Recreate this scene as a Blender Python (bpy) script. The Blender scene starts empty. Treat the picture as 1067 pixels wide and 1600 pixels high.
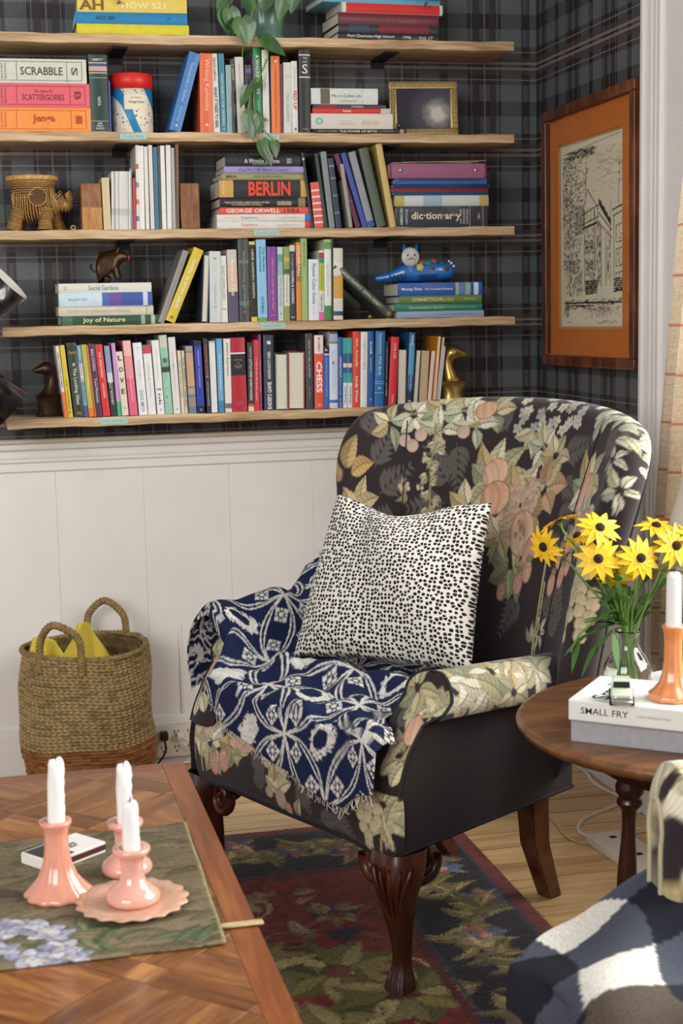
import bpy, bmesh, math, random
import numpy as np
from mathutils import Vector, Matrix, Euler
PI = math.pi
SC = bpy.context.scene
COL = SC.collection
random.seed(7)
RNG = np.random.default_rng(7)

# ------------------------------------------------------------------ camera, light, exposure
CAM_PITCH, CAM_YAW, CAM_ROLL, CAM_F = math.radians(7.711), math.radians(13.136), math.radians(1.147), 2374.3
CAM_LOC = Vector((0.0, -4.18995, 1.27))
cd = bpy.data.cameras.new('camera'); cam = bpy.data.objects.new('camera', cd); COL.objects.link(cam)
cd.sensor_fit = 'VERTICAL'; cd.sensor_height = 36.0; cd.sensor_width = 24.0
cd.lens = CAM_F * 36.0 / 1600.0
_f = Vector((math.sin(CAM_YAW) * math.cos(CAM_PITCH), math.cos(CAM_YAW) * math.cos(CAM_PITCH), -math.sin(CAM_PITCH)))
_r = Vector((math.cos(CAM_YAW), -math.sin(CAM_YAW), 0)); _u = _r.cross(_f)
_r2 = math.cos(CAM_ROLL) * _r - math.sin(CAM_ROLL) * _u; _u2 = math.sin(CAM_ROLL) * _r + math.cos(CAM_ROLL) * _u
_m = Matrix((_r2, _u2, -_f)).transposed().to_4x4(); _m.translation = CAM_LOC
cam.matrix_world = _m
cd.clip_start = 0.05; cd.clip_end = 60
cd.dof.use_dof = True; cd.dof.focus_distance = 3.3; cd.dof.aperture_fstop = 7.1
SC.camera = cam

world = bpy.data.worlds.new('world'); SC.world = world; world.use_nodes = True
world.node_tree.nodes['Background'].inputs[0].default_value = (0.92, 0.95, 1.0, 1)
world.node_tree.nodes['Background'].inputs[1].default_value = 0.42

def area(name, loc, aim, sx, sy, power, col=(1, 1, 1)):
    l = bpy.data.lights.new(name, 'AREA'); l.shape = 'RECTANGLE'; l.size = sx; l.size_y = sy; l.energy = power; l.color = col
    o = bpy.data.objects.new(name, l); COL.objects.link(o); o.location = loc
    o.rotation_euler = (Vector(aim) - Vector(loc)).to_track_quat('-Z', 'Y').to_euler()
    return o
# daylight through the window in the right wall, and through the windows behind the photographer
area('window_daylight', (2.40, -2.25, 1.75), (0.3, -1.6, 0.75), 1.9, 1.7, 128, (1.0, 0.985, 0.955))
area('room_window_daylight', (-2.1, -5.0, 2.25), (0.7, -0.8, 0.9), 2.6, 1.9, 128, (1.0, 0.975, 0.945))
SC.view_settings.view_transform = 'Standard'; SC.view_settings.look = 'None'
SC.view_settings.exposure = 0.0; SC.view_settings.gamma = 1.0; SC.view_settings.use_curve_mapping = False
SC.cycles.use_denoising = True

# ------------------------------------------------------------------ helpers
def C(h, a=1.0):
    h = h.lstrip('#'); v = [int(h[i:i + 2], 16) / 255 for i in (0, 2, 4)]
    return tuple(x / 12.92 if x <= 0.04045 else ((x + 0.055) / 1.055) ** 2.4 for x in v) + (a,)
def C3(h): return np.array(C(h)[:3])
class NT:
    def __init__(s, name):
        s.m = bpy.data.materials.new(name); s.m.use_nodes = True; s.t = s.m.node_tree
        s.b = s.t.nodes['Principled BSDF']
    def n(s, typ, **kw):
        nd = s.t.nodes.new(typ)
        for k, v in kw.items():
            if k.startswith('i_'):
                k = k[2:]; k = int(k) if k.isdigit() else k.replace('_', ' ')
                nd.inputs[k].default_value = v
            else: setattr(nd, k, v)
        return nd
    def l(s, a, b): s.t.links.new(a, b)
    def coord(s, kind='Object', scale=(1, 1, 1), rot=(0, 0, 0), loc=(0, 0, 0)):
        tc = s.n('ShaderNodeTexCoord'); mp = s.n('ShaderNodeMapping')
        mp.inputs['Scale'].default_value = scale; mp.inputs['Rotation'].default_value = rot; mp.inputs['Location'].default_value = loc
        s.l(tc.outputs[kind], mp.inputs[0]); return mp.outputs[0]
    def ramp(s, fac, stops, interp='LINEAR'):
        r = s.n('ShaderNodeValToRGB'); r.color_ramp.interpolation = interp
        e = r.color_ramp.elements
        while len(e) < len(stops): e.new(0.5)
        for q, (p, c) in zip(e, stops): q.position = p; q.color = c if len(c) == 4 else (*c, 1)
        s.l(fac, r.inputs[0]); return r.outputs[0]
    def mix(s, fac, a, b, bt='MIX'):
        m = s.n('ShaderNodeMix', data_type='RGBA', blend_type=bt)
        for sock, v in ((m.inputs[0], fac), (m.inputs[6], a), (m.inputs[7], b)):
            if hasattr(v, 'is_linked') or hasattr(v, 'node'): s.l(v, sock)
            else: sock.default_value = v
        return m.outputs[2]
    def math(s, op, a, b=None):
        m = s.n('ShaderNodeMath', operation=op)
        for sock, v in ((m.inputs[0], a), (m.inputs[1], b)):
            if v is None: continue
            if hasattr(v, 'node'): s.l(v, sock)
            else: sock.default_value = v
        return m.outputs[0]
    def bump(s, h, strength=0.3, dist=0.002):
        b = s.n('ShaderNodeBump'); b.inputs['Strength'].default_value = strength; b.inputs['Distance'].default_value = dist
        s.l(h, b.inputs['Height']); s.l(b.outputs[0], s.b.inputs['Normal'])
    def base(s, v):
        if hasattr(v, 'node'): s.l(v, s.b.inputs['Base Color'])
        else: s.b.inputs['Base Color'].default_value = v
_mc = {}
def plain(name, col, rough=0.6, metal=0.0, var=0.10, scale=25.0, bump=0.0, coat=0.0, sheen=0.0):
    """a node material: colour broken up by fine noise"""
    if name in _mc: return _mc[name]
    t = NT(name); c = C(col) if isinstance(col, str) else col
    co = t.coord('Object'); no = t.n('ShaderNodeTexNoise', i_Scale=scale, i_Detail=4.0); t.l(co, no.inputs['Vector'])
    lo = tuple(max(0, x * (1 - var)) for x in c[:3]) + (1,); hi = tuple(min(1, x * (1 + var)) for x in c[:3]) + (1,)
    t.base(t.ramp(no.outputs['Fac'], [(0.3, lo), (0.7, hi)]))
    t.b.inputs['Roughness'].default_value = rough; t.b.inputs['Metallic'].default_value = metal
    t.b.inputs['Coat Weight'].default_value = coat; t.b.inputs['Sheen Weight'].default_value = sheen
    if bump: t.bump(no.outputs['Fac'], bump)
    _mc[name] = t.m; return t.m
def wood(name, dark, mid, light, scale=(1.5, 22, 22), rough=0.45, rot=(0, 0, 0), rnd=0.0, bump=0.15, coat=0.0, kind='Object', knots=False):
    if name in _mc: return _mc[name]
    t = NT(name); co = t.coord(kind, scale, rot)
    if rnd:
        oi = t.n('ShaderNodeObjectInfo'); ad = t.n('ShaderNodeVectorMath', operation='ADD'); sc = t.n('ShaderNodeVectorMath', operation='SCALE')
        cb = t.n('ShaderNodeCombineXYZ'); t.l(oi.outputs['Random'], cb.inputs[0]); t.l(oi.outputs['Random'], cb.inputs[1]); t.l(oi.outputs['Random'], cb.inputs[2])
        t.l(cb.outputs[0], sc.inputs[0]); sc.inputs['Scale'].default_value = 40; t.l(co, ad.inputs[0]); t.l(sc.outputs[0], ad.inputs[1]); co = ad.outputs[0]
    n1 = t.n('ShaderNodeTexNoise', i_Scale=1.0, i_Detail=6.0, i_Roughness=0.6, i_Distortion=0.6); t.l(co, n1.inputs['Vector'])
    n2 = t.n('ShaderNodeTexNoise', i_Scale=5.0, i_Detail=3.0); t.l(co, n2.inputs['Vector'])
    f = t.math('ADD', t.math('MULTIPLY', n1.outputs['Fac'], 0.7), t.math('MULTIPLY', n2.outputs['Fac'], 0.3))
    c = t.ramp(f, [(0.33, C(dark)), (0.5, C(mid)), (0.66, C(light))])
    if rnd:
        hs = t.n('ShaderNodeHueSaturation'); t.l(c, hs.inputs['Color'])
        t.l(t.math('ADD', t.math('MULTIPLY', oi.outputs['Random'], rnd), 1 - rnd / 2), hs.inputs['Value']); c = hs.outputs[0]
    t.base(c); t.b.inputs['Roughness'].default_value = rough; t.b.inputs['Coat Weight'].default_value = coat
    t.b.inputs['Coat Roughness'].default_value = 0.25
    if bump: t.bump(n2.outputs['Fac'], bump, 0.001)
    _mc[name] = t.m; return t.m
def vcol(name, rough=0.8, fuzz=0.0, bump=0.2, bscale=900.0, sheen=0.0, gain=1.0):
    """colour from the painted 'Col' attribute, with thread-scale noise and relief"""
    if name in _mc: return _mc[name]
    t = NT(name); a = t.n('ShaderNodeVertexColor', layer_name='Col')
    co = t.coord('Object'); no = t.n('ShaderNodeTexNoise', i_Scale=bscale, i_Detail=2.0); t.l(co, no.inputs['Vector'])
    c = a.outputs['Color']
    if fuzz:
        c = t.mix(1.0, c, t.ramp(no.outputs['Fac'], [(0.3, (1 - fuzz,) * 3), (0.7, (1 + fuzz,) * 3)]), 'MULTIPLY')
    t.base(c); t.b.inputs['Roughness'].default_value = rough; t.b.inputs['Sheen Weight'].default_value = sheen
    t.b.inputs['Specular IOR Level'].default_value = 0.3
    if bump: t.bump(no.outputs['Fac'], bump, 0.001)
    _mc[name] = t.m; return t.m

def mesh(name, v, f, mat=None, parent=None, smooth=True, cols=None, uv=None, loc=None):
    me = bpy.data.meshes.new(name)
    me.from_pydata([tuple(map(float, p)) for p in v] if not isinstance(v, np.ndarray) else v.tolist(), [], f if isinstance(f, list) else f.tolist())
    if cols is not None:
        a = me.color_attributes.new('Col', 'FLOAT_COLOR', 'POINT')
        cc = np.ones((len(me.vertices), 4), np.float32); cc[:, :3] = cols; a.data.foreach_set('color', cc.ravel())
    if uv is not None:
        ul = me.uv_layers.new(name='UVMap'); li = np.zeros(len(me.loops), np.int32); me.loops.foreach_get('vertex_index', li)
        ul.data.foreach_set('uv', np.asarray(uv, np.float32)[li].ravel())
    if smooth: me.polygons.foreach_set('use_smooth', np.ones(len(me.polygons), bool))
    me.update()
    o = bpy.data.objects.new(name, me); COL.objects.link(o)
    if mat: me.materials.append(mat)
    if parent: o.parent = parent
    if loc is not None: o.location = loc
    return o
def bm_obj(name, bm, mat=None, parent=None, smooth=False, loc=None, auto=None):
    me = bpy.data.meshes.new(name); bmesh.ops.recalc_face_normals(bm, faces=bm.faces[:]); bm.to_mesh(me); bm.free()
    if smooth: me.polygons.foreach_set('use_smooth', np.ones(len(me.polygons), bool))
    if auto is not None:
        me.polygons.foreach_set('use_smooth', np.ones(len(me.polygons), bool)); me.set_sharp_from_angle(angle=math.radians(auto))
    o = bpy.data.objects.new(name, me); COL.objects.link(o)
    if mat: me.materials.append(mat)
    if parent: o.parent = parent
    if loc is not None: o.location = loc
    return o
def bm_box(bm, x0, x1, y0, y1, z0, z1, bev=0.0, seg=1):
    r = bmesh.ops.create_cube(bm, size=1.0)
    bmesh.ops.transform(bm, matrix=Matrix.Translation(((x0 + x1) / 2, (y0 + y1) / 2, (z0 + z1) / 2)) @ Matrix.Diagonal((x1 - x0, y1 - y0, z1 - z0, 1)), verts=r['verts'])
    if bev:
        ed = list({e for v in r['verts'] for e in v.link_edges})
        bmesh.ops.bevel(bm, geom=ed, offset=bev, segments=seg, affect='EDGES', profile=0.6)
def box(name, x0, x1, y0, y1, z0, z1, mat, parent=None, bev=0.0, seg=1, loc=None):
    bm = bmesh.new(); bm_box(bm, x0, x1, y0, y1, z0, z1, bev, seg)
    return bm_obj(name, bm, mat, parent, loc=loc, auto=40 if bev else None)
def grid_faces(nu, nv, cu=False, cv=False, off=0):
    i, j = np.meshgrid(np.arange(nu if cu else nu - 1), np.arange(nv if cv else nv - 1), indexing='ij')
    a = i * nv + j; b = ((i + 1) % nu) * nv + j; c = ((i + 1) % nu) * nv + (j + 1) % nv; d = i * nv + (j + 1) % nv
    return (np.stack([a, b, c, d], -1).reshape(-1, 4) + off)
def lathe(name, prof, mat, parent=None, n=32, loc=None, wob=None):
    """prof: (r,z) list; wob(angle,r,z)->r"""
    th = np.linspace(0, 2 * PI, n, endpoint=False); v = []
    for a in th:
        for r, z in prof:
            rr = wob(a, r, z) if wob else r
            v.append((rr * math.cos(a), rr * math.sin(a), z))
    return mesh(name, v, grid_faces(n, len(prof), cu=True), mat, parent, loc=loc)
def tube_data(pts, rad, n=8, cap=True):
    P = np.array(pts, float); m = len(P); r = np.full(m, rad) if np.isscalar(rad) else np.array(rad, float)
    T = np.gradient(P, axis=0); T /= np.linalg.norm(T, axis=1)[:, None] + 1e-12
    up = np.array([0, 0, 1.0]) if abs(T[0][2]) < 0.9 else np.array([1.0, 0, 0])
    N = np.cross(T[0], up); N /= np.linalg.norm(N); V = []
    for i in range(m):
        N = N - T[i] * (N @ T[i]); N /= np.linalg.norm(N) + 1e-12; B = np.cross(T[i], N)
        a = np.linspace(0, 2 * PI, n, endpoint=False)
        V.append(P[i] + r[i] * (np.cos(a)[:, None] * N + np.sin(a)[:, None] * B))
    V = np.concatenate(V); F = [tuple(q) for q in grid_faces(m, n, cv=True)]
    if cap: F += [tuple(range(n))[::-1], tuple(range((m - 1) * n, m * n))]
    return V, F
def tube(name, pts, rad, mat, parent=None, n=8, cap=True):
    V, F = tube_data(pts, rad, n, cap); return mesh(name, V, F, mat, parent)
def spline(pts, n=40):
    """Catmull-Rom through points"""
    P = np.array(pts, float); P = np.vstack([2 * P[0] - P[1], P, 2 * P[-1] - P[-2]]); k = len(P) - 3; out = []
    for s in np.linspace(0, k, n):
        i = min(int(s), k - 1); t = s - i; a, b, c, d = P[i:i + 4]
        out.append(0.5 * ((2 * b) + (c - a) * t + (2 * a - 5 * b + 4 * c - d) * t * t + (3 * b - a - 3 * c + d) * t ** 3))
    return np.array(out)
def join_data(parts):
    V, F, o = [], [], 0
    for v, f in parts:
        V.append(np.asarray(v, float)); F += [tuple(int(i) + o for i in q) for q in f]; o += len(v)
    return np.concatenate(V), F
def empty(name, loc=(0, 0, 0), rz=0.0):
    o = bpy.data.objects.new(name, None); COL.objects.link(o); o.location = loc; o.rotation_euler = (0, 0, rz); o.empty_display_size = 0.05; return o
def tag(o, label, cat, group=None, kind=None):
    o['label'] = label; o['category'] = cat
    if group: o['group'] = group
    if kind: o['kind'] = kind
    return o
def struct(o, label=None, cat=None):
    o['kind'] = 'structure'
    if label: o['label'] = label
    if cat: o['category'] = cat
    return o
def copy_tree(o, parent=None):
    c = o.copy(); COL.objects.link(c)
    if parent: c.parent = parent
    for ch in list(o.children): copy_tree(ch, c)
    return c
_tm = {}
def text(body, size, mat, parent, loc, rot=(PI / 2, 0, 0), width=None, bold=0.0, name='title_lettering', height=None, align='CENTER', shear=0.0):
    """flat printed lettering as a mesh; rot default: readable from -Y"""
    key = (body, bold, shear)
    if key not in _tm:
        cu = bpy.data.curves.new('lettering', 'FONT'); cu.body = body; cu.size = 1.0; cu.align_x = 'CENTER'; cu.align_y = 'CENTER'; cu.resolution_u = 2
        cu.offset = bold; cu.shear = shear
        ob = bpy.data.objects.new('lettering', cu)
        me = bpy.data.meshes.new_from_object(ob)
        bpy.data.objects.remove(ob); bpy.data.curves.remove(cu)
        n = len(me.vertices); co = np.zeros(n * 3, np.float32); me.vertices.foreach_get('co', co); co = co.reshape(-1, 3)
        if n:
            lo, hi = co.min(0), co.max(0); co -= (lo + hi) / 2; me.vertices.foreach_set('co', co.ravel()); ext = hi - lo
        else: ext = np.ones(3)
        _tm[key] = (me, ext)
    me, ext = _tm[key]
    me = me.copy(); me.materials.clear(); me.materials.append(mat)
    o = bpy.data.objects.new(name, me); COL.objects.link(o); o.parent = parent; o.location = loc; o.rotation_euler = rot
    sx = sy = size
    if height: sy = height / max(ext[1], 1e-3); sx = sy
    if width: sx = width / max(ext[0], 1e-3); sy = sy if height else min(size, sx * 1.6)
    o.scale = (sx, sy, 1); return o
# ------------------------------------------------------------------ the room
XR = 1.57          # right wall plane; back wall is the plane y = 0
def plaid_mat():
    t = NT('plaid_wallpaper'); tc = t.n('ShaderNodeTexCoord'); sp = t.n('ShaderNodeSeparateXYZ'); t.l(tc.outputs['Object'], sp.inputs[0])
    ns = t.n('ShaderNodeTexNoise', i_Scale=160.0, i_Detail=3.0); t.l(tc.outputs['Object'], ns.inputs['Vector'])
    big = t.n('ShaderNodeTexNoise', i_Scale=9.0, i_Detail=3.0); t.l(tc.outputs['Object'], big.inputs['Vector'])
    # stripe position along the wall: x on the back wall, -y on the right wall
    geo = t.n('ShaderNodeNewGeometry'); gn = t.n('ShaderNodeSeparateXYZ'); t.l(geo.outputs['Normal'], gn.inputs[0])
    side = t.math('GREATER_THAN', t.math('ABSOLUTE', gn.outputs[0]), 0.5)
    ux = t.math('ADD', t.math('MULTIPLY', sp.outputs[0], t.math('SUBTRACT', 1.0, side)), t.math('MULTIPLY', t.math('SUBTRACT', -0.07, sp.outputs[1]), side))
    def saw(v, per, ph):
        return t.math('FRACT', t.math('ADD', t.math('DIVIDE', v, per), 20.0 - ph / per))
    pu = saw(ux, 0.2415, 0.2085 - 0.12075); pv = saw(sp.outputs[2], 0.239, 1.2145 - 0.1195)
    K = (0, 0, 0, 1); W1 = (1, 1, 1, 1)
    # dark broad bands (woven), brownish lines and pale threads
    band = [(0.0, W1), (0.02, W1), (0.021, K), (0.30, K), (0.305, W1), (0.70, W1), (0.705, K), (0.975, K), (0.98, W1)]
    bu = t.ramp(pu, [(0.0, W1), (0.055, K), (0.29, W1), (0.70, K), (0.955, W1)], 'CONSTANT')
    bv = t.ramp(pv, [(0.0, W1), (0.09, K), (0.285, W1), (0.72, K), (0.92, W1)], 'CONSTANT')
    base = t.mix(t.math('MULTIPLY', t.math('ADD', bu, bv), 0.5), C('#585d5e'), C('#1f1f22'))
    base = t.mix(t.math('MULTIPLY', bu, bv), base, C('#151213'))
    lu = t.ramp(pu, [(0.0, K), (0.025, W1), (0.048, K), (0.36, W1), (0.44, K), (0.56, W1), (0.64, K), (0.952, W1), (0.975, K)], 'CONSTANT')
    lv = t.ramp(pv, [(0.0, K), (0.40, W1), (0.47, K), (0.53, W1), (0.60, K)], 'CONSTANT')
    base = t.mix(t.math('MULTIPLY', lu, 0.75), base, C('#2c2022'))
    base = t.mix(t.math('MULTIPLY', lv, 0.6), base, C('#4a3a38'))
    tu = t.ramp(pu, [(0.0, K), (0.335, W1), (0.347, K), (0.492, W1), (0.508, K), (0.652, W1), (0.664, K)], 'CONSTANT')
    tv = t.ramp(pv, [(0.0, K), (0.335, W1), (0.347, K), (0.455, W1), (0.485, K), (0.515, W1), (0.545, K), (0.655, W1), (0.667, K)], 'CONSTANT')
    dash = t.math('GREATER_THAN', t.math('FRACT', t.math('MULTIPLY', sp.outputs[2], 160.0)), 0.35)
    base = t.mix(t.math('MULTIPLY', t.math('MULTIPLY', tu, dash), 0.55), base, C('#9b8d86'))
    base = t.mix(t.math('MULTIPLY', tv, 0.5), base, C('#9a8a82'))
    base = t.mix(0.5, base, t.ramp(ns.outputs['Fac'], [(0.3, (0.6, 0.6, 0.6)), (0.7, (1.35, 1.35, 1.35))]), 'MULTIPLY')
    t.base(base); t.b.inputs['Roughness'].default_value = 0.55
    t.bump(ns.outputs['Fac'], 0.12, 0.001); return t.m
M_PLAID = plaid_mat()
M_WHITE = plain('painted_white_wood', '#e9e6e0', 0.42, var=0.035, scale=6.0, bump=0.03)
M_DUST = plain('dusty_cap_paint', '#cfc4b2', 0.6, var=0.10, scale=14)
CAPZ = 0.932
wb = struct(box('wall_back', -1.3, XR + 0.2, 0.0, 0.15, CAPZ - 0.02, 2.7, M_PLAID), 'back wall papered in dark grey plaid above white wainscot', 'wall')
wr = struct(box('wall_right', XR, XR + 0.15, -0.80, 0.0, 0.0, 2.7, M_PLAID), 'narrow side wall papered in dark plaid beside the window', 'wall')
struct(box('wall_right.001', XR, XR + 0.15, -3.7, -0.80, 0.0, 0.62, M_WHITE), 'white painted wall below the window', 'wall')
# wainscot of the back wall: wide flat boards with fine joints
wz = struct(box('trim_1', -1.3, XR, -0.004, 0.14, 0.0, CAPZ - 0.01, M_WHITE), 'white painted board wainscot below the plaid wallpaper', 'wainscot')
x = -1.25; k = 0
while x < XR - 0.02:
    w_ = 0.238
    box('wainscot_board', x + 0.0002, min(x + w_ - 0.0002, XR - 0.006), -0.012, -0.004, 0.126, 0.85, M_WHITE, wz, bev=0.0005); x += w_
cap = struct(box('trim_2', -1.3, XR, -0.040, 0.0, CAPZ - 0.012, CAPZ, M_DUST, bev=0.003), 'projecting cap rail of the wainscot under the bottom shelf', 'trim')
box('cap_front', -1.3, XR, -0.034, -0.004, CAPZ - 0.030, CAPZ - 0.012, M_WHITE, cap, bev=0.006, seg=3)
box('frieze_board', -1.3, XR, -0.020, -0.004, 0.842, CAPZ - 0.028, M_WHITE, cap, bev=0.003)
box('bead', -1.3, XR, -0.028, -0.016, 0.868, 0.878, M_WHITE, cap, bev=0.004, seg=3)
box('bead', -1.3, XR, -0.025, -0.016, 0.880, 0.886, M_WHITE, cap, bev=0.0025, seg=2)
bb = struct(box('baseboard_back', -1.3, XR, -0.022, 0.0, 0.0, 0.118, M_WHITE, bev=0.002), 'tall white baseboard along the back wall', 'baseboard')
box('base_cap', -1.3, XR, -0.018, -0.004, 0.116, 0.139, M_WHITE, bb, bev=0.006, seg=3)
box('panel_strip', 0.498, 0.507, -0.018, -0.010, 0.139, 0.40, M_WHITE, bb, bev=0.003)
# wainscot on the right wall
ws = struct(box('trim_3', XR - 0.012, XR, -0.80, -0.006, 0.12, CAPZ - 0.01, M_WHITE), 'white wainscot of the side wall behind the armchair', 'wainscot')
box('cap_rail', XR - 0.035, XR, -0.78, -0.03, CAPZ - 0.03, CAPZ, M_WHITE, ws, bev=0.005, seg=2)
struct(box('baseboard_right', XR - 0.022, XR, -3.7, -0.02, 0.0, 0.12, M_WHITE, bev=0.002), 'white baseboard along the side wall', 'baseboard')
# window casing with fluted profile
cas = struct(box('trim_4', XR - 0.016, XR + 0.02, -1.10, -0.775, 0.0, 2.7, M_WHITE, bev=0.002), 'white fluted window casing beside the plaid wall', 'casing')
for y0, y1, d in ((-0.795, -0.777, 0.034), (-0.822, -0.802, 0.024), (-0.846, -0.828, 0.024), (-0.872, -0.853, 0.026)):
    box('flute', XR - d, XR - 0.010, y0, y1, 0.0, 2.7, M_WHITE, cas, bev=0.004, seg=3)
win = struct(box('window_1', XR + 0.02, XR + 0.15, -1.12, -1.10, 0.62, 2.7, M_WHITE), 'tall white window at the edge of the picture', 'window')
box('window_sill', XR - 0.05, XR + 0.15, -3.6, -0.90, 0.60, 0.63, M_WHITE, win, bev=0.004)
for y0 in (-1.17, -1.82, -2.60, -3.40): box('sash', XR + 0.08, XR + 0.12, y0, y0 + 0.05, 0.63, 2.7, M_WHITE, win, bev=0.003)
for z0 in (0.63, 1.62): box('sash_rail', XR + 0.08, XR + 0.12, -3.40, -0.98, z0, z0 + 0.05, M_WHITE, win, bev=0.003)
t = NT('window_glass'); t.b.inputs['Transmission Weight'].default_value = 1.0; t.b.inputs['Roughness'].default_value = 0.0; t.b.inputs['IOR'].default_value = 1.45
t.base((1, 1, 1, 1)); M_GLASS = t.m
# floor of pine boards running along the back wall, each board its own piece
M_PINE = wood('pine_board', '#aa8350', '#d2aa72', '#e2c08c', scale=(2.2, 30, 30), rough=0.38, rnd=0.22, coat=0.15)
fl = struct(box('floor', -1.6, XR, -4.4, 0.0, -0.06, -0.022, plain('dark_subfloor', '#2a1c10', 0.9)), 'varnished pine board floor under the rug', 'floor')
PLANKS = {}
def plank(L):
    if L not in PLANKS:
        bm = bmesh.new(); bm_box(bm, -L / 2, L / 2, -0.0477, 0.0477, -0.022, 0.0, 0.0)
        o = bm_obj('floor_board', bm, M_PINE, fl); PLANKS[L] = o; return o
    o = PLANKS[L].copy(); COL.objects.link(o); return o
rr = random.Random(3); row = 0; y = -0.03
while y > -4.35:
    x = -1.6 + [0, -0.5, -0.9, -0.25][row % 4]
    while x < XR:
        L = [1.4, 1.9, 2.6][rr.randrange(3)]
        if x + L > -1.3 and x < XR:
            o = plank(L); o.location = (x + L / 2, y - 0.05, 0)
            if x + L > XR + 0.1 and False: pass
        x += L + 0.001
    y -= 0.1; row += 1
# ------------------------------------------------------------------ armchair geometry (local: +x near side, +y back, +z up)
CH_O = (0.5405, -1.334); CH_RZ = math.radians(-65.05)
def qfit(zs, vs):
    return np.poly1d(np.polyfit(zs, vs, len(zs) - 1))
A_ = qfit([0.45, 0.80, 1.02], [0.350, 0.402, 0.464])
B_ = qfit([0.45, 0.80, 1.02], [0.14, 0.175, 0.228])
Y_ = qfit([0.45, 0.80, 1.02], [0.50, 0.575, 0.645])
BK_R = 0.038; BK_TH = math.radians(64)
def bk_top(u):
    au = np.abs(u); z = 1.034 - 0.048 * au ** 2
    e = np.clip((au - 0.80) / 0.20, 0, 1)
    return z - 0.115 * (1 - np.sqrt(np.clip(1 - e ** 2.2, 0, 1)))
def bk_pt(u, v):
    z = 0.40 + v * (bk_top(u) - 0.40); th = u * BK_TH
    return np.stack([A_(z) * np.sin(th), Y_(z) - B_(z) * (1 - np.cos(th)) + 0.012 * np.cos(th * 3) * (z - 0.4), z], -1)
def bk_nrm(u, v):
    e = 1e-3
    du = bk_pt(u + e, v) - bk_pt(u - e, v); dv = bk_pt(u, v + e) - bk_pt(u, v - e)
    n = np.cross(dv, du); n /= np.linalg.norm(n, axis=-1)[..., None]
    return n * np.sign(n[..., 1:2])           # points to the outside (back)
def back_grids(nu=470, nv=330, nr=40):
    """inside surface + rolled rim; returns verts, faces, uv(metres), and rim boundary data"""
    s = np.linspace(-1, 1, nu); u1 = np.sign(s) * (1 - (1 - np.abs(s)) ** 1.25)
    v1 = np.linspace(0, 1, nv); U, V = np.meshgrid(u1, v1, indexing='ij')
    P = bk_pt(U, V); uvx = U * 0.46; uvy = P[..., 2].copy()
    faces = grid_faces(nu, nv)
    bi = [(0, j) for j in range(nv)] + [(i, nv - 1) for i in range(1, nu - 1)] + [(nu - 1, j) for j in range(nv - 1, -1, -1)]
    bu = np.array([u1[i] for i, j in bi]); bv = np.array([v1[j] for i, j in bi])
    B = bk_pt(bu, bv); N = bk_nrm(np.clip(bu, -0.999, 0.999), np.clip(bv, 0.001, 0.999)); T = np.gradient(B, axis=0); T /= np.linalg.norm(T, axis=1)[:, None]
    E = np.cross(T, N); E *= np.sign((E * (B - np.array([0, 0.5, 0.7]))).sum(1))[:, None]
    k = np.ones(15) / 15
    for a in range(3):
        E[:, a] = np.convolve(np.pad(E[:, a], 7, 'edge'), k, 'valid'); N[:, a] = np.convolve(np.pad(N[:, a], 7, 'edge'), k, 'valid')
    E /= np.linalg.norm(E, axis=1)[:, None]; N /= np.linalg.norm(N, axis=1)[:, None]
    ph = np.linspace(0, PI, nr + 1)[1:]
    R = B[:, None] + BK_R * N[:, None] + BK_R * (-N[:, None] * np.cos(ph)[None, :, None] + E[:, None] * np.sin(ph)[None, :, None] * 1.15)
    # uv of the rim: continue outwards from the border
    Buv = np.stack([bu * 0.46, B[:, 2]], -1); Tuv = np.gradient(Buv, axis=0); Tuv /= np.linalg.norm(Tuv, axis=1)[:, None] + 1e-9
    Euv = np.stack([Tuv[:, 1], -Tuv[:, 0]], -1); Euv *= np.sign((Euv * (Buv - np.array([0, 0.7]))).sum(1))[:, None]
    Ruv = Buv[:, None] + Euv[:, None] * (BK_R * ph)[None, :, None]
    nb = len(bi); base = nu * nv
    verts = np.concatenate([P.reshape(-1, 3), R.reshape(-1, 3)]); uv = np.concatenate([np.stack([uvx, uvy], -1).reshape(-1, 2), Ruv.reshape(-1, 2)])
    F = [faces]
    bidx = np.array([i * nv + j for i, j in bi])
    ring = np.concatenate([bidx[:, None], base + np.arange(nb * nr).reshape(nb, nr)], 1)
    q = np.stack([ring[:-1, :-1], ring[1:, :-1], ring[1:, 1:], ring[:-1, 1:]], -1).reshape(-1, 4)
    return verts, np.concatenate([faces, q]), uv, (R[:, -1], E, N, P)
def back_outside(nu=60, nv=40):
    u1 = np.linspace(-1, 1, nu); v1 = np.linspace(0, 1, nv); U, V = np.meshgrid(u1, v1, indexing='ij')
    P = bk_pt(U, V); N = bk_nrm(np.clip(U, -0.999, 0.999), np.clip(V, 0.001, 0.999))
    Q = P + N * (2 * BK_R + 0.001)
    low = V < 0.001
    return Q
def arm_x(side): return side
ARM_FZ = qfit([0.285, 0.40, 0.50, 0.556], [0.0, 0.006, 0.055, 0.105])
def arm_front_y(z): return np.where(z > 0.556, 0.105 + (z - 0.556) * 0.15, np.where(z < 0.34, 0.0, ARM_FZ(z)))
def taper(y): return 1 - 0.20 * np.clip(y, 0, 0.6) / 0.5
ARM_IN = 0.262
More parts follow.
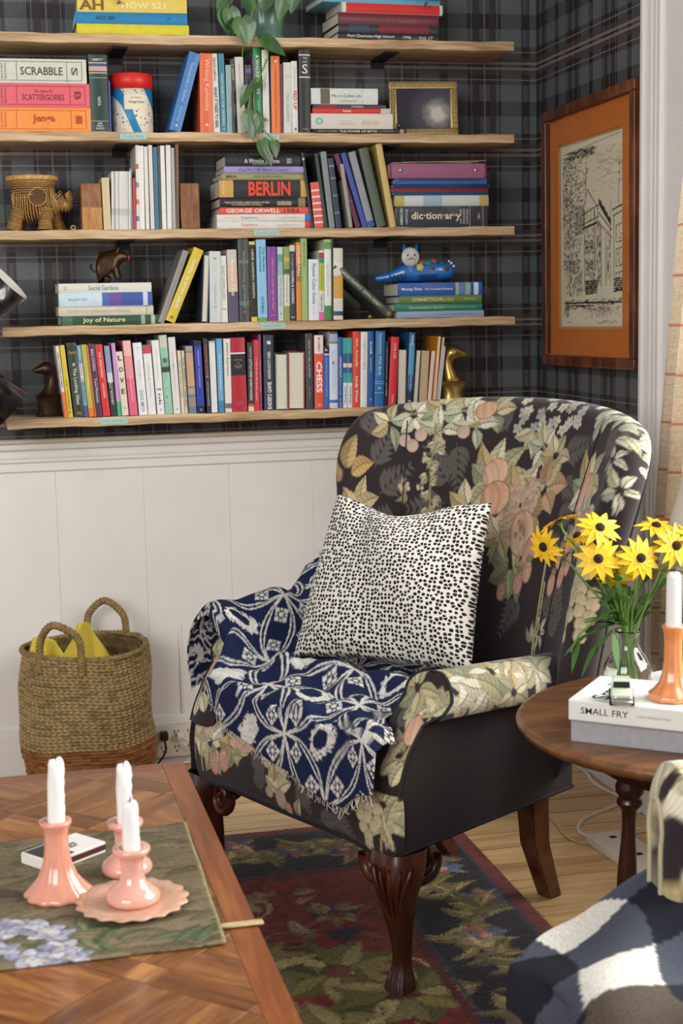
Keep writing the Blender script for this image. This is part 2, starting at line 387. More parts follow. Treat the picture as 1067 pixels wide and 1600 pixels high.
def arm_loop():
    """cross-section (x,z) from the inside bottom over the roll to the outer 4 o'clock; then the outer panel downwards"""
    pts = [(ARM_IN, z) for z in np.linspace(0.40, 0.53, 14)]
    cx, cz, r = 0.345, 0.556, 0.049
    # inside shoulder up to the roll
    for a in np.linspace(165, -40, 46):
        rr = r; x = cx + rr * math.cos(math.radians(a)); z = cz + rr * math.sin(math.radians(a))
        if a > 90: x = cx + (cx - ARM_IN) * math.cos(math.radians(a)); 
        pts.append((x, z))
    out = [(0.352, 0.512), (0.346, 0.49), (0.345, 0.46)] + [(0.345, z) for z in np.linspace(0.43, 0.285, 8)]
    return np.array(pts), np.array([pts[-1]] + out)
def arm_sweep(loop, ny, y1=0.50, side=1):
    t = np.linspace(0, 1, ny); x, z = loop[:, 0], loop[:, 1]
    yf = arm_front_y(z)
    y = yf[:, None] + (y1 - yf)[:, None] * t[None]
    X = x[:, None] * taper(y) + 0 * y
    Z = z[:, None] + 0 * y - 0.085 * np.clip(y - 0.1, 0, 1) * (z[:, None] > 0.45)
    return np.stack([side * X, y, Z], -1)
def arm_cap(side, nx=40, nz=100):
    """front facing of an arm: from the rail to the top of the scroll; grid over (k across, z)"""
    zs = np.linspace(0.395, 0.6035, nz); cx, cz, r = 0.345, 0.556, 0.049
    dz = np.clip(np.abs(zs - cz) / r, 0, 1); half = np.sqrt(1 - dz ** 2)
    xo = np.where(zs > cz, cx + r * half, np.maximum(cx + r * half * (np.abs(zs - cz) < r) * np.clip((zs - 0.505) / 0.03, 0, 1), np.interp(zs, [0.395, 0.46, 0.512], [0.345, 0.345, 0.352])))
    xi = np.where(zs > 0.556, cx - (cx - ARM_IN) * half, ARM_IN)
    k = np.linspace(0, 1, nx); X = xi[None] + (xo - xi)[None] * k[:, None]; Z = zs[None] + 0 * X
    bul = 0.010 * np.sin(PI * k)[:, None] ** 0.6
    Yv = arm_front_y(Z) - bul
    return np.stack([side * X * taper(Yv), Yv, Z], -1)
def rail_grid(nx=260, nz=56):
    path = [(-0.345, 0.14)] + [(-0.345, 0.06)] + [(-0.305 - 0.04 * math.cos(a), 0.04 - 0.04 * math.sin(a)) for a in np.linspace(0, PI / 2, 10)] + [(x, -0.014 * (1 - (x / 0.345) ** 2) if abs(x) < 0.345 else 0.0) for x in np.linspace(-0.26, 0.335, 30)] + [(0.343, 0.002), (0.3455, 0.012)]
    P = np.array(path); s = np.r_[0, np.cumsum(np.linalg.norm(np.diff(P, axis=0), axis=1))]
    ss = np.linspace(0, s[-1], nx); px = np.interp(ss, s, P[:, 0]); py = np.interp(ss, s, P[:, 1])
    zz = np.linspace(0, 1, nz); z = 0.285 + 0.125 * zz
    inn = 0.03 * np.clip((zz - 0.8) / 0.2, 0, 1) ** 2 + 0.004 * np.clip((0.1 - zz) / 0.1, 0, 1)
    bul = -0.006 * np.sin(PI * np.clip(zz, 0, 1))
    # shift inwards along the local normal
    tx, ty = np.gradient(px), np.gradient(py); L = np.hypot(tx, ty); nx_, ny_ = -ty / L, tx / L
    off = (inn + bul)
    X = px[:, None] + nx_[:, None] * off[None]; Y = py[:, None] + ny_[:, None] * off[None]
    scal = 0.012 * (np.exp(-((px - 0.30) / 0.07) ** 2) + np.exp(-((px + 0.30) / 0.07) ** 2))
    Z = z[None] - scal[:, None] * (1 - zz)[None] + 0.0 * X
    return np.stack([X, Y, Z], -1), np.stack([ss[:, None] + 0 * Z, Z], -1)
def cushion_grid(n=120, m=60):
    """closed rounded slab, uv from x,y"""
    a = np.linspace(-PI, PI, n, endpoint=False); b = np.linspace(-PI / 2, PI / 2, m)
    sp = lambda c, e: np.sign(c) * np.abs(c) ** e
    ca, sa, cb, sb = np.cos(a)[:, None], np.sin(a)[:, None], np.cos(b)[None], np.sin(b)[None]
    X = 0.258 * sp(ca, 0.25) * sp(cb, 0.35); Y = 0.245 + 0.255 * sp(sa, 0.25) * sp(cb, 0.35); Z = 0.435 + 0.05 * sp(sb, 0.6) + 0 * a[:, None] + 0 * X
    Z = Z + 0.012 * (sb > 0) * (1 - (X / 0.26) ** 2) * np.sqrt(np.clip(1 - ((Y - 0.245) / 0.26) ** 2, 0, 1))
    return np.stack([X * taper(Y), Y, Z], -1)
# ------------------------------------------------------------------ printed cloth: a small painter in metres
class Canvas:
    def __init__(s, u0, u1, v0, v1, bg, res=0.0012, seed=1):
        s.u0, s.v0, s.res = u0, v0, res; s.w = int((u1 - u0) / res) + 1; s.h = int((v1 - v0) / res) + 1
        s.img = np.zeros((s.h, s.w, 3)) + C3(bg); s.r = np.random.default_rng(seed)
    def win(s, cx, cy, R):
        i0 = max(0, int((cx - R - s.u0) / s.res)); i1 = min(s.w, int((cx + R - s.u0) / s.res) + 2)
        j0 = max(0, int((cy - R - s.v0) / s.res)); j1 = min(s.h, int((cy + R - s.v0) / s.res) + 2)
        if i0 >= i1 or j0 >= j1: return None
        X = s.u0 + np.arange(i0, i1) * s.res - cx; Y = s.v0 + np.arange(j0, j1) * s.res - cy
        return s.img[j0:j1, i0:i1], np.meshgrid(X, Y)
    def put(s, im, m, col): im[m] = col if np.ndim(col) == 1 else col[m]
    def leaf(s, cx, cy, ang, L, W, col, serr=0.12, rib='#6e6548', tone=0.25):
        q = s.win(cx, cy, L * 1.1)
        if q is None: return
        im, (X, Y) = q; ca, sa = math.cos(ang), math.sin(ang); t = (X * ca + Y * sa) / L; n = (-X * sa + Y * ca)
        bend = 0.10 * L * np.sin(t * PI); n = n - bend
        wd = W * np.clip(np.sin(PI * np.clip(t, 0, 1) ** 0.75), 0, 1) * (1 + serr * np.abs(np.sin(t * 24)))
        m = (t > 0) & (t < 1) & (np.abs(n) < wd); c = C3(col)
        sh = 1 - tone * (n > 0) + 0.12 * np.sin(t * 40 + n * 300) - 0.35 * tone * t
        s.put(im, m & (np.abs(n) > wd - 0.0022), c * 0.6)
        m2 = m & (np.abs(n) < wd - 0.0014); im[m2] = np.clip(c[None, None] * sh[..., None], 0, 1)[m2]
        s.put(im, m & (np.abs(n) < 0.0012) & (t < 0.92), C3(rib))
    def leaves(s, cx, cy, k, L, W, cols, a0=0.0, spread=2 * PI, jit=0.25):
        for i in range(k):
            a = a0 + spread * (i / max(1, k)) + s.r.uniform(-jit, jit); l = L * s.r.uniform(0.75, 1.15)
            s.leaf(cx + 0.15 * L * math.cos(a), cy + 0.15 * L * math.sin(a), a, l, W * s.r.uniform(0.8, 1.15), cols[i % len(cols)])
    def fruit(s, cx, cy, rx, ry, ang, col, hi='#f0cfae', lo='#8e5a44', lines=0):
        q = s.win(cx, cy, max(rx, ry) * 1.1)
        if q is None: return
        im, (X, Y) = q; ca, sa = math.cos(ang), math.sin(ang); a = (X * ca + Y * sa) / rx; b = (-X * sa + Y * ca) / ry; d = a * a + b * b; m = d < 1
        k = np.clip(0.5 + 0.5 * (a * 0.3 - b * 0.5) + 0.15 * np.sin(a * 9), 0, 1)[..., None]; base = C3(lo) * (1 - k) + C3(hi) * k; mixc = 0.5 * C3(col) + 0.5 * base
        if lines: mixc = mixc * (1 - 0.25 * (np.sin(a * lines + b * b * 2) > 0.75))[..., None]
        im[m] = mixc[m]; s.put(im, m & (d > 0.86), C3(lo))
    def berries(s, cx, cy, R, n, r, col, lo='#7d5b4c', squash=1.0, hi='#ead8b8'):
        for i in range(n):
            a = s.r.uniform(0, 2 * PI); q = R * math.sqrt(s.r.uniform(0, 1)); s.fruit(cx + q * math.cos(a), cy + squash * q * math.sin(a), r * s.r.uniform(0.8, 1.15), r, 0, col, hi, lo)
    def grapes(s, cx, cy, W, H, r, col='#cdbd97'):
        y = 0.0
        while y < H:
            w = W * (1 - (y / H) ** 1.5) + r * 0.4; k = max(1, int(w / r * 0.62))
            for i in range(k): s.fruit(cx + (i - (k - 1) / 2) * r * 1.7 + s.r.uniform(-1, 1) * r * 0.3, cy - y + s.r.uniform(-1, 1) * r * 0.3, r, r * 1.08, 0, col, '#e9dcba', '#7c6c4c')
            y += r * 1.5
    def fern(s, cx, cy, ang, L, col='#5a534d', k=6):
        for i in range(k):
            L_ = L * 1.35; t = 0.08 + 0.85 * i / k; x = cx + L_ * t * math.cos(ang); y = cy + L_ * t * math.sin(ang); l = L_ * 0.40 * (1.12 - t)
            for sg in (-1, 1): s.leaf(x, y, ang + sg * 0.8, l, l * 0.17 + 0.001, col, 0.0, col, 0.1)
        s.stem([(cx, cy), (cx + L * math.cos(ang), cy + L * math.sin(ang))], 0.0012, col)
    def stem(s, pts, r, col):
        P = np.array(pts, float); n = max(2, int(np.linalg.norm(np.diff(P, axis=0), axis=1).sum() / (r * 0.8)))
        for t in np.linspace(0, len(P) - 1, n):
            i = min(int(t), len(P) - 2); p = P[i] + (P[i + 1] - P[i]) * (t - i); q = s.win(p[0], p[1], r * 1.5)
            if q is None: continue
            im, (X, Y) = q; s.put(im, X * X + Y * Y < r * r, C3(col))
    def blossom(s, cx, cy, R, col, k=5, mid='#a38a5c'):
        for i in range(k):
            a = 2 * PI * i / k + s.r.uniform(-0.2, 0.2); s.fruit(cx + 0.55 * R * math.cos(a), cy + 0.55 * R * math.sin(a), R * 0.5, R * 0.36, a, col, '#f0e6d2', '#6c665c')
        s.fruit(cx, cy, R * 0.2, R * 0.2, 0, mid)
    def strawberry(s, cx, cy, L, ang):
        s.fruit(cx, cy, L * 0.42, L * 0.6, ang, '#c58f7c', '#e2b59c', '#8a5648')
        for i in range(26):
            s.stem([(cx + s.r.uniform(-.3, .3) * L, cy + s.r.uniform(-.4, .4) * L)] * 2, 0.0011, '#e8cdb0')
        for a in (0.6, 1.2, 1.9, 2.5): s.leaf(cx, cy + L * 0.5, a, L * 0.4, L * 0.1, '#a9a274', 0)
    def sample(s, uv):
        x = np.clip((uv[:, 0] - s.u0) / s.res, 0, s.w - 1.001); y = np.clip((uv[:, 1] - s.v0) / s.res, 0, s.h - 1.001)
        i, j = x.astype(int), y.astype(int); fx, fy = (x - i)[:, None], (y - j)[:, None]; g = s.img
        return g[j, i] * (1 - fx) * (1 - fy) + g[j, i + 1] * fx * (1 - fy) + g[j + 1, i] * (1 - fx) * fy + g[j + 1, i + 1] * fx * fy
CLOTH = '#2a2021'; LF = ['#cfc096', '#b6b087', '#ddd1aa', '#c2a878', '#9a9f7c']; PALE = ['#d9d2b8', '#e4dcc2', '#c7c3a0', '#b9bda2']
def paint_back():
    c = Canvas(-0.64, 0.64, 0.36, 1.22, CLOTH, 0.0016)
    for x, y, a, l in ((-0.378, 0.90, 1.0, 0.09), (-0.36, 0.84, 0.6, 0.10), (-0.40, 0.97, 1.2, 0.08), (-0.153, 0.87, 2.3, 0.10), (-0.158, 0.83, 3.3, 0.10), (-0.13, 0.79, 3.9, 0.09), (0.169, 0.95, 0.4, 0.09),
                       (0.19, 0.90, -0.3, 0.07), (-0.15, 0.96, -1.4, 0.09), (0.21, 0.83, 0.2, 0.08), (0.28, 0.70, -0.6, 0.09), (0.26, 0.76, 2.6, 0.07), (0.36, 0.96, 1.0, 0.1), (-0.02, 0.99, 2.2, 0.09), (0.25, 0.63, 0.9, 0.08), (-0.3, 0.78, 3.0, 0.09), (0.13, 0.66, 4.2, 0.09), (0.30, 0.60, 0.8, 0.08)):
        c.fern(x, y, a, l)
    # garland along the crest on the far side
    c.stem([(-0.36, 1.0), (-0.28, 1.02), (-0.18, 1.03), (-0.06, 1.035)], 0.003, '#8d7f58')
    for x, y, k in ((-0.33, 1.0, 5), (-0.27, 1.02, 6), (-0.20, 1.035, 7), (-0.14, 1.03, 6), (-0.07, 1.03, 5), (-0.20, 0.99, 4), (-0.11, 1.0, 4)):
        c.leaves(x, y, k, 0.055, 0.014, LF if k % 2 else PALE)
    c.fruit(-0.09, 1.035, 0.028, 0.02, 0.3, '#c99a7c')
    for x, y in ((-0.29, 0.962), (-0.268, 0.950), (-0.247, 0.975), (-0.137, 0.985)): c.fruit(x, y, 0.017, 0.015, 0, '#c4a894', '#e6d6bd', '#8b6f60', 9)
    # hanging vine below it
    c.stem([(-0.21, 1.0), (-0.212, 0.9), (-0.2, 0.80), (-0.21, 0.72)], 0.0028, '#8b805a')
    for i in range(15):
        y = 0.98 - i * 0.018; c.leaves(-0.21 + 0.008 * math.sin(i), y, 2, 0.026, 0.007, LF, a0=3.6 if i % 2 else -0.5, spread=1.2)
        if i % 2: c.berries(-0.215 + 0.02 * (1 if i % 4 == 1 else -1), y, 0.012, 4, 0.005, '#b9a98d')
    c.leaves(-0.27, 0.845, 5, 0.035, 0.006, ['#a49877'], a0=2.2, spread=2.2); c.berries(-0.285, 0.86, 0.018, 6, 0.006, '#cbb79a')
    # far edge leaves
    for x, y, a in ((-0.47, 0.90, 1.1), (-0.485, 0.87, 2.0), (-0.46, 0.885, 0.3), (-0.48, 0.83, -0.5), (-0.43, 0.80, 1.3), (-0.44, 0.80, 0.4), (-0.49, 0.95, 1.7), (-0.43, 0.79, 2.2)):
        c.leaf(x, y, a, 0.085, 0.021, ['#bf9c62', '#c8b184', '#b39a66'][int(a * 10) % 3])
    # blue-grey blossoms at the crest, near side
    c.stem([(0.065, 1.04), (0.07, 0.99), (0.11, 0.95), (0.07, 0.90)], 0.003, '#9a8a62')
    for i in range(34):
        a = RNG.uniform(0, 1); c.blossom(0.0 + 0.22 * a, 1.03 + 0.05 * RNG.uniform(-1, 1) + 0.03 * a, 0.013, ['#8c959a', '#b9bdb4', '#6f7c86', '#d5cfba'][i % 4], 5)
    c.leaves(0.05, 1.0, 4, 0.05, 0.014, LF, a0=3.6, spread=2.4)
    c.leaves(0.095, 0.965, 6, 0.05, 0.015, PALE); c.leaves(0.14, 0.95, 6, 0.05, 0.015, LF)
    # fruit cluster
    c.leaves(-0.03, 0.88, 9, 0.085, 0.02, LF); c.leaves(0.06, 0.83, 9, 0.10, 0.022, LF); c.leaves(-0.09, 0.82, 7, 0.07, 0.02, LF); c.leaves(0.13, 0.88, 7, 0.07, 0.021, ['#c9a27c', '#c3b48a', '#b8906a'])
    c.leaves(0.08, 0.72, 8, 0.075, 0.019, ['#9a9c74', '#b9b487', '#8d9570'], a0=3.0, spread=3.6); c.leaves(0.02, 0.77, 6, 0.06, 0.016, LF)
    c.fruit(-0.030, 0.902, 0.037, 0.032, 0.5, '#dfb095', '#f3d6b8', '#a8745c', 7); c.fruit(-0.016, 0.850, 0.043, 0.037, 0.3, '#d8a07e', '#f0c9a4', '#a06a50', 6)
    c.berries(0.05, 0.845, 0.035, 26, 0.009, '#bf9a83'); c.berries(0.09, 0.862, 0.03, 18, 0.009, '#c6a58c'); c.berries(0.03, 0.80, 0.03, 16, 0.008, '#b99079')
    c.fruit(0.093, 0.785, 0.042, 0.050, 0.2, '#e0b591', '#f3d8b6', '#a87c5c', 5); c.berries(0.085, 0.79, 0.02, 22, 0.0042, '#9b5f4a', '#5c3328'); c.fruit(0.135, 0.755, 0.024, 0.036, -0.3, '#cf9a80', '#eec3a8', '#95604c', 8)
    for x, y, l in ((0.115, 0.684, 0.042), (0.142, 0.712, 0.042), (0.06, 0.66, 0.036)): c.strawberry(x, y, l, 0.1)
    # long pale stem on the seam and small sprays
    c.stem([(0.232, 0.55), (0.225, 0.64), (0.215, 0.72), (0.20, 0.80)], 0.004, '#b7a67e'); c.stem([(0.245, 0.55), (0.238, 0.63), (0.228, 0.7)], 0.002, '#d3c6a0')
    c.leaves(0.25, 0.60, 6, 0.035, 0.006, PALE); c.leaves(0.22, 0.57, 5, 0.04, 0.007, LF, a0=1.0, spread=1.6)
    # near wing: peach, blossom, strawberries, grapes
    c.leaves(0.31, 0.90, 8, 0.075, 0.019, LF + PALE); c.fruit(0.318, 0.888, 0.034, 0.044, 0.0, '#dfb095', '#f3d3b8', '#a5725c', 7)
    c.leaves(0.36, 0.83, 9, 0.065, 0.019, PALE + LF); c.fruit(0.36, 0.835, 0.042, 0.03, 0.4, '#c99c86', '#e8c9b0', '#7d5a50', 8); c.blossom(0.30, 0.80, 0.03, '#b9c0bd', 6)
    for x, y in ((0.303, 0.722), (0.272, 0.757), (0.300, 0.79), (0.33, 0.75), (0.26, 0.70)): c.strawberry(x, y, 0.042, 0)
    c.leaves(0.44, 0.80, 7, 0.06, 0.017, LF); c.grapes(0.45, 0.775, 0.10, 0.16, 0.0145); c.grapes(0.50, 0.72, 0.06, 0.1, 0.0145)
    # pale spray over the near shoulder
    for i in range(30):
        t = i / 29; x = 0.24 + 0.27 * t; y = 1.0 + 0.06 * math.sin(t * 2.4) + 0.035 * RNG.uniform(-1, 1)
        c.leaf(x, y, 0.9 + RNG.uniform(-0.7, 0.7), 0.055, 0.010, PALE[i % 4])
    for i in range(16): c.leaf(0.40 + 0.16 * i / 15, 1.03 + 0.04 * RNG.uniform(-1, 1), 0.2 + RNG.uniform(-0.5, 0.5), 0.06, 0.010, PALE[i % 4])
    c.leaves(0.44, 0.97, 5, 0.04, 0.009, PALE); c.leaves(0.50, 0.93, 5, 0.05, 0.011, PALE)
    return c
def paint_rail():
    c = Canvas(-0.02, 0.86, 0.26, 0.44, CLOTH, 0.0012, 3)
    for x, y, a in ((0.41, 0.31, 1.6), (0.43, 0.34, 2.4), (0.53, 0.36, -0.9), (0.55, 0.31, 1.3), (0.64, 0.33, -0.6), (0.66, 0.33, 0.9), (0.60, 0.30, 0.2), (0.38, 0.36, 0.4)): c.fern(x, y, a, 0.06)
    c.leaves(0.17, 0.385, 7, 0.055, 0.016, PALE); c.leaves(0.22, 0.37, 7, 0.06, 0.017, PALE + LF); c.fruit(0.16, 0.39, 0.018, 0.02, 0, '#c7bba0'); c.fruit(0.20, 0.40, 0.02, 0.018, 0, '#c39a88')
    c.leaves(0.12, 0.36, 6, 0.05, 0.014, LF); c.leaves(0.31, 0.385, 6, 0.05, 0.016, LF); c.fruit(0.335, 0.395, 0.05, 0.02, 0.0, '#cf9f80', '#eccbab', '#94694f', 5)
    c.strawberry(0.235, 0.330, 0.046, 0.1); c.strawberry(0.275, 0.345, 0.046, -0.2); c.leaf(0.31, 0.36, 0.2, 0.04, 0.014, '#b4ad80'); c.stem([(0.18, 0.38), (0.18, 0.30)], 0.003, '#b3a378'); c.stem([(0.20, 0.37), (0.20, 0.31)], 0.0024, '#b3a378')
    c.stem([(0.48, 0.305), (0.475, 0.36), (0.46, 0.39)], 0.003, '#a8985f')
    for a, l in ((1.5, .065), (1.0, .06), (2.1, .06), (0.5, .05), (2.7, .05)): c.leaf(0.474, 0.33, a, l, 0.014, LF[int(l * 100) % 3])
    c.leaves(0.455, 0.385, 4, 0.035, 0.012, LF); c.fruit(0.478, 0.312, 0.018, 0.022, 0.2, '#c0ad8c', '#e4d5b5', '#846e54', 6); c.fruit(0.44, 0.318, 0.013, 0.012, 0, '#b9a58c'); c.fruit(0.50, 0.298, 0.012, 0.014, 0, '#bb9682'); c.leaf(0.53, 0.29, 1.3, 0.04, 0.011, '#c3b48a')
    c.leaves(0.655, 0.365, 5, 0.03, 0.010, ['#c9a98a', '#b9a47e']); c.leaves(0.72, 0.38, 4, 0.04, 0.010, LF)
    c.leaves(0.78, 0.37, 8, 0.065, 0.015, LF + PALE); c.leaf(0.79, 0.31, 1.3, 0.09, 0.014, '#b9b88c'); c.leaf(0.805, 0.29, 1.9, 0.09, 0.013, '#c9c39c'); c.stem([(0.77, 0.28), (0.78, 0.34)], 0.003, '#b09c66')
    c.grapes(0.742, 0.362, 0.075, 0.085, 0.0125)
    return c
def paint_arm(seed, bold=True):
    c = Canvas(-0.02, 0.42, -0.03, 0.56, CLOTH, 0.0016, seed)
    c.fern(0.24, 0.30, 1.2, 0.09); c.fern(0.33, 0.42, 1.0, 0.08); c.fern(0.20, 0.18, 0.6, 0.08)
    for x, y in ((0.315, 0.12), (0.30, 0.17), (0.325, 0.21), (0.29, 0.24)): c.leaves(x, y, 7, 0.065, 0.019, LF + PALE)
    c.leaf(0.30, 0.19, 0.9, 0.09, 0.022, '#a9a67c'); c.leaf(0.31, 0.26, 1.9, 0.08, 0.02, '#b9b487')
    c.fruit(0.305, 0.325, 0.034, 0.055, 0.1, '#ddd3b6', '#f2ead2', '#93886a', 4); c.leaves(0.30, 0.37, 7, 0.06, 0.018, PALE); c.leaves(0.26, 0.33, 6, 0.06, 0.016, LF); c.leaves(0.34, 0.29, 6, 0.05, 0.015, LF)
    c.berries(0.22, 0.22, 0.04, 14, 0.010, '#bf9a83'); c.leaves(0.18, 0.25, 7, 0.06, 0.015, LF); c.leaves(0.15, 0.13, 7, 0.06, 0.015, LF); c.leaves(0.13, 0.35, 7, 0.06, 0.015, PALE)
    return c
def paint_cap(seed):
    c = Canvas(0.2, 0.46, 0.36, 0.66, CLOTH, 0.0012, seed)
    c.fern(0.29, 0.50, 1.2, 0.06)
    for a in (1.57, 1.1, 2.0, 0.6, 2.6): c.leaf(0.355, 0.535, a, 0.05, 0.015, ['#d6cda6', '#c3bd92', '#b4b088'][int(a * 7) % 3])
    c.leaf(0.345, 0.535, 2.9, 0.035, 0.012, '#bcb78c'); c.stem([(0.355, 0.54), (0.345, 0.50), (0.33, 0.45)], 0.003, '#a39468')
    for x, y, a in ((0.315, 0.50, 1.2), (0.33, 0.47, 2.4), (0.30, 0.455, 1.0), (0.335, 0.455, 0.2), (0.32, 0.43, 2.0), (0.29, 0.425, 0.7), (0.325, 0.41, 1.2), (0.29, 0.52, 0.6)): c.leaf(x, y, a, 0.05, 0.014, LF[int(a * 10) % 5])
    c.fruit(0.33, 0.505, 0.018, 0.026, 0.2, '#cfa486'); c.leaves(0.29, 0.57, 6, 0.05, 0.014, LF)
    return c
# ------------------------------------------------------------------ build the armchair
M_FLORAL = vcol('floral_cloth', rough=0.8, fuzz=0.22, bump=0.25, bscale=1100, sheen=0.15)
M_PLAINF = plain('aubergine_cloth', '#261b1a', 0.9, var=0.25, scale=420, bump=0.25, sheen=0.06)
M_PIPE = plain('dark_piping_cloth', '#211b1e', 0.8, var=0.15, scale=500)
M_LEG = wood('carved_mahogany', '#2c130a', '#4c2212', '#6e3a20', scale=(14, 14, 3), rough=0.32, coat=0.3)
def floral_grid(name, G, uv, cnv, parent, flip=False):
    n, m = G.shape[:2]; f = grid_faces(n, m)
    if flip: f = f[:, ::-1]
    return mesh(name, G.reshape(-1, 3), f, M_FLORAL, parent, cols=cnv.sample(uv.reshape(-1, 2)))
def armchair():
    root = empty('armchair', (CH_O[0], CH_O[1], 0), CH_RZ)
    V, F, uv, (rimB, rimE, rimN, P) = back_grids()
    ib = mesh('inside_back', V, F[:, ::-1], M_FLORAL, root, cols=paint_back().sample(uv))
    # outside of the back: the rim border carried down to the rail as plain cloth
    nu, nv = 80, 50; u1 = np.linspace(-1, 1, nu); v1 = np.linspace(0, 1, nv); U, Vv = np.meshgrid(u1, v1, indexing='ij')
    Q = bk_pt(U, Vv) + bk_nrm(np.clip(U, -0.999, 0.999), np.clip(Vv, 0.001, 0.999)) * (2 * BK_R - 0.0005)
    low = Q[:, :1].copy(); ext = []
    for k in np.linspace(1, 0, 8)[:-1][::-1]:
        e = low.copy(); e[..., 2] = 0.285 + (low[..., 2] - 0.285) * (1 - k); s = 1 - 0.30 * k
        e[..., 0] *= s; e[..., 1] += 0.0 * k; ext.append(e)
    Q2 = np.concatenate([np.concatenate(ext[::-1], 1), Q], 1)
    ob = mesh('outside_back', Q2.reshape(-1, 3), grid_faces(nu, Q2.shape[1]), M_PLAINF, root)
    ob['label'] = 'plain aubergine cloth of the outer back'
    tube('piping', rimB + rimE * 0.002 + rimN * 0.001, 0.0042, M_PIPE, root, 6)
    sv = np.linspace(0.05, 0.985, 60)
    for u in (-0.62, 0.62): tube('back_seam', bk_pt(np.full(60, u), sv) + np.array([0, -0.0006, 0]), 0.0014, M_PIPE, ib, 5)
    li, lo = arm_loop(); s = np.r_[0, np.cumsum(np.linalg.norm(np.diff(li, axis=0), axis=1))]
    for side in (1, -1):
        G = arm_sweep(li, 190, 0.53, side); li2 = li
        # densify across
        k = np.linspace(0, len(li) - 1, 120); i0 = np.minimum(k.astype(int), len(li) - 2); fr = (k - i0)[:, None]
        lid = li[i0] * (1 - fr) + li[i0 + 1] * fr; sd = np.interp(k, np.arange(len(li)), s)
        G = arm_sweep(lid, 190, 0.53, side); uv = np.stack([sd[:, None] + 0 * G[..., 1], G[..., 1]], -1)
        arm = floral_grid('arm', G, uv, paint_arm(5 if side > 0 else 6), root, flip=side < 0)
        cap = arm_cap(side); floral_grid('arm_front', cap, np.stack([np.abs(cap[..., 0]), cap[..., 2]], -1), paint_cap(8 if side > 0 else 9), arm, flip=side > 0)
        if side < 0: pass
        Go = arm_sweep(lo, 30, 0.53, side)
        mesh('arm_outside_panel', Go.reshape(-1, 3), grid_faces(*Go.shape[:2]) if side > 0 else grid_faces(*Go.shape[:2])[:, ::-1], M_PLAINF, root)
        edge = np.concatenate([cap[0, :, :], cap[::-1, -1, :][:0], cap[-1, ::-1, :]]) + np.array([0, -0.001, 0])
        tube('piping', edge, 0.0034, M_PIPE, arm, 6)
        tube('piping', Go[-1] + np.array([side * 0.002, 0, 0]), 0.004, M_PIPE, root, 6)
        # closing strip at the front below the arm roll
        fs = Go[1:, 0]; 
    R, ru = rail_grid(); rail = floral_grid('front_rail', R, ru, paint_rail(), root)
    tube('piping', R[:, 0] + np.array([0, -0.001, -0.001]), 0.004, M_PIPE, rail, 6)
    cg = cushion_grid(); cc = Canvas(-0.3, 0.3, -0.05, 0.55, CLOTH, 0.003, 11)
    for i in range(26): cc.leaves(RNG.uniform(-.25, .25), RNG.uniform(0, .5), 6, 0.06, 0.016, LF)
    n, m = cg.shape[:2]; mesh('seat_cushion', cg.reshape(-1, 3), grid_faces(n, m, cu=True), M_FLORAL, root, cols=cc.sample(cg.reshape(-1, 3)[:, :2]))
    box('seat_deck', -0.262, 0.262, 0.03, 0.52, 0.30, 0.40, M_PLAINF, root)
    # cabriole front legs with volutes and a ribbed foot
    for side in (1, -1):
        leg = cabriole(root, side)
    for side in (1, -1):
        bm = bmesh.new(); tp = Vector((side * 0.215, 0.47, 0.29)); ft = Vector((side * 0.155, 0.585, 0.0)); rings = []
        for k, w in ((0, 0.026), (0.5, 0.023), (1, 0.019)):
            c = tp.lerp(ft, k) + Vector((0, -0.018 * math.sin(k * PI), 0)); rings.append([bm.verts.new(c + Vector((a * w, b * w, 0))) for a, b in ((-1, -1), (1, -1), (1, 1), (-1, 1))])
        for a, b in zip(rings, rings[1:]):
            for i in range(4): bm.faces.new((a[i], a[(i + 1) % 4], b[(i + 1) % 4], b[i]))
        bm.faces.new(rings[0]); bm.faces.new(rings[-1])
        bmesh.ops.bevel(bm, geom=bm.edges[:], offset=0.003, segments=2, affect='EDGES')
        bm_obj('rear_leg', bm, M_LEG, root, auto=40)
    return root
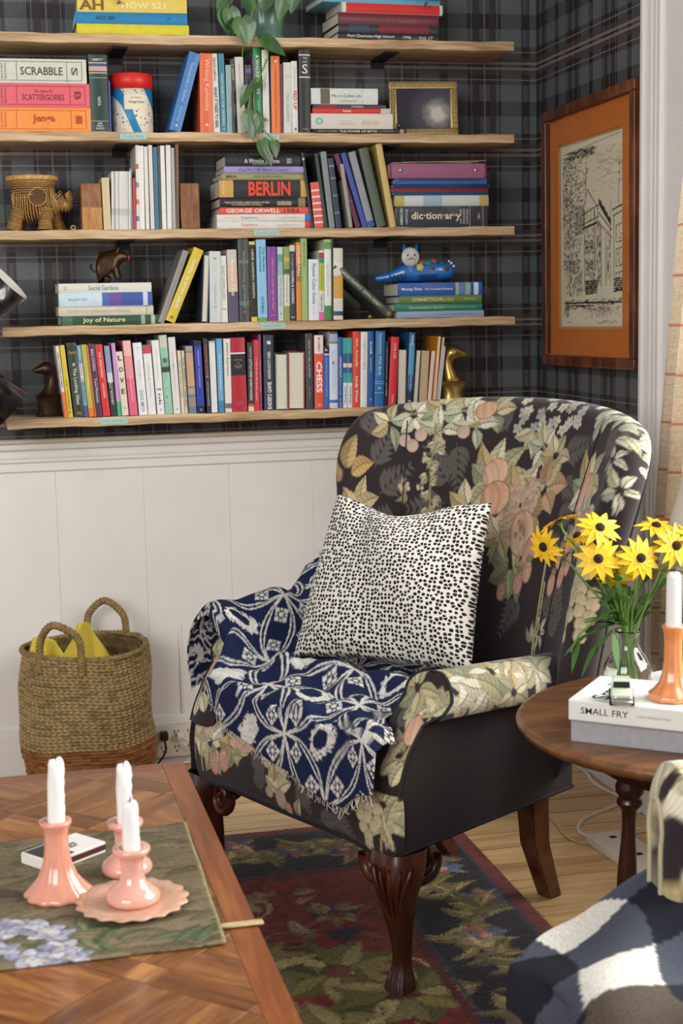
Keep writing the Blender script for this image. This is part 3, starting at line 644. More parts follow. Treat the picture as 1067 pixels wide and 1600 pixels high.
def cabriole(root, side):
    bx, by = side * 0.312, 0.030
    # the leg leaves the corner at 45 degrees outwards, knee forward, ankle back, foot forward
    d = np.array([side * 0.5, -0.85]); d /= np.linalg.norm(d)
    prof = [(0.285, 0.000, 0.046), (0.262, 0.006, 0.047), (0.235, 0.012, 0.043), (0.205, 0.013, 0.036), (0.17, 0.008, 0.029), (0.13, 0.000, 0.022), (0.09, -0.006, 0.0175), (0.065, -0.006, 0.0165), (0.048, -0.003, 0.0185), (0.030, 0.003, 0.0235), (0.014, 0.007, 0.0255), (0.004, 0.008, 0.0235), (0.0, 0.008, 0.020)]
    P = spline([(z, o, r) for z, o, r in prof], 70); n = 40; V = []
    for z, o, r in P:
        for k in range(n):
            a = 2 * PI * k / n; rr = r * (1 + 0.10 * math.cos(4 * a + PI))
            if z < 0.062: rr *= 1 + 0.07 * math.cos(a * 13) * min(1, (0.066 - z) / 0.02)      # ribbed foot
            if 0.12 < z < 0.275: rr *= 1 + 0.045 * math.cos(a * 11 + z * 70) * math.sin((z - 0.12) / 0.155 * PI)   # carved acanthus knee
            V.append((bx + d[0] * o + rr * math.cos(a), by + d[1] * o + rr * math.sin(a), max(0.0142, z)))
    V = np.array(V); F = [tuple(q) for q in grid_faces(len(P), n, cv=True)] + [tuple(range((len(P) - 1) * n, len(P) * n))]
    leg = mesh('front_leg', V, F, M_LEG, root)
    # scroll volutes at both sides of the knee
    for q, ax in ((np.array([-side * 1.0, 0.0]), 'x'), (np.array([0.0, 1.0]), 'y')):
        c = np.array([bx, by]) + q * 0.062 + d * 0.014; pts = []; rad = []
        for t in np.linspace(0, 1, 46):
            a = -0.3 + t * 3.6 * PI; r = 0.031 * (1 - t) ** 0.8 + 0.004
            pts.append((c[0] + q[0] * r * math.cos(a), c[1] + q[1] * r * math.cos(a), 0.243 - r * math.sin(a))); rad.append(0.0115 * (1 - 0.55 * t))
        tube('volute', pts, rad, M_LEG, leg, 8)
        tube('volute_neck', [np.array([bx, by, 0.272]), np.array([c[0], c[1], 0.272]) + np.array([q[0], q[1], 0]) * 0.01], 0.012, M_LEG, leg, 8)
    for k in range(5):     # carved leaf ridges down the knee
        a = math.atan2(d[1], d[0]) + (k - 2) * 0.42; pts = []
        for t in np.linspace(0, 1, 14):
            z = 0.262 - 0.115 * t * (1 - 0.12 * abs(k - 2)); o = np.interp(z, P[::-1, 0], P[::-1, 1]); r = np.interp(z, P[::-1, 0], P[::-1, 2]) * (1.0 + 0.05)
            aa = a * 1 + (math.atan2(d[1], d[0]) - a) * 0.55 * t
            pts.append((bx + d[0] * o + r * math.cos(aa), by + d[1] * o + r * math.sin(aa), z))
        tube('carved_leaf', pts, [0.0045 * math.sin(PI * (0.15 + 0.85 * t)) + 0.0008 for t in np.linspace(0, 1, 14)], M_LEG, leg, 6)
    return leg
tag(armchair(), 'wingback armchair in dark fruit-and-flower cloth, standing on carved legs before the shelves', 'armchair')
# ------------------------------------------------------------------ rug
def paint_rug():
    c = Canvas(0.10, 1.09, -2.25, -0.68, '#17141a', 0.003, 21); h, w = c.h, c.w
    X = c.u0 + np.arange(w) * c.res; Y = c.v0 + np.arange(h) * c.res; XX, YY = np.meshgrid(X, Y); im = c.img
    cols = lambda L: np.array([C3(k) for k in L])
    # red field with worn mottling
    field = (XX < 0.785) & (YY < -0.995)
    n = RNG.random((h // 6 + 2, w // 6 + 2)); n = np.kron(n, np.ones((6, 6)))[:h, :w]
    im[field] = (C3('#74271d') * (0.7 + 0.6 * n[..., None]))[field]
    olive = ['#8b7f3d', '#a1925a', '#6f6a35', '#b5a56a', '#7c7446']; tan = ['#9d8458', '#86734c', '#b39a6a', '#6b5f48']; blue = ['#2c2f42', '#3a3f55', '#242a3c']; rust = ['#7d2f22', '#8d4030', '#642620']
    r = c.r
    # field: scrolls and big leaves
    for i in range(90):
        x, y = r.uniform(0.12, 0.77), r.uniform(-2.2, -1.02); a = r.uniform(0, 6.28); c.leaf(x, y, a, r.uniform(.06, .13), r.uniform(.012, .03), (tan + rust + blue)[i % 10], 0.1, '#3b2a22', 0.4)
    for i in range(22):
        x, y = r.uniform(0.15, 0.75), r.uniform(-2.2, -1.05); a0 = r.uniform(0, 6.28)
        c.stem([(x + (0.02 + 0.004 * k) * math.cos(a0 + k * 0.5), y + (0.02 + 0.004 * k) * math.sin(a0 + k * 0.5)) for k in range(16)], 0.004, tan[i % 4])
    for x, y, a0 in ((0.60, -1.50, 0.3), (0.55, -1.75, 1.1), (0.70, -1.62, 2.0), (0.44, -1.45, 0.9)):
        for k in range(9): c.leaf(x + 0.02 * math.cos(a0 + k * 0.7), y + 0.02 * math.sin(a0 + k * 0.7), a0 + k * 0.7, 0.125, 0.034, olive[k % 5], 0.15, '#3d3a1e', 0.45)
        c.fruit(x, y, 0.03, 0.03, 0, '#6b3428', '#a2653f', '#2b1b18')
    for x, y in ((0.42, -1.28), (0.66, -1.22), (0.33, -1.62), (0.50, -2.0), (0.68, -1.95), (0.47, -1.12)):
        c.fruit(x, y, 0.05, 0.036, r.uniform(0, 3), '#2a3350', '#414c6b', '#1a1c2c'); c.leaves(x, y, 7, 0.07, 0.014, tan)
    for i in range(46): c.leaf(r.uniform(0.12, 0.77), r.uniform(-2.2, -1.02), r.uniform(0, 6.28), r.uniform(.05, .09), r.uniform(.008, .016), (rust + rust + tan)[i % 10], 0.1, '#3b1a16', 0.3)
    # guard line between field and border
    g = ((np.abs(XX - 0.79) < 0.012) & (YY < -0.985)) | ((np.abs(YY + 0.992) < 0.012) & (XX < 0.80)); im[g] = C3('#58201c') * (0.8 + 0.3 * n[g][:, None])
    g = ((np.abs(XX - 0.807) < 0.004) & (YY < -0.97)) | ((np.abs(YY + 0.976) < 0.004) & (XX < 0.81)); im[g] = C3('#2c3150')
    # black border: winding leaves
    for k in range(30):
        t = k / 29; y = -0.86 - 1.35 * t; x = 0.925 + 0.04 * math.sin(k * 0.9)
        for j in range(5): c.leaf(x, y, RNG.uniform(0, 6.28), RNG.uniform(.05, .10), RNG.uniform(.010, .020), (olive + tan)[(k + j * 3) % 9], 0.15, '#1d1a16', 0.4)
        if k % 4 == 0: c.leaves(x + 0.04, y, 7, 0.05, 0.015, ['#56607c', '#39425e', '#8d5a4a']); c.fruit(x + 0.04, y, 0.014, 0.014, 0, '#8d3a2c')
    for k in range(26):
        x = 0.13 + 0.76 * k / 25; y = -0.845 + 0.045 * math.sin(k * 1.1)
        for j in range(5): c.leaf(x, y, RNG.uniform(0, 6.28), RNG.uniform(.05, .09), RNG.uniform(.009, .018), (olive + tan)[(k + j * 2) % 9], 0.15, '#1d1a16', 0.4)
        if k % 4 == 1: c.leaves(x, y + 0.02, 7, 0.05, 0.013, ['#4a4a70', '#39425e', '#8d4a3a']); c.fruit(x, y + 0.02, 0.014, 0.012, 0, '#9d3a2a')
    # outer guard and edge
    e = (XX > 1.035) | (YY > -0.722); im[e] = (C3('#5a231c') * (0.75 + 0.5 * n[..., None]))[e]
    e = (np.abs(XX - 1.03) < 0.006) & (YY < -0.72) | (np.abs(YY + 0.728) < 0.006) & (XX < 1.03); im[e] = C3('#242b3e')
    im *= 1.55 * (0.72 + 0.5 * RNG.random((h, w)))[..., None]
    return c
def rug():
    xs = np.r_[np.linspace(-1.0, 0.24, 8)[:-1], np.linspace(0.24, 1.075, 280)]; ys = np.r_[np.linspace(-3.3, -2.1, 8)[:-1], np.linspace(-2.1, -0.684, 475)]
    X, Y = np.meshgrid(xs, ys, indexing='ij'); edge = np.minimum(np.minimum(1.075 - X, -0.684 - Y), np.minimum(X + 1.0, Y + 3.3))
    Z = 0.0125 * np.clip(edge / 0.008, 0, 1) ** 0.5 + 0.0016 * RNG.random(X.shape) * (edge > 0.004) + 0.0004
    cn = paint_rug(); V = np.stack([X, Y, Z], -1).reshape(-1, 3)
    o = mesh('hooked_rug', V, grid_faces(len(xs), len(ys)), vcol('rug_wool', 0.95, fuzz=0.35, bump=0.7, bscale=420, sheen=0.2), cols=cn.sample(V[:, :2] + RNG.normal(0, 0.0026, (len(V), 2))))
    tag(o, 'dark hooked wool rug with red field and leafy black border under the armchair', 'rug')
rug()
# ------------------------------------------------------------------ coffee table with parquet top
TX1, TY1, TX0, TY0, TZ = 0.322, -1.497, -0.75, -2.85, 0.45
M_PARQ = wood('parquet_block', '#5a3114', '#85522a', '#a8733c', scale=(5, 34, 34), rough=0.28, rnd=0.28, coat=0.35, bump=0.06)
M_PARQD = wood('parquet_strip', '#4c2810', '#70421e', '#8d5a2c', scale=(5, 34, 34), rough=0.30, rnd=0.35, coat=0.35, bump=0.06)
M_TBORD = wood('table_border_wood', '#5a2b12', '#7d421c', '#96592a', scale=(3, 30, 30), rough=0.30, rnd=0.2, coat=0.35, bump=0.06)
def clip_rect(poly, x0, x1, y0, y1):
    def cl(P, f, ix):
        out = []
        for i in range(len(P)):
            a, b = P[i], P[(i + 1) % len(P)]; fa, fb = f(a), f(b)
            if fa >= 0: out.append(a)
            if fa * fb < 0: t = fa / (fa - fb); out.append((a[0] + t * (b[0] - a[0]), a[1] + t * (b[1] - a[1])))
        return out
    for f in (lambda p: p[0] - x0, lambda p: x1 - p[0], lambda p: p[1] - y0, lambda p: y1 - p[1]):
        poly = cl(poly, f, 0)
        if len(poly) < 3: return []
    return poly
def coffee_table():
    root = empty('coffee_table', ((TX0 + TX1) / 2, (TY0 + TY1) / 2, 0)); cx, cy = root.location[:2]
    tag(root, 'low wooden coffee table with a diagonal parquet top beside the armchair', 'table')
    top = box('tabletop', TX0 - cx, TX1 - cx, TY0 - cy, TY1 - cy, TZ - 0.032, TZ - 0.006, M_TBORD, root, bev=0.003)
    b = 0.040
    def slab(name, poly, ang, mat, z0=TZ - 0.0065, z1=TZ):
        mx = sum(p[0] for p in poly) / len(poly); my = sum(p[1] for p in poly) / len(poly); ca, sa = math.cos(-ang), math.sin(-ang)
        q = [((x - mx), (y - my)) for x, y in poly]; q = [(x * ca - y * sa, x * sa + y * ca) for x, y in q]; n = len(q)
        sh = [(x * (1 - 0.0006 / max(abs(x), abs(y), 0.01)), y * (1 - 0.0006 / max(abs(x), abs(y), 0.01))) for x, y in q]
        V = [(x, y, z0) for x, y in q] + [(x, y, z1 - 0.0004) for x, y in q] + [(x, y, z1) for x, y in sh]
        F = [tuple(range(2 * n, 3 * n))] + [(i, (i + 1) % n, n + (i + 1) % n, n + i) for i in range(n)] + [(n + i, n + (i + 1) % n, 2 * n + (i + 1) % n, 2 * n + i) for i in range(n)]
        o = mesh(name, V, F, mat, top, smooth=False); o.location = (mx - cx, my - cy, 0); o.rotation_euler = (0, 0, ang); return o
    g = 0.0005
    for p, a in (([(TX1 - b + g, TY0), (TX1, TY0), (TX1, TY1), (TX1 - b + g, TY1)], PI / 2), ([(TX0, TY0), (TX0 + b - g, TY0), (TX0 + b - g, TY1), (TX0, TY1)], PI / 2),
                 ([(TX0 + b, TY1 - b + g), (TX1 - b, TY1 - b + g), (TX1 - b, TY1), (TX0 + b, TY1)], 0), ([(TX0 + b, TY0), (TX1 - b, TY0), (TX1 - b, TY0 + b - g), (TX0 + b, TY0 + b - g)], 0)):
        slab('border_board', p, a, M_TBORD)
    S, s = 0.150, 0.048; per = S + s; x0, x1, y0, y1 = TX0 + b, TX1 - b, TY0 + b, TY1 - b; R2 = math.sqrt(0.5)
    def rot(u, v): return ((u - v) * R2 + 0.02, (u + v) * R2 - 2.2)
    for i in range(-6, 7):
        for j in range(-6, 7):
            u, v = i * per, j * per
            for nm, (a, c, d, e), ang, m in (('parquet_block', (u, u + S, v, v + S), PI / 4 if (i + j) % 2 else -PI / 4, M_PARQ), ('parquet_strip', (u + S, u + per, v, v + S), -PI / 4 + PI, M_PARQD),
                                         ('parquet_strip', (u, u + S, v + S, v + per), PI / 4, M_PARQD), ('parquet_key', (u + S, u + per, v + S, v + per), PI / 4, M_PARQ)):
                P = clip_rect([rot(a + g, d + g), rot(c - g, d + g), rot(c - g, e - g), rot(a + g, e - g)], x0, x1, y0, y1)
                if len(P) >= 3:
                    ar = abs(sum(P[k][0] * P[(k + 1) % len(P)][1] - P[(k + 1) % len(P)][0] * P[k][1] for k in range(len(P)))) / 2
                    if ar > 0.0002: slab(nm, P, ang, m)
    for sx in (TX0 - cx + 0.05, TX1 - cx - 0.05):
        for sy in (TY0 - cy + 0.05, TY1 - cy - 0.05):
            o = lathe('leg', [(0.001, 0.0142), (0.018, 0.0142), (0.022, 0.03), (0.016, 0.10), (0.024, 0.25), (0.030, 0.33), (0.033, 0.36), (0.033, 0.418)], M_TBORD, root, 20); o.location = (sx, sy, 0)
    for nm, x0_, x1_, y0_, y1_ in (('apron', TX0 + .04, TX1 - .04, TY1 - .06, TY1 - .04), ('apron', TX0 + .04, TX1 - .04, TY0 + .04, TY0 + .06), ('apron', TX1 - .06, TX1 - .04, TY0 + .06, TY1 - .06), ('apron', TX0 + .04, TX0 + .06, TY0 + .06, TY1 - .06)):
        box(nm, x0_ - cx, x1_ - cx, y0_ - cy, y1_ - cy, TZ - 0.10, TZ - 0.033, M_TBORD, root)
coffee_table()
# unframed oil painting lying on the table
def painting():
    c = Canvas(-0.42, 0.28, -2.33, -1.84, '#5c5540', 0.002, 31); h, w = c.h, c.w; im = c.img
    X = c.u0 + np.arange(w) * c.res; Y = c.v0 + np.arange(h) * c.res; XX, YY = np.meshgrid(X, Y)
    t = np.clip((YY + 2.33) / 0.49, 0, 1)[..., None]; im[:] = C3('#7d7058') * (1 - t) + C3('#6a6046') * t
    r = c.r
    for i in range(420):
        x, y = r.uniform(-.42, .28), r.uniform(-2.33, -1.84); c.leaf(x, y, r.uniform(-0.4, 0.5), r.uniform(.03, .10), r.uniform(.004, .012), ['#6f6449', '#7f7356', '#5f563d', '#8a7e60', '#756a50', '#827556'][i % 6], 0, '#5c5540', 0.2)
    for i in range(26): c.leaf(r.uniform(-.1, .27), r.uniform(-2.31, -2.2), r.uniform(-.5, 2.5), .06, .012, ['#6a7052', '#5f6a4c', '#7d7f5c'][i % 3], 0, '#3c4030', 0.3)
    for i in range(34):
        x, y = r.uniform(-.40, .10) - 0.03, r.uniform(-2.325, -2.16); x = min(x, 0.11 - (y + 2.33) * 0.6)
        for k in range(5): a = k * 1.256 + r.uniform(0, 1); c.fruit(x + .016 * math.cos(a), y + .012 * math.sin(a), .017, .010, a, ['#8f93ad', '#b9bbc8', '#6d7396', '#a7a3b5', '#d0ccc8', '#565c82'][(i + k) % 6], '#e2e0dc', '#4c4f6a')
        c.fruit(x, y, .004, .004, 0, '#c9b070')
    for i in range(12):
        x, y = r.uniform(-.40, .02), r.uniform(-2.14, -1.99); c.leaves(x, y, 5, .035, .012, ['#bdbb9d', '#a9aa88', '#cfcab0'])
    e = (XX > 0.267) | (YY > -1.8455); im[e] = C3('#94875f') * (0.7 + 0.5 * RNG.random((h, w, 1)))[e]
    u = np.linspace(-0.42, 0.271, 240); v = np.linspace(-2.322, -1.846, 170); U, V = np.meshgrid(u, v, indexing='ij')
    curl = 0.003 * np.clip((U - 0.2) / 0.07, 0, 1) ** 2 + 0.0015 * np.sin(V * 30) * np.clip((U - 0.22) / 0.05, 0, 1); Z = TZ + 0.0035 + np.abs(curl)
    Xs = U + 0.010 * (V + 2.32) / 0.47
    o = mesh('oil_painting', np.stack([Xs, V, Z], -1).reshape(-1, 3), grid_faces(240, 170), vcol('oil_paint', 0.55, fuzz=0.15, bump=0.35, bscale=160), cols=c.sample(np.stack([U, V], -1).reshape(-1, 2)))
    md = o.modifiers.new('thick', 'SOLIDIFY'); md.thickness = 0.0025; md.offset = -1
    tag(o, 'unframed oil painting of pale blue flowers lying flat on the coffee table', 'painting')
    box('frayed_edge', 0.268, 0.330, -2.272, -2.258, TZ + 0.0015, TZ + 0.0045, plain('raw_canvas', '#b9a578', 0.9, var=0.2, scale=200), o, bev=0.001)
painting()
# candlesticks and candles
M_PINK = plain('pink_glazed_ceramic', '#e39a80', 0.18, var=0.06, scale=30, coat=0.6)
M_PINK2 = plain('pale_pink_ceramic', '#e3a592', 0.15, var=0.05, scale=30, coat=0.7)
t = NT('white_wax'); t.b.inputs['Subsurface Weight'].default_value = 0.35; t.b.inputs['Subsurface Radius'].default_value = (0.01, 0.008, 0.006); t.b.inputs['Roughness'].default_value = 0.4
no = t.n('ShaderNodeTexNoise', i_Scale=60.0); t.base(t.ramp(no.outputs['Fac'], [(0.3, C('#e9e6e0')), (0.7, C('#f6f4ef'))])); M_WAX = t.m
M_WICK = plain('burnt_wick', '#2a211c', 0.9)
def candlestick(x, y, z0, prof, mat, label, flutes=0):
    wob = (lambda a, r, z: r * (1 + 0.035 * math.cos(flutes * a) * min(1, max(0, (prof[-2][1] - z) / 0.02)))) if flutes else None
    o = lathe('candlestick', prof, mat, None, 64, wob=wob); o.location = (x, y, z0)
    tag(o, label, 'candlestick', 'candlesticks on the tables'); return o
def candle(x, y, z0, h, r, label, drip=1.0, tilt=0.0):
    n, m = 28, 40; V = []
    for i in range(n):
        a = 2 * PI * i / n
        for j in range(m):
            t_ = j / (m - 1); rr = r * (1 - 0.10 * t_) * (1 + drip * (0.09 * math.sin(3 * a + 9 * t_) * t_ ** 2 + 0.10 * max(0, math.cos(a - 0.3)) ** 8 * math.sin(t_ * 17) ** 2))
            z = h * t_
            if j > m - 3: rr *= (0.82, 0.0)[j - m + 2]; z = h * (1.0 if j == m - 2 else 0.985) + 0.003 * drip * math.sin(a * 2)
            V.append((rr * math.cos(a), rr * math.sin(a), z))
    o = mesh('candle', V, grid_faces(n, m, cu=True), M_WAX); o.location = (x, y, z0); o.rotation_euler = (0, tilt, 0)
    tube('wick', [(0, 0, h - 0.004), (0.0005, 0, h + 0.004), (0.002, 0, h + 0.008)], 0.0009, M_WICK, o, 6)
    return tag(o, label, 'candle', 'white taper candles')
zb = TZ + 0.0036
P1 = [(0.001, 0.002), (0.046, 0.0), (0.048, 0.003), (0.046, 0.007), (0.036, 0.016), (0.026, 0.030), (0.0195, 0.048), (0.0165, 0.068), (0.0165, 0.088), (0.0185, 0.099), (0.0225, 0.105), (0.0225, 0.109), (0.015, 0.109), (0.0125, 0.104), (0.0125, 0.09)]
candlestick(0.068, -2.092, zb, P1, M_PINK, 'tall fluted pink ceramic candlestick in front of the matchbox', 12)
candle(0.069, -2.092, zb + 0.098, 0.098, 0.0122, 'white taper candle in the tall fluted pink candlestick', 1.0, 0.03)
P2 = [(0.001, 0.002), (0.034, 0.0), (0.037, 0.004), (0.0375, 0.010), (0.034, 0.016), (0.026, 0.022), (0.0185, 0.030), (0.0155, 0.042), (0.0155, 0.058), (0.018, 0.065), (0.0245, 0.069), (0.0265, 0.074), (0.0255, 0.078), (0.019, 0.078), (0.0125, 0.075), (0.0125, 0.06)]
candlestick(0.170, -2.030, zb, P2, M_PINK2, 'short pink candlestick standing behind the scalloped dish')
candle(0.170, -2.030, zb + 0.067, 0.094, 0.0118, 'dripping white candle in the rear short pink candlestick', 1.6)
# scalloped dish
def wobd(a, r, z): return r * (1 + (0.035 * math.cos(17 * a) if r > 0.05 else 0))
dish = lathe('scalloped_dish', [(0.001, 0.0005), (0.040, 0.0), (0.055, 0.003), (0.072, 0.0065), (0.077, 0.0075), (0.076, 0.0095), (0.060, 0.0075), (0.045, 0.005), (0.001, 0.0045)], plain('rosy_beige_ceramic', '#cca186', 0.25, var=0.12, scale=18, coat=0.5), None, 136, loc=(0.165, -2.160, zb), wob=wobd)
tag(dish, 'shallow beige dish with a scalloped rim under the front candlestick', 'dish')
candlestick(0.167, -2.158, zb + 0.0052, P2, M_PINK2, 'short pink candlestick standing on the scalloped dish')
candle(0.167, -2.158, zb + 0.0725, 0.074, 0.0122, 'stubby white candle above the scalloped dish', 0.6)
# matchbox
mbx = box('matchbox', -0.054, 0.054, -0.034, 0.034, 0.0, 0.0165, plain('matchbox_card', '#e4e0da', 0.6, var=0.03), None, bev=0.0008)
mbx.location = (0.083, -1.945, zb); mbx.rotation_euler = (0, 0, math.radians(38))
box('striking_strip', -0.0535, 0.0535, -0.0345, -0.0338, 0.004, 0.0125, plain('striker', '#4a1f1c', 0.9, var=0.2, scale=400), mbx)
box('printed_label', -0.050, -0.005, -0.031, 0.031, 0.0165, 0.0168, plain('match_label_ink', '#3c3836', 0.7), mbx)
for k in range(9): box('printed_mark', 0.004 + 0.004 * (k % 4), 0.0085 + 0.0045 * (k % 4), -0.012 + 0.006 * (k // 3), -0.008 + 0.006 * (k // 3), 0.0165, 0.0168, plain('match_label_ink', '#3c3836', 0.7), mbx)
tag(mbx, 'white matchbox with a dark printed lid behind the tall candlestick', 'matchbox')
# ------------------------------------------------------------------ dotted cushion on the armchair
def chair_world(P):
    P = np.asarray(P, float); c, s = math.cos(CH_RZ), math.sin(CH_RZ)
    return np.stack([CH_O[0] + c * P[..., 0] - s * P[..., 1], CH_O[1] + s * P[..., 0] + c * P[..., 1], P[..., 2]], -1)
def dot_mat():
    t = NT('dotted_linen'); tc = t.n('ShaderNodeTexCoord'); ns = t.n('ShaderNodeTexNoise', i_Scale=60.0, i_Detail=1.0); t.l(tc.outputs['UV'], ns.inputs['Vector'])
    dv = t.n('ShaderNodeVectorMath', operation='MULTIPLY_ADD'); t.l(ns.outputs['Color'], dv.inputs[0]); dv.inputs[1].default_value = (0.003,) * 3; t.l(tc.outputs['UV'], dv.inputs[2])
    vo = t.n('ShaderNodeTexVoronoi', voronoi_dimensions='2D', feature='F1'); vo.inputs['Scale'].default_value = 104.0; vo.inputs['Randomness'].default_value = 0.62; t.l(dv.outputs[0], vo.inputs['Vector'])
    sz = t.n('ShaderNodeSeparateColor'); t.l(vo.outputs['Color'], sz.inputs[0])
    th = t.math('ADD', 0.31, t.math('MULTIPLY', sz.outputs[0], 0.12)); ve = t.n('ShaderNodeTexVoronoi', voronoi_dimensions='2D', feature='DISTANCE_TO_EDGE'); ve.inputs['Scale'].default_value = 104.0; ve.inputs['Randomness'].default_value = 0.62; t.l(dv.outputs[0], ve.inputs['Vector'])
    m = t.math('MULTIPLY', t.math('LESS_THAN', vo.outputs['Distance'], th), t.math('GREATER_THAN', ve.outputs['Distance'], 0.075))
    fine = t.n('ShaderNodeTexNoise', i_Scale=1400.0); t.l(tc.outputs['UV'], fine.inputs['Vector'])
    t.base(t.mix(m, t.ramp(fine.outputs['Fac'], [(0.3, C('#d9d2c6')), (0.7, C('#efeae1'))]), C('#17151a')))
    t.b.inputs['Roughness'].default_value = 0.85; t.bump(fine.outputs['Fac'], 0.15, 0.0006); return t.m
def cushion():
    BL, BR, TL, TR = (np.array(p) for p in ((-0.190, 0.165, 0.535), (0.205, 0.315, 0.545), (-0.193, 0.30, 0.872), (0.160, 0.415, 0.872)))
    n = 110; a = np.linspace(-1, 1, n); A, B = np.meshgrid(a, a, indexing='ij')
    ins = lambda t: 0.055 * (1 - t * t)
    A2 = A * (1 - ins(B)); B2 = B * (1 - ins(A) - 0.19 * np.exp(-((A + 0.10) / 0.55) ** 2) * np.clip(B, 0, 1))
    s = (A2 + 1) / 2; t = (B2 + 1) / 2
    Pm = (BL[None, None] * ((1 - s) * (1 - t))[..., None] + BR * (s * (1 - t))[..., None] + TL * ((1 - s) * t)[..., None] + TR * (s * t)[..., None])
    ux = BR - BL; uz = TL - BL; nr = np.cross(ux, uz); nr /= np.linalg.norm(nr)     # towards the front
    if nr[1] > 0: nr = -nr
    th = 0.082 * np.clip((1 - A ** 2) * (1 - B ** 2), 0, 1) ** 0.42
    fold = -0.022 * np.exp(-((A + 0.28 + 0.25 * B) / 0.16) ** 2) * np.clip(B, 0, 1) ** 1.2 + 0.006 * np.sin(A * 5 + B * 3) * np.clip(th / 0.05, 0, 1) + 0.004 * np.sin(A * 13 - B * 6) * np.clip(np.abs(B) - 0.3, 0, 1)
    Fp = Pm + nr * (th + fold * (th > 0.004))[..., None]; Bp = Pm - nr * (th * 0.75)[..., None]
    V = np.concatenate([Fp.reshape(-1, 3), Bp.reshape(-1, 3)]); F = np.concatenate([grid_faces(n, n)[:, ::-1], grid_faces(n, n, off=n * n)])
    uv = np.stack([A * 0.205, B * 0.185], -1).reshape(-1, 2)
    W_ = chair_world(V); c0 = W_.mean(0)
    o = mesh('throw_pillow', W_ - c0, F, dot_mat(), uv=np.concatenate([uv, uv + 1.0]), loc=c0)
    bm = bmesh.new(); bm.from_mesh(o.data); bmesh.ops.remove_doubles(bm, verts=bm.verts[:], dist=0.0002); bm.to_mesh(o.data); bm.free()
    tag(o, 'square white pillow with small black dots leaning in the armchair', 'pillow')
cushion()
# ------------------------------------------------------------------ woven coverlet over the far arm and seat
def paint_coverlet():
    c = Canvas(-0.05, 1.15, -0.05, 0.85, '#101c3e', 0.0016, 41); h, w = c.h, c.w; im = c.img
    U = c.u0 + np.arange(w) * c.res; V = c.v0 + np.arange(h) * c.res; UU, VV = np.meshgrid(U, V)
    wht = C3('#d6d2ca'); ca = math.cos(0.62); sa = math.sin(0.62); S = (UU * ca + VV * sa); T = (-UU * sa + VV * ca); Pd = 0.172
    s = (S / Pd) % 1 - 0.5; t = (T / Pd) % 1 - 0.5     # node at cell corner (+-.5), centre 0
    m = np.zeros((h, w), bool)
    jag = 0.007 * (((UU / 0.0035).astype(int) + (VV / 0.0035).astype(int)) % 2)
    for a, b in ((s, t), (t, s)):
        bow = 0.17 * np.cos(a * PI)               # arcs between the nodes, bowing both ways
        for sg in (1, -1):
            for bb in (b - 0.5, b + 0.5):
                for off in (0.0, 0.062):
                    m |= np.abs(bb - sg * (bow + off * np.cos(a * PI))) < 0.0085 + jag
    def ros(ds, dt):
        r = np.hypot(ds, dt); k = np.zeros_like(m); q = 0.030
        for i in (-1, 0, 1):
            for j in (-1, 0, 1):
                if (i + j) % 2 == 0: k |= (np.abs(ds - i * 0.062) < q) & (np.abs(dt - j * 0.062) < q)
                else: k |= (np.abs(ds - i * 0.075) < 0.018) & (np.abs(dt - j * 0.075) < 0.018)
        return k & (r < 0.13)
    clear = np.zeros_like(m); rr = np.zeros_like(m)
    for ds, dt in ((0.22, 0.5), (-0.22, 0.5), (0.5, 0.22), (0.5, -0.22)):
        for i in (-1, 0, 1):
            for j in (-1, 0, 1):
                a, b = s - (ds + i), t - (dt + j); clear |= np.hypot(a, b) < 0.125; rr |= ros(a * 1.08, b * 1.08)
    m = (m & ~clear) | rr
    im[m] = wht * (0.82 + 0.25 * RNG.random((h, w, 1)))[m]
    # worn, ragged white ovals in the cells
    n1 = np.kron(RNG.random((h // 5 + 2, w // 5 + 2)), np.ones((5, 5)))[:h, :w]; n2 = np.kron(RNG.random((h // 2 + 2, w // 14 + 2)), np.ones((2, 14)))[:h, :w]
    ci, cj = np.floor(S / Pd).astype(int), np.floor(T / Pd).astype(int); hsh = ((ci * 7 + cj * 13) % 5)
    r = np.hypot(s / 0.16, t / 0.22) + 0.22 * (n1 - 0.5) + 0.35 * (n2 - 0.5)
    hole = (np.hypot((s + 0.02) / 0.09, (t - 0.03) / 0.13) + 0.2 * (n1 - 0.5) < 1) & (hsh % 2 == 0)
    wm = (r < 1) & ~hole; im[wm] = wht * (0.80 + 0.30 * n2[..., None])[wm]
    # border of small zigzags on the part hanging over the arm
    bz = UU < 0.30; z = (np.abs(((VV / 0.022) % 1) - 0.5) * 0.018 + UU) % 0.018 < 0.006; z2 = (((UU / 0.05) % 1) < 0.5)
    k = bz & z & z2 & (UU < 0.13 + 0.03 * np.sin(VV * 40)); im[k] = wht * 0.9
    tone = 1 + 0.15 * (np.kron(RNG.random((h // 3 + 2, w // 3 + 2)), np.ones((3, 3)))[:h, :w] - 0.5); im *= tone[..., None]
    return c
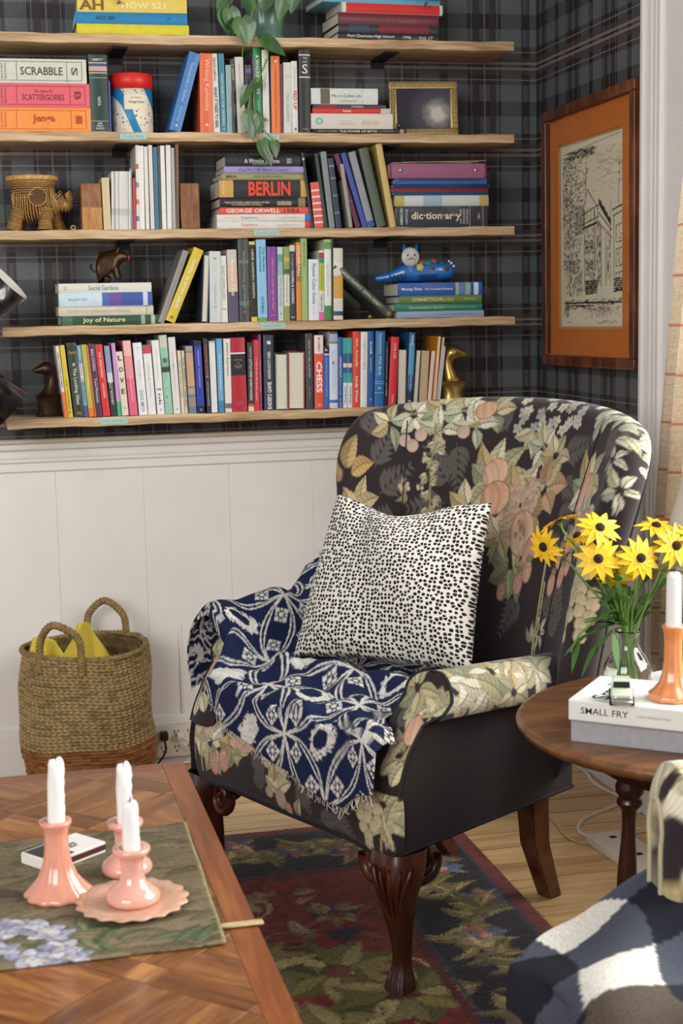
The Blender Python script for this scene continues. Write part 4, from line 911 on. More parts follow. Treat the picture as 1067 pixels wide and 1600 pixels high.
def coverlet():
    prof = spline([(-0.425, 0.452), (-0.432, 0.51), (-0.425, 0.570), (-0.405, 0.612), (-0.365, 0.638), (-0.318, 0.634), (-0.275, 0.600), (-0.243, 0.548), (-0.205, 0.517), (-0.12, 0.512), (0.0, 0.515), (0.12, 0.512), (0.19, 0.508), (0.236, 0.510), (0.262, 0.514), (0.300, 0.512), (0.338, 0.495)], 200)
    s = np.r_[0, np.cumsum(np.linalg.norm(np.diff(prof, axis=0), axis=1))]; L = s[-1]; npp, nq = 440, 270
    sp = np.linspace(0, L, npp); px = np.interp(sp, s, prof[:, 0]); pz = np.interp(sp, s, prof[:, 1])
    arm = np.clip((-0.22 - px) / 0.05, 0, 1)                                   # 1 on the arm, 0 on the seat
    yb = 0.40 * (1 - arm) + 0.40 * arm; ye = -0.012 * (1 - arm) + 0.085 * arm; yb = np.where(px > 0.22, np.interp(px, [0.22, 0.262, 0.34], [0.40, 0.045, 0.0]), yb)   # back and front turning lines
    hang = np.interp(px, [-0.45, -0.28, -0.21, -0.07, 0.10, 0.25, 0.34], [0.03, 0.05, 0.055, 0.110, 0.140, 0.165, 0.10])
    q = np.linspace(0, 1, nq); Lq = (yb - ye) + hang; d = q[None] * Lq[:, None]; flat = (yb - ye)[:, None]; over = np.clip(d - flat, 0, None); r = 0.022; ang = np.clip(over / r, 0, PI / 2)
    Y = yb[:, None] - np.minimum(d, flat) - r * np.sin(ang); drop = r * (1 - np.cos(ang)) + np.clip(over - r * PI / 2, 0, None)
    Xg = px[:, None] * (1 - 0.14 * np.clip(Y, 0, 0.5)) ; Z = pz[:, None] - drop; Y = Y - 0.12 * np.clip(over - r * PI / 2, 0, None)
    # follow the raked arm front: the cloth on the arm slips back lower down
    wr = lambda a, b, f, ph: np.sin((a * Xg + b * Y) * f + ph)
    fold = 0.006 * wr(1, 1.6, 30, 0.3) + 0.005 * wr(1.4, -0.6, 44, 1.0) + 0.003 * wr(0.3, 1, 90, 2)
    seat = (1 - arm)[:, None]
    ridge = 0.030 * np.exp(-((Y - 0.155 - 0.28 * Xg) / 0.030) ** 2) * seat * np.clip((Xg + 0.24) / 0.1, 0, 1) + 0.020 * np.exp(-((Y - 0.10 + 0.5 * Xg) / 0.022) ** 2) * np.clip(-Xg / 0.1, 0, 1) * seat
    topk = (drop < 0.012)
    Z = Z + np.where(topk, fold * (0.5 + 0.5 * seat) + ridge, 0.0) + 0.010 * arm[:, None] * np.sin(Y * 34 + 0.6) * topk + 0.055 * arm[:, None] * np.clip((Y - 0.25) / 0.10, 0, 1) ** 2 * (1 + 0.3 * np.sin(Xg * 60))
    Y = Y - np.where(topk, 0, 0.006 * np.sin(Xg * 40 + 1) + 0.007 * np.abs(np.sin(Xg * 17)))
    uv = np.stack([sp[:, None] + 0 * d, d + (0.42 - yb)[:, None]], -1)
    P = np.stack([Xg, Y, Z + 0.003], -1); W_ = chair_world(P); c0 = np.array([CH_O[0], CH_O[1], 0.5])
    o = mesh('woven_coverlet', (W_ - c0).reshape(-1, 3), grid_faces(npp, nq), vcol('coverlet_wool', 0.92, fuzz=0.25, bump=0.5, bscale=700, sheen=0.0), cols=paint_coverlet().sample(uv.reshape(-1, 2)), loc=c0)
    md = o.modifiers.new('thick', 'SOLIDIFY'); md.thickness = 0.004; md.offset = -1
    tag(o, 'navy and white woven coverlet draped over the armchair seat and arm', 'blanket')
    # ragged fringe: along the front hem and at the back corner
    parts = []; hem = W_[:, -1] - c0; rg = random.Random(5)
    for i in range(150, npp - 4, 3):
        b = hem[i]; parts.append(tube_data([b, b + np.array([rg.uniform(-.004, .004), rg.uniform(-.006, 0.0), -rg.uniform(.004, .012)]), b + np.array([rg.uniform(-.008, .008), rg.uniform(-.012, 0.002), -rg.uniform(.010, .022)])], 0.0008, 4))
    for i in range(20, 150, 2):
        b = W_[i, 0] - c0; parts.append(tube_data([b, b + np.array([rg.uniform(-.01, .01), rg.uniform(-.012, .01), rg.uniform(.004, .016)]), b + np.array([rg.uniform(-.02, .02), rg.uniform(-.02, .02), rg.uniform(.008, .03)])], 0.001, 4))
    V, F = join_data(parts); f = mesh('fringe', V, F, plain('fringe_wool', '#cfc9bf', 0.95, var=0.3, scale=90), o); f['kind'] = 'stuff'
coverlet()
# ------------------------------------------------------------------ seagrass basket
def basket():
    root = empty('seagrass_basket', (0.224, -0.235, 0)); tag(root, 'tall woven seagrass basket with two looped handles by the wall', 'basket')
    H, row, nt = 0.398, 0.0088, 620; nz = 270; th = np.linspace(0, 2 * PI, nt, endpoint=False); z = np.linspace(0.003, H, nz); TH, Z = np.meshgrid(th, z, indexing='ij')
    zz = Z + 0.004 * np.sin(TH * 2 + Z * 9) * (Z / H) + 0.003 * np.sin(TH * 5 + 1)
    R = np.interp(Z, [0, 0.02, 0.08, 0.16, 0.24, 0.32, H], [0.152, 0.160, 0.166, 0.171, 0.170, 0.166, 0.163]) + 0.004 * np.sin(TH * 3 + Z * 20) + 0.003 * np.sin(TH * 2 - Z * 34)
    ri = np.floor(zz / row); ph = (zz / row - ri); up = zz > 0.160
    chev = np.sin(TH * 62 + np.where(ri % 2 == 0, 1, -1) * (ph - 0.5) * 3.2 + ri * 0.4)
    disp = 0.0036 * np.sin(PI * ph) ** 0.7 + np.where(up, 0.0020 * chev * np.sin(PI * ph), 0.0006 * np.sin(TH * 21 + ri * 2.1))
    rows_w = np.where(up, 0, 0.0025 * np.sin(ri * 2.7 + TH * 1.5))
    R2 = R + disp + rows_w; V = np.stack([R2 * np.cos(TH), R2 * np.sin(TH), Z + 0.004 * np.sin(TH * 2 + 0.5) * (Z / H) ** 4], -1)
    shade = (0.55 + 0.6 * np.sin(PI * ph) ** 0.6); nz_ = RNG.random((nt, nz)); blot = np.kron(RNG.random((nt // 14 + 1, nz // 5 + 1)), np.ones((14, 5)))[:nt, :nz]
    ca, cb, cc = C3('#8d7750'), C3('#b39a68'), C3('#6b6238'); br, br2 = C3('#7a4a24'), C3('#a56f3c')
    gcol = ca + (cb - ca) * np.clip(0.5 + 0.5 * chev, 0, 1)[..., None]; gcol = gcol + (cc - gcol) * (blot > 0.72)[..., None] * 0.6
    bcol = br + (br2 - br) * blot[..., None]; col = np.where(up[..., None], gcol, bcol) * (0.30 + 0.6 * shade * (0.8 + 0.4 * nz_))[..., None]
    mv = vcol('seagrass', 0.8, fuzz=0.2, bump=0.3, bscale=300)
    mesh('body', V.reshape(-1, 3), grid_faces(nt, nz, cu=True), mv, root, cols=col.reshape(-1, 3))
    zi = np.linspace(0.01, H, 60); TI, ZI = np.meshgrid(th[::4], zi, indexing='ij'); phi = (ZI / row) % 1
    RI = np.interp(ZI, [0, 0.02, 0.08, 0.16, 0.24, 0.32, H], [0.152, 0.160, 0.166, 0.171, 0.170, 0.166, 0.163]) - 0.012 - 0.003 * np.sin(PI * phi)
    Vi = np.stack([RI * np.cos(TI), RI * np.sin(TI), ZI], -1); mesh('lining', Vi.reshape(-1, 3), grid_faces(len(th[::4]), 60, cu=True)[:, ::-1], plain('seagrass_inside', '#6f5a38', 0.9, var=0.3, scale=60, bump=0.3), root)
    def braid(name, path, r0, twists):
        P = spline(path, 90); parts = []; T = np.gradient(P, axis=0); T /= np.linalg.norm(T, axis=1)[:, None]; N = np.cross(T, [0.31, 0.9, 0.2]); N /= np.linalg.norm(N, axis=1)[:, None]; B = np.cross(T, N)
        for k in range(3):
            a = np.linspace(0, twists * 2 * PI, 90) + k * 2 * PI / 3; parts.append(tube_data(P + r0 * 0.62 * (np.cos(a)[:, None] * N + np.sin(a)[:, None] * B), r0 * 0.62, 7))
        V, F = join_data(parts); return mesh(name, V, F, plain('seagrass_braid', '#8f7748', 0.85, var=0.35, scale=70, bump=0.4), root)
    rim = [(0.160 * math.cos(a), 0.160 * math.sin(a), H + 0.002 + 0.004 * math.sin(2 * a + 0.5)) for a in np.linspace(0, 2 * PI, 40)]
    braid('rim', rim, 0.0075, 34)
    for a0, tilt, hh in ((-2.02, 0.03, 0.098), (1.12, -0.005, 0.094)):
        da = 0.34; p0, p1 = a0 - da, a0 + da; mid = 0.163
        f = lambda a, r, z: (r * math.cos(a), r * math.sin(a), z)
        braid('handle', [f(p0, 0.170, H - 0.035), f(p0, 0.169, H + 0.01), f(p0 + 0.05, 0.166, H + hh * 0.62), f(a0, 0.160 + tilt, H + hh), f(p1 - 0.05, 0.166, H + hh * 0.62), f(p1, 0.169, H + 0.01), f(p1, 0.170, H - 0.035)], 0.0085, 11)
basket()
# soft yellow cloth sticking out of the basket
def yellow_cloth():
    n, m = 60, 40; a = np.linspace(0, 1, n); b = np.linspace(0, 1, m); A, B = np.meshgrid(a, b, indexing='ij')
    X = -0.145 + 0.215 * A; top = 0.30 + np.interp(A, [0, 0.08, 0.32, 0.42, 0.62, 0.72, 1.0], [0.09, 0.135, 0.125, 0.090, 0.175, 0.165, 0.05])
    Z = 0.25 + (top - 0.25) * B; Y = -0.045 + 0.03 * np.sin(A * 9) * B + 0.02 * np.sin(A * 23 + B * 4) * 0.4 + 0.02 * B
    V = np.stack([X, Y, Z], -1)
    o = mesh('cloth_bundle', V.reshape(-1, 3), grid_faces(n, m), plain('yellow_cloth', '#e3c94a', 0.8, var=0.12, scale=12), loc=(0.224, -0.235, 0))
    md = o.modifiers.new('thick', 'SOLIDIFY'); md.thickness = 0.012; md.offset = 0
    tag(o, 'folded yellow cloth sticking out of the seagrass basket', 'cloth')
yellow_cloth()
# ------------------------------------------------------------------ side table by the window
ST = Vector((1.20, -1.861)); SR = 0.345; SZ = 0.56
M_WALNUT = wood('worn_walnut', '#4a2a14', '#6e4524', '#8a5e36', scale=(4, 16, 16), rough=0.35, coat=0.25, bump=0.08)
M_WALNUTD = wood('dark_turned_wood', '#24110a', '#3d1e12', '#552e1c', scale=(14, 14, 3), rough=0.30, coat=0.4)
def side_table():
    root = empty('side_table', (ST.x, ST.y, 0)); tag(root, 'round wooden side table with turned legs between the two armchairs', 'table')
    lathe('tabletop', [(0.001, SZ - 0.026), (SR - 0.03, SZ - 0.026), (SR - 0.008, SZ - 0.022), (SR - 0.001, SZ - 0.013), (SR, SZ - 0.008), (SR - 0.004, SZ - 0.002), (SR - 0.012, SZ), (0.001, SZ)], M_WALNUT, root, 96)
    lathe('apron', [(0.20, SZ - 0.085), (0.205, SZ - 0.085), (0.205, SZ - 0.026), (0.20, SZ - 0.026)], M_WALNUTD, root, 48)
    prof = [(0.001, 0.0), (0.012, 0.0), (0.016, 0.012), (0.013, 0.05), (0.0125, 0.10), (0.0145, 0.15), (0.0185, 0.19), (0.0185, 0.215), (0.0165, 0.25), (0.0135, 0.29), (0.0125, 0.32), (0.014, 0.345), (0.018, 0.352), (0.0235, 0.358), (0.0235, 0.364), (0.019, 0.369), (0.021, 0.374), (0.026, 0.381), (0.027, 0.392), (0.023, 0.402), (0.024, 0.415), (0.026, 0.44), (0.026, SZ - 0.03)]
    for a in (118, 238, 358):
        q = math.radians(a); o = lathe('leg', prof, M_WALNUTD, root, 24); dx, dy = 0.182 * math.cos(q), 0.182 * math.sin(q); o.location = (dx * 1.09, dy * 1.09, 0.0)
        o.rotation_euler = Euler((math.sin(q) * 0.05, -math.cos(q) * 0.05, 0)) if False else (0.03 * math.sin(q), -0.03 * math.cos(q), 0)
side_table()
# two books stacked on it
def flat_book(name, x, y, z, w, d, h, rz, cmat, pmat, label, parent=None):
    """lies flat: spine along local x facing -y, origin at the near-left bottom corner"""
    o = box(name, 0, w, 0, d, 0, 0.003, cmat, parent, bev=0.001); bm = bmesh.new(); bm.from_mesh(o.data)
    bm_box(bm, 0, w, 0, d, h - 0.003, h, 0.001); bm_box(bm, 0, w, -0.0005, 0.004, 0.001, h - 0.001, 0.0015); bm.to_mesh(o.data); bm.free()
    box('pages', 0.003, w - 0.003, 0.003, d - 0.003, 0.0028, h - 0.0028, pmat, o)
    o.location = (x, y, z); o.rotation_euler = (0, 0, rz); tag(o, label, 'book'); return o
M_PAGE = plain('book_pages', '#d8d0bf', 0.9, var=0.10, scale=300)
M_INK = plain('black_ink', '#1b1a1c', 0.7, var=0.0)
bz = math.radians(-40)
flat_book('hardback_book', 0.903, -1.932, SZ, 0.245, 0.165, 0.040, bz, plain('grey_cloth_cover', '#a3a2a6', 0.7, var=0.08, scale=80), M_PAGE, 'grey cloth hardback lying at the bottom on the side table', None)
b2 = flat_book('hardback_book', 0.894, -1.944, SZ + 0.040, 0.250, 0.170, 0.034, bz, plain('white_dust_jacket', '#e6e6de', 0.5, var=0.02), M_PAGE, 'white hardback with black title on top of the grey one', None)
text('SMALL FRY', 1, M_INK, b2, (0.060, -0.0010, 0.018), width=0.078, height=0.0105, bold=0.003)
text('THE RUNNING KIND', 1, plain('grey_ink', '#9a9a96', 0.7), b2, (0.140, -0.0010, 0.017), width=0.055, height=0.004)
text('Small', 1, M_INK, b2, (0.045, 0.075, 0.0342), rot=(0, 0, PI / 2), width=0.11, height=0.030, bold=0.012)
box('publisher_mark', 0.222, 0.238, -0.0010, -0.0004, 0.008, 0.026, plain('green_ink', '#2f9d62', 0.6), b2)
text('LISA', 1, M_INK, b2, (0.205, -0.0010, 0.016), rot=(PI / 2, PI / 2, 0), width=0.016, height=0.006)
# toy car standing on the books
def toy_car():
    o = empty('toy_car', (0.968, -1.985, SZ + 0.074), math.radians(-22)); tag(o, 'small pale green toy car on top of the white book', 'toy car')
    M = plain('mint_enamel', '#c8d3bb', 0.2, var=0.04, coat=0.6); D = plain('car_glass', '#20241f', 0.1); K = plain('car_rubber', '#161616', 0.6); S = plain('car_chrome', '#b9bab4', 0.25, metal=0.9)
    bm = bmesh.new(); sec = [(-0.038, 0.015, 0.020), (-0.030, 0.017, 0.023), (-0.012, 0.0178, 0.024), (-0.006, 0.0172, 0.034), (0.002, 0.0165, 0.0385), (0.020, 0.0165, 0.0385), (0.028, 0.017, 0.026), (0.038, 0.0155, 0.021)]; rings = []
    for y, w, h in sec: rings.append([bm.verts.new(p) for p in ((-w, y, 0.006), (w, y, 0.006), (w, y, min(h, 0.022)), (w * 0.82, y, h), (-w * 0.82, y, h), (-w, y, min(h, 0.022)))])
    for a, b in zip(rings, rings[1:]):
        for i in range(6): bm.faces.new((a[i], a[(i + 1) % 6], b[(i + 1) % 6], b[i]))
    bm.faces.new(rings[0]); bm.faces.new(rings[-1]); bmesh.ops.bevel(bm, geom=bm.edges[:], offset=0.0012, segments=2, affect='EDGES'); bm_obj('car_body', bm, M, o, auto=50)
    V = [(-0.0135, -0.0118, 0.0262), (0.0135, -0.0118, 0.0262), (0.0125, -0.0066, 0.0345), (-0.0125, -0.0066, 0.0345)]; mesh('windscreen', V + [(x, y - 0.0006, z + 0.0003) for x, y, z in V], [(4, 5, 6, 7), (0, 1, 5, 4), (1, 2, 6, 5), (2, 3, 7, 6), (3, 0, 4, 7)], D, o, smooth=False)
    box('front_bumper', -0.0165, 0.0165, -0.0405, -0.037, 0.006, 0.011, S, o, bev=0.001); box('grille', -0.010, 0.010, -0.0392, -0.0375, 0.012, 0.017, S, o)
    for sx in (-0.0165, 0.0165):
        for sy in (-0.024, 0.024):
            w = lathe('wheel', [(0.001, -0.003), (0.007, -0.003), (0.0075, 0), (0.007, 0.003), (0.001, 0.003)], K, o, 20); w.rotation_euler = (0, PI / 2, 0); w.location = (sx, sy, 0.0075)
    for sx in (-0.0115, 0.0115):
        h = lathe('headlight', [(0.001, 0.0015), (0.0028, 0.001), (0.003, 0)], S, o, 16); h.rotation_euler = (PI / 2, 0, 0); h.location = (sx, -0.0385, 0.0155)
toy_car()
# orange candlestick with candle
P3 = [(0.001, 0.002), (0.036, 0.0), (0.0395, 0.004), (0.038, 0.010), (0.030, 0.017), (0.022, 0.027), (0.017, 0.042), (0.0145, 0.065), (0.0138, 0.09), (0.0150, 0.108), (0.0185, 0.118), (0.0180, 0.121), (0.0125, 0.119), (0.0115, 0.10)]
o = candlestick(1.053, -1.993, SZ + 0.0742, P3, plain('orange_glazed_ceramic', '#dd8a52', 0.2, var=0.10, scale=25, coat=0.6), 'fluted orange ceramic candlestick on the white book', 10)
candle(1.053, -1.993, SZ + 0.182, 0.098, 0.0125, 'tall white candle in the orange candlestick on the side table', 0.2)
# loose papers at the back of the table
pp = box('folded_paper', -0.10, 0.10, -0.07, 0.07, 0.0, 0.004, plain('grey_newsprint', '#c9c8c6', 0.8, var=0.14, scale=40), None, bev=0.001); pp.location = (1.25, -1.62, SZ); pp.rotation_euler = (0, 0, 0.3)
tag(pp, 'folded grey newspaper at the back of the side table', 'newspaper')
# glass vase with black-eyed susans
VX, VY = 1.082, -1.752
def glass_vase():
    t = NT('clear_glass'); t.b.inputs['Transmission Weight'].default_value = 1.0; t.b.inputs['Roughness'].default_value = 0.0; t.b.inputs['IOR'].default_value = 1.45; t.base((0.97, 1.0, 0.98, 1))
    out = [(0.001, 0.0), (0.028, 0.0), (0.035, 0.008), (0.0415, 0.032), (0.0435, 0.056), (0.041, 0.073), (0.033, 0.088), (0.0245, 0.098), (0.0205, 0.108), (0.0195, 0.120), (0.0215, 0.132), (0.0235, 0.136)]
    inn = [(max(0.001, r - 0.0022), z + (0.003 if z < 0.01 else 0)) for r, z in out]
    o = lathe('glass_vase', out + inn[::-1], t.m, None, 48, loc=(VX, VY, SZ)); tag(o, 'clear glass bottle vase holding yellow flowers', 'vase')
    w = NT('vase_water'); w.b.inputs['Transmission Weight'].default_value = 1.0; w.b.inputs['Roughness'].default_value = 0.0; w.b.inputs['IOR'].default_value = 1.33; w.base((0.95, 1.0, 0.93, 1))
    lathe('water', [(0.001, 0.0036), (0.025, 0.0036), (0.0322, 0.011), (0.0386, 0.033), (0.0408, 0.056), (0.0385, 0.071), (0.0375, 0.074), (0.001, 0.074)], w.m, o, 40)
glass_vase()
M_STEM = plain('flower_stem', '#5f7f33', 0.6, var=0.2, scale=40); M_LEAFG = plain('flower_leaf', '#47702f', 0.55, var=0.25, scale=30); M_PETAL = plain('yellow_petal', '#f2c21a', 0.5, var=0.10, scale=60); M_CONE = plain('brown_cone', '#2a140f', 0.9, var=0.3, scale=500, bump=0.8)
def petal_data(a, R, W, droop):
    n, V = 7, []
    for i in range(n):
        t = i / (n - 1); w = W * math.sin(PI * (0.16 + 0.80 * t) ** 0.8) * (1 - 0.1 * t); r = 0.004 + R * t; z = 0.002 - droop * t * t * R
        for s in (-1, 0, 1): V.append((r * math.cos(a) - s * w * math.sin(a), r * math.sin(a) + s * w * math.cos(a), z + 0.0015 * abs(s)))
    return V, [tuple(q) for q in grid_faces(n, 3)]
FLN = 0
def flower(px, py, pz, face, R, label, k=13, droop=0.25, back=False):
    """px..: head position relative to vase axis at table height"""
    root = empty('black_eyed_susan', (VX, VY, SZ)); tag(root, label, 'flower', 'yellow flowers in the glass vase')
    global FLN; FLN += 1; rg = random.Random(FLN); f = Vector(face).normalized(); h = Vector((px, py, pz)); a = rg.uniform(0, 6.28); b = Vector((0.018 * math.cos(a), 0.018 * math.sin(a), 0.006)); n_ = Vector((px * 0.10 + rg.uniform(-.006, .006), py * 0.10 + rg.uniform(-.006, .006), 0.135))
    end = h - f * 0.004
    tube('stem', spline([b, n_, n_.lerp(end, 0.55) + Vector((0, 0, 0.012)), end - f * 0.02, end], 26), [0.0021] * 20 + [0.0016] * 6, M_STEM, root, 7)
    q = f.to_track_quat('Z', 'Y')
    for i in range(k):
        V, F = petal_data(2 * PI * i / k + rg.uniform(-.12, .12), R * rg.uniform(0.88, 1.08), R * 0.215, droop * rg.uniform(0.3, 1.6))
        V = [tuple(h + q @ Vector(v)) for v in V]; mesh('petal', V, F, M_PETAL, root)
    c = lathe('cone', [(0.001, -0.003), (0.0075, -0.002), (0.0088, 0.002), (0.0078, 0.006), (0.004, 0.0088), (0.001, 0.0095)], M_CONE, root, 16); c.location = h; c.rotation_euler = q.to_euler()
    s = lathe('sepals', [(0.001, -0.006), (0.004, -0.005), (0.007, -0.0015), (0.012, 0.0)], M_LEAFG, root, 10, wob=lambda a, r, z: r * (1 + 0.4 * math.cos(5 * a) * (r > 0.01))); s.location = h; s.rotation_euler = q.to_euler()
cam_dir = (Vector((CAM_LOC.x, CAM_LOC.y, 1.0)) - Vector((VX, VY, 0.8))).normalized()
def at_px(u, v, dy=0.0):   # head position from the vase axis: u to the picture's right, v up, dy towards the room
    return (u * 0.974 - dy * 0.25, -u * 0.227 - dy * 0.97, v)
for (u, v, dy), fc, R, lab in [
    ((-0.122, 0.335, 0.02), (-0.25, 0.35, 0.9), 0.034, 'topmost yellow flower on the vase side nearest the armchair, turned up and away'),
    ((-0.150, 0.292, 0.03), (-0.8, -0.45, -0.1), 0.032, 'yellow flower drooping sideways at the edge nearest the armchair wing'),
    ((-0.055, 0.322, 0.03), (0.05, -0.75, 0.65), 0.036, 'yellow flower facing up, second in the upper row of the bouquet'),
    ((-0.060, 0.272, 0.05), (-0.25, -0.9, 0.25), 0.038, 'large yellow flower low in the middle of the armchair side, facing the room'),
    ((-0.025, 0.240, 0.03), (-0.2, -0.6, -0.6), 0.036, 'yellow flower hanging lowest with its brown centre half hidden'),
    ((0.012, 0.272, 0.05), (0.05, -0.97, 0.2), 0.038, 'yellow flower in the centre of the bouquet showing its full brown cone'),
    ((0.048, 0.318, 0.0), (0.05, -0.35, 0.9), 0.034, 'yellow flower seen almost flat at the top of the window side'),
    ((0.074, 0.290, 0.04), (0.15, -0.92, 0.3), 0.037, 'yellow flower with a big brown cone on the window side of the bouquet'),
    ((0.104, 0.300, 0.02), (0.5, -0.5, 0.6), 0.032, 'yellow flower at the picture edge beside the candle'),
    ((-0.085, 0.300, -0.02), (-0.5, 0.0, 0.8), 0.030, 'small yellow flower tucked behind the two upper heads'),
    ((0.0, 0.262, -0.03), (0.1, -0.2, 0.9), 0.032, 'yellow flower half hidden behind the central head')]:
    flower(*at_px(u, v, dy), fc, R, lab)
def foliage():
    root = empty('flower_greenery', (VX, VY, SZ)); tag(root, 'green leafy stems filling the mouth of the glass vase', 'greenery')
    rg = random.Random(12)
    def lf(p, d, L, W, droop):
        d = Vector(d).normalized(); s = d.cross(Vector((0, 0, 1))).normalized(); V = []
        for i in range(9):
            t = i / 8; w = W * math.sin(PI * (0.05 + 0.95 * t) ** 0.8); c = Vector(p) + d * L * t + Vector((0, 0, -droop * t * t * L))
            for k in (-1, 0, 1): V.append(tuple(c + s * w * k + Vector((0, 0, 0.15 * w * abs(k)))))
        mesh('leaf', V, [tuple(q) for q in grid_faces(9, 3)], M_LEAFG, root)
    for i in range(16):
        a = rg.uniform(0, 6.28); r = rg.uniform(0.0, 0.012); tp = rg.uniform(0.17, 0.26); sp = rg.uniform(0.02, 0.07)
        p0 = (0.020 * math.cos(a + 2), 0.020 * math.sin(a + 2), 0.006); p1 = (r * math.cos(a), r * math.sin(a), 0.13); p2 = (sp * math.cos(a), sp * math.sin(a), tp)
        P = spline([p0, p1, p2], 20); tube('stem', P, 0.0019, M_STEM, root, 6)
        for k in range(3):
            q = P[11 + k * 3]; b = a + rg.uniform(-1.4, 1.4); lf(q, (math.cos(b), math.sin(b), rg.uniform(0.2, 1.1)), rg.uniform(0.045, 0.085), rg.uniform(0.006, 0.011), rg.uniform(0.1, 0.6))
    for (u, v, dy), (du, dv), L in (((-0.02, 0.150, 0.01), (-1, -0.15), 0.085), ((-0.02, 0.155, 0.02), (-0.9, 0.35), 0.075), ((-0.03, 0.14, 0.02), (-0.75, -0.7), 0.08), ((-0.06, 0.115, 0.03), (-0.6, -0.9), 0.05), ((-0.09, 0.13, 0.03), (-0.3, -1.0), 0.05), ((-0.07, 0.135, 0.02), (-1.0, -0.5), 0.055), ((-0.03, 0.135, 0.03), (0.15, -1.0), 0.055), ((0.03, 0.19, 0.02), (0.6, 0.8), 0.08), ((0.05, 0.24, 0.01), (1, 0.2), 0.06)):
        p = at_px(u, v, dy); q = at_px(du, dv, 0.15); lf(p, q, L, 0.010, 0.3)
    tube('stem', spline([(0, 0, 0.13), at_px(-0.04, 0.165, 0.02), at_px(-0.085, 0.14, 0.03), at_px(-0.105, 0.105, 0.03)], 20), 0.0018, M_STEM, root, 6)
foliage()
# table lamp at the edge: pleated striped shade
def lamp():
    root = empty('table_lamp', (1.288, -1.735, SZ)); tag(root, 'table lamp with a pleated grey-and-cream striped shade at the picture edge', 'lamp')
    t = NT('striped_shade'); tc = t.n('ShaderNodeTexCoord'); sp = t.n('ShaderNodeSeparateXYZ'); t.l(tc.outputs['Object'], sp.inputs[0])
    at = t.math('ARCTAN2', sp.outputs[1], sp.outputs[0]); st = t.math('GREATER_THAN', t.math('FRACT', t.math('MULTIPLY', at, 90 / (2 * PI))), 0.5)
    t.base(t.mix(st, C('#d6cdb9'), C('#6b675f'))); t.b.inputs['Roughness'].default_value = 0.9
    lathe('lamp_shade', [(0.125, 0.245), (0.118, 0.275), (0.085, 0.40), (0.082, 0.40), (0.115, 0.275), (0.122, 0.245)], t.m, root, 180, wob=lambda a, r, z: r * (1 + 0.012 * math.cos(90 * a)))
    lathe('shade_trim', [(0.124, 0.236), (0.128, 0.236), (0.128, 0.247), (0.124, 0.247)], plain('trim_tape', '#cfc0a4', 0.9), root, 64)
    lathe('lamp_base', [(0.001, 0), (0.05, 0), (0.05, 0.008), (0.02, 0.02), (0.035, 0.06), (0.042, 0.09), (0.03, 0.13), (0.012, 0.16), (0.008, 0.18), (0.008, 0.29), (0.001, 0.29)], plain('lamp_ceramic', '#b9a98a', 0.3, coat=0.4), root, 32)
    tube('harp', [(0.0, -0.084, 0.395), (0, 0, 0.393), (0.0, 0.084, 0.395)], 0.0016, plain('lamp_brass', '#8a6d3a', 0.3, metal=0.9), root, 6)
lamp()
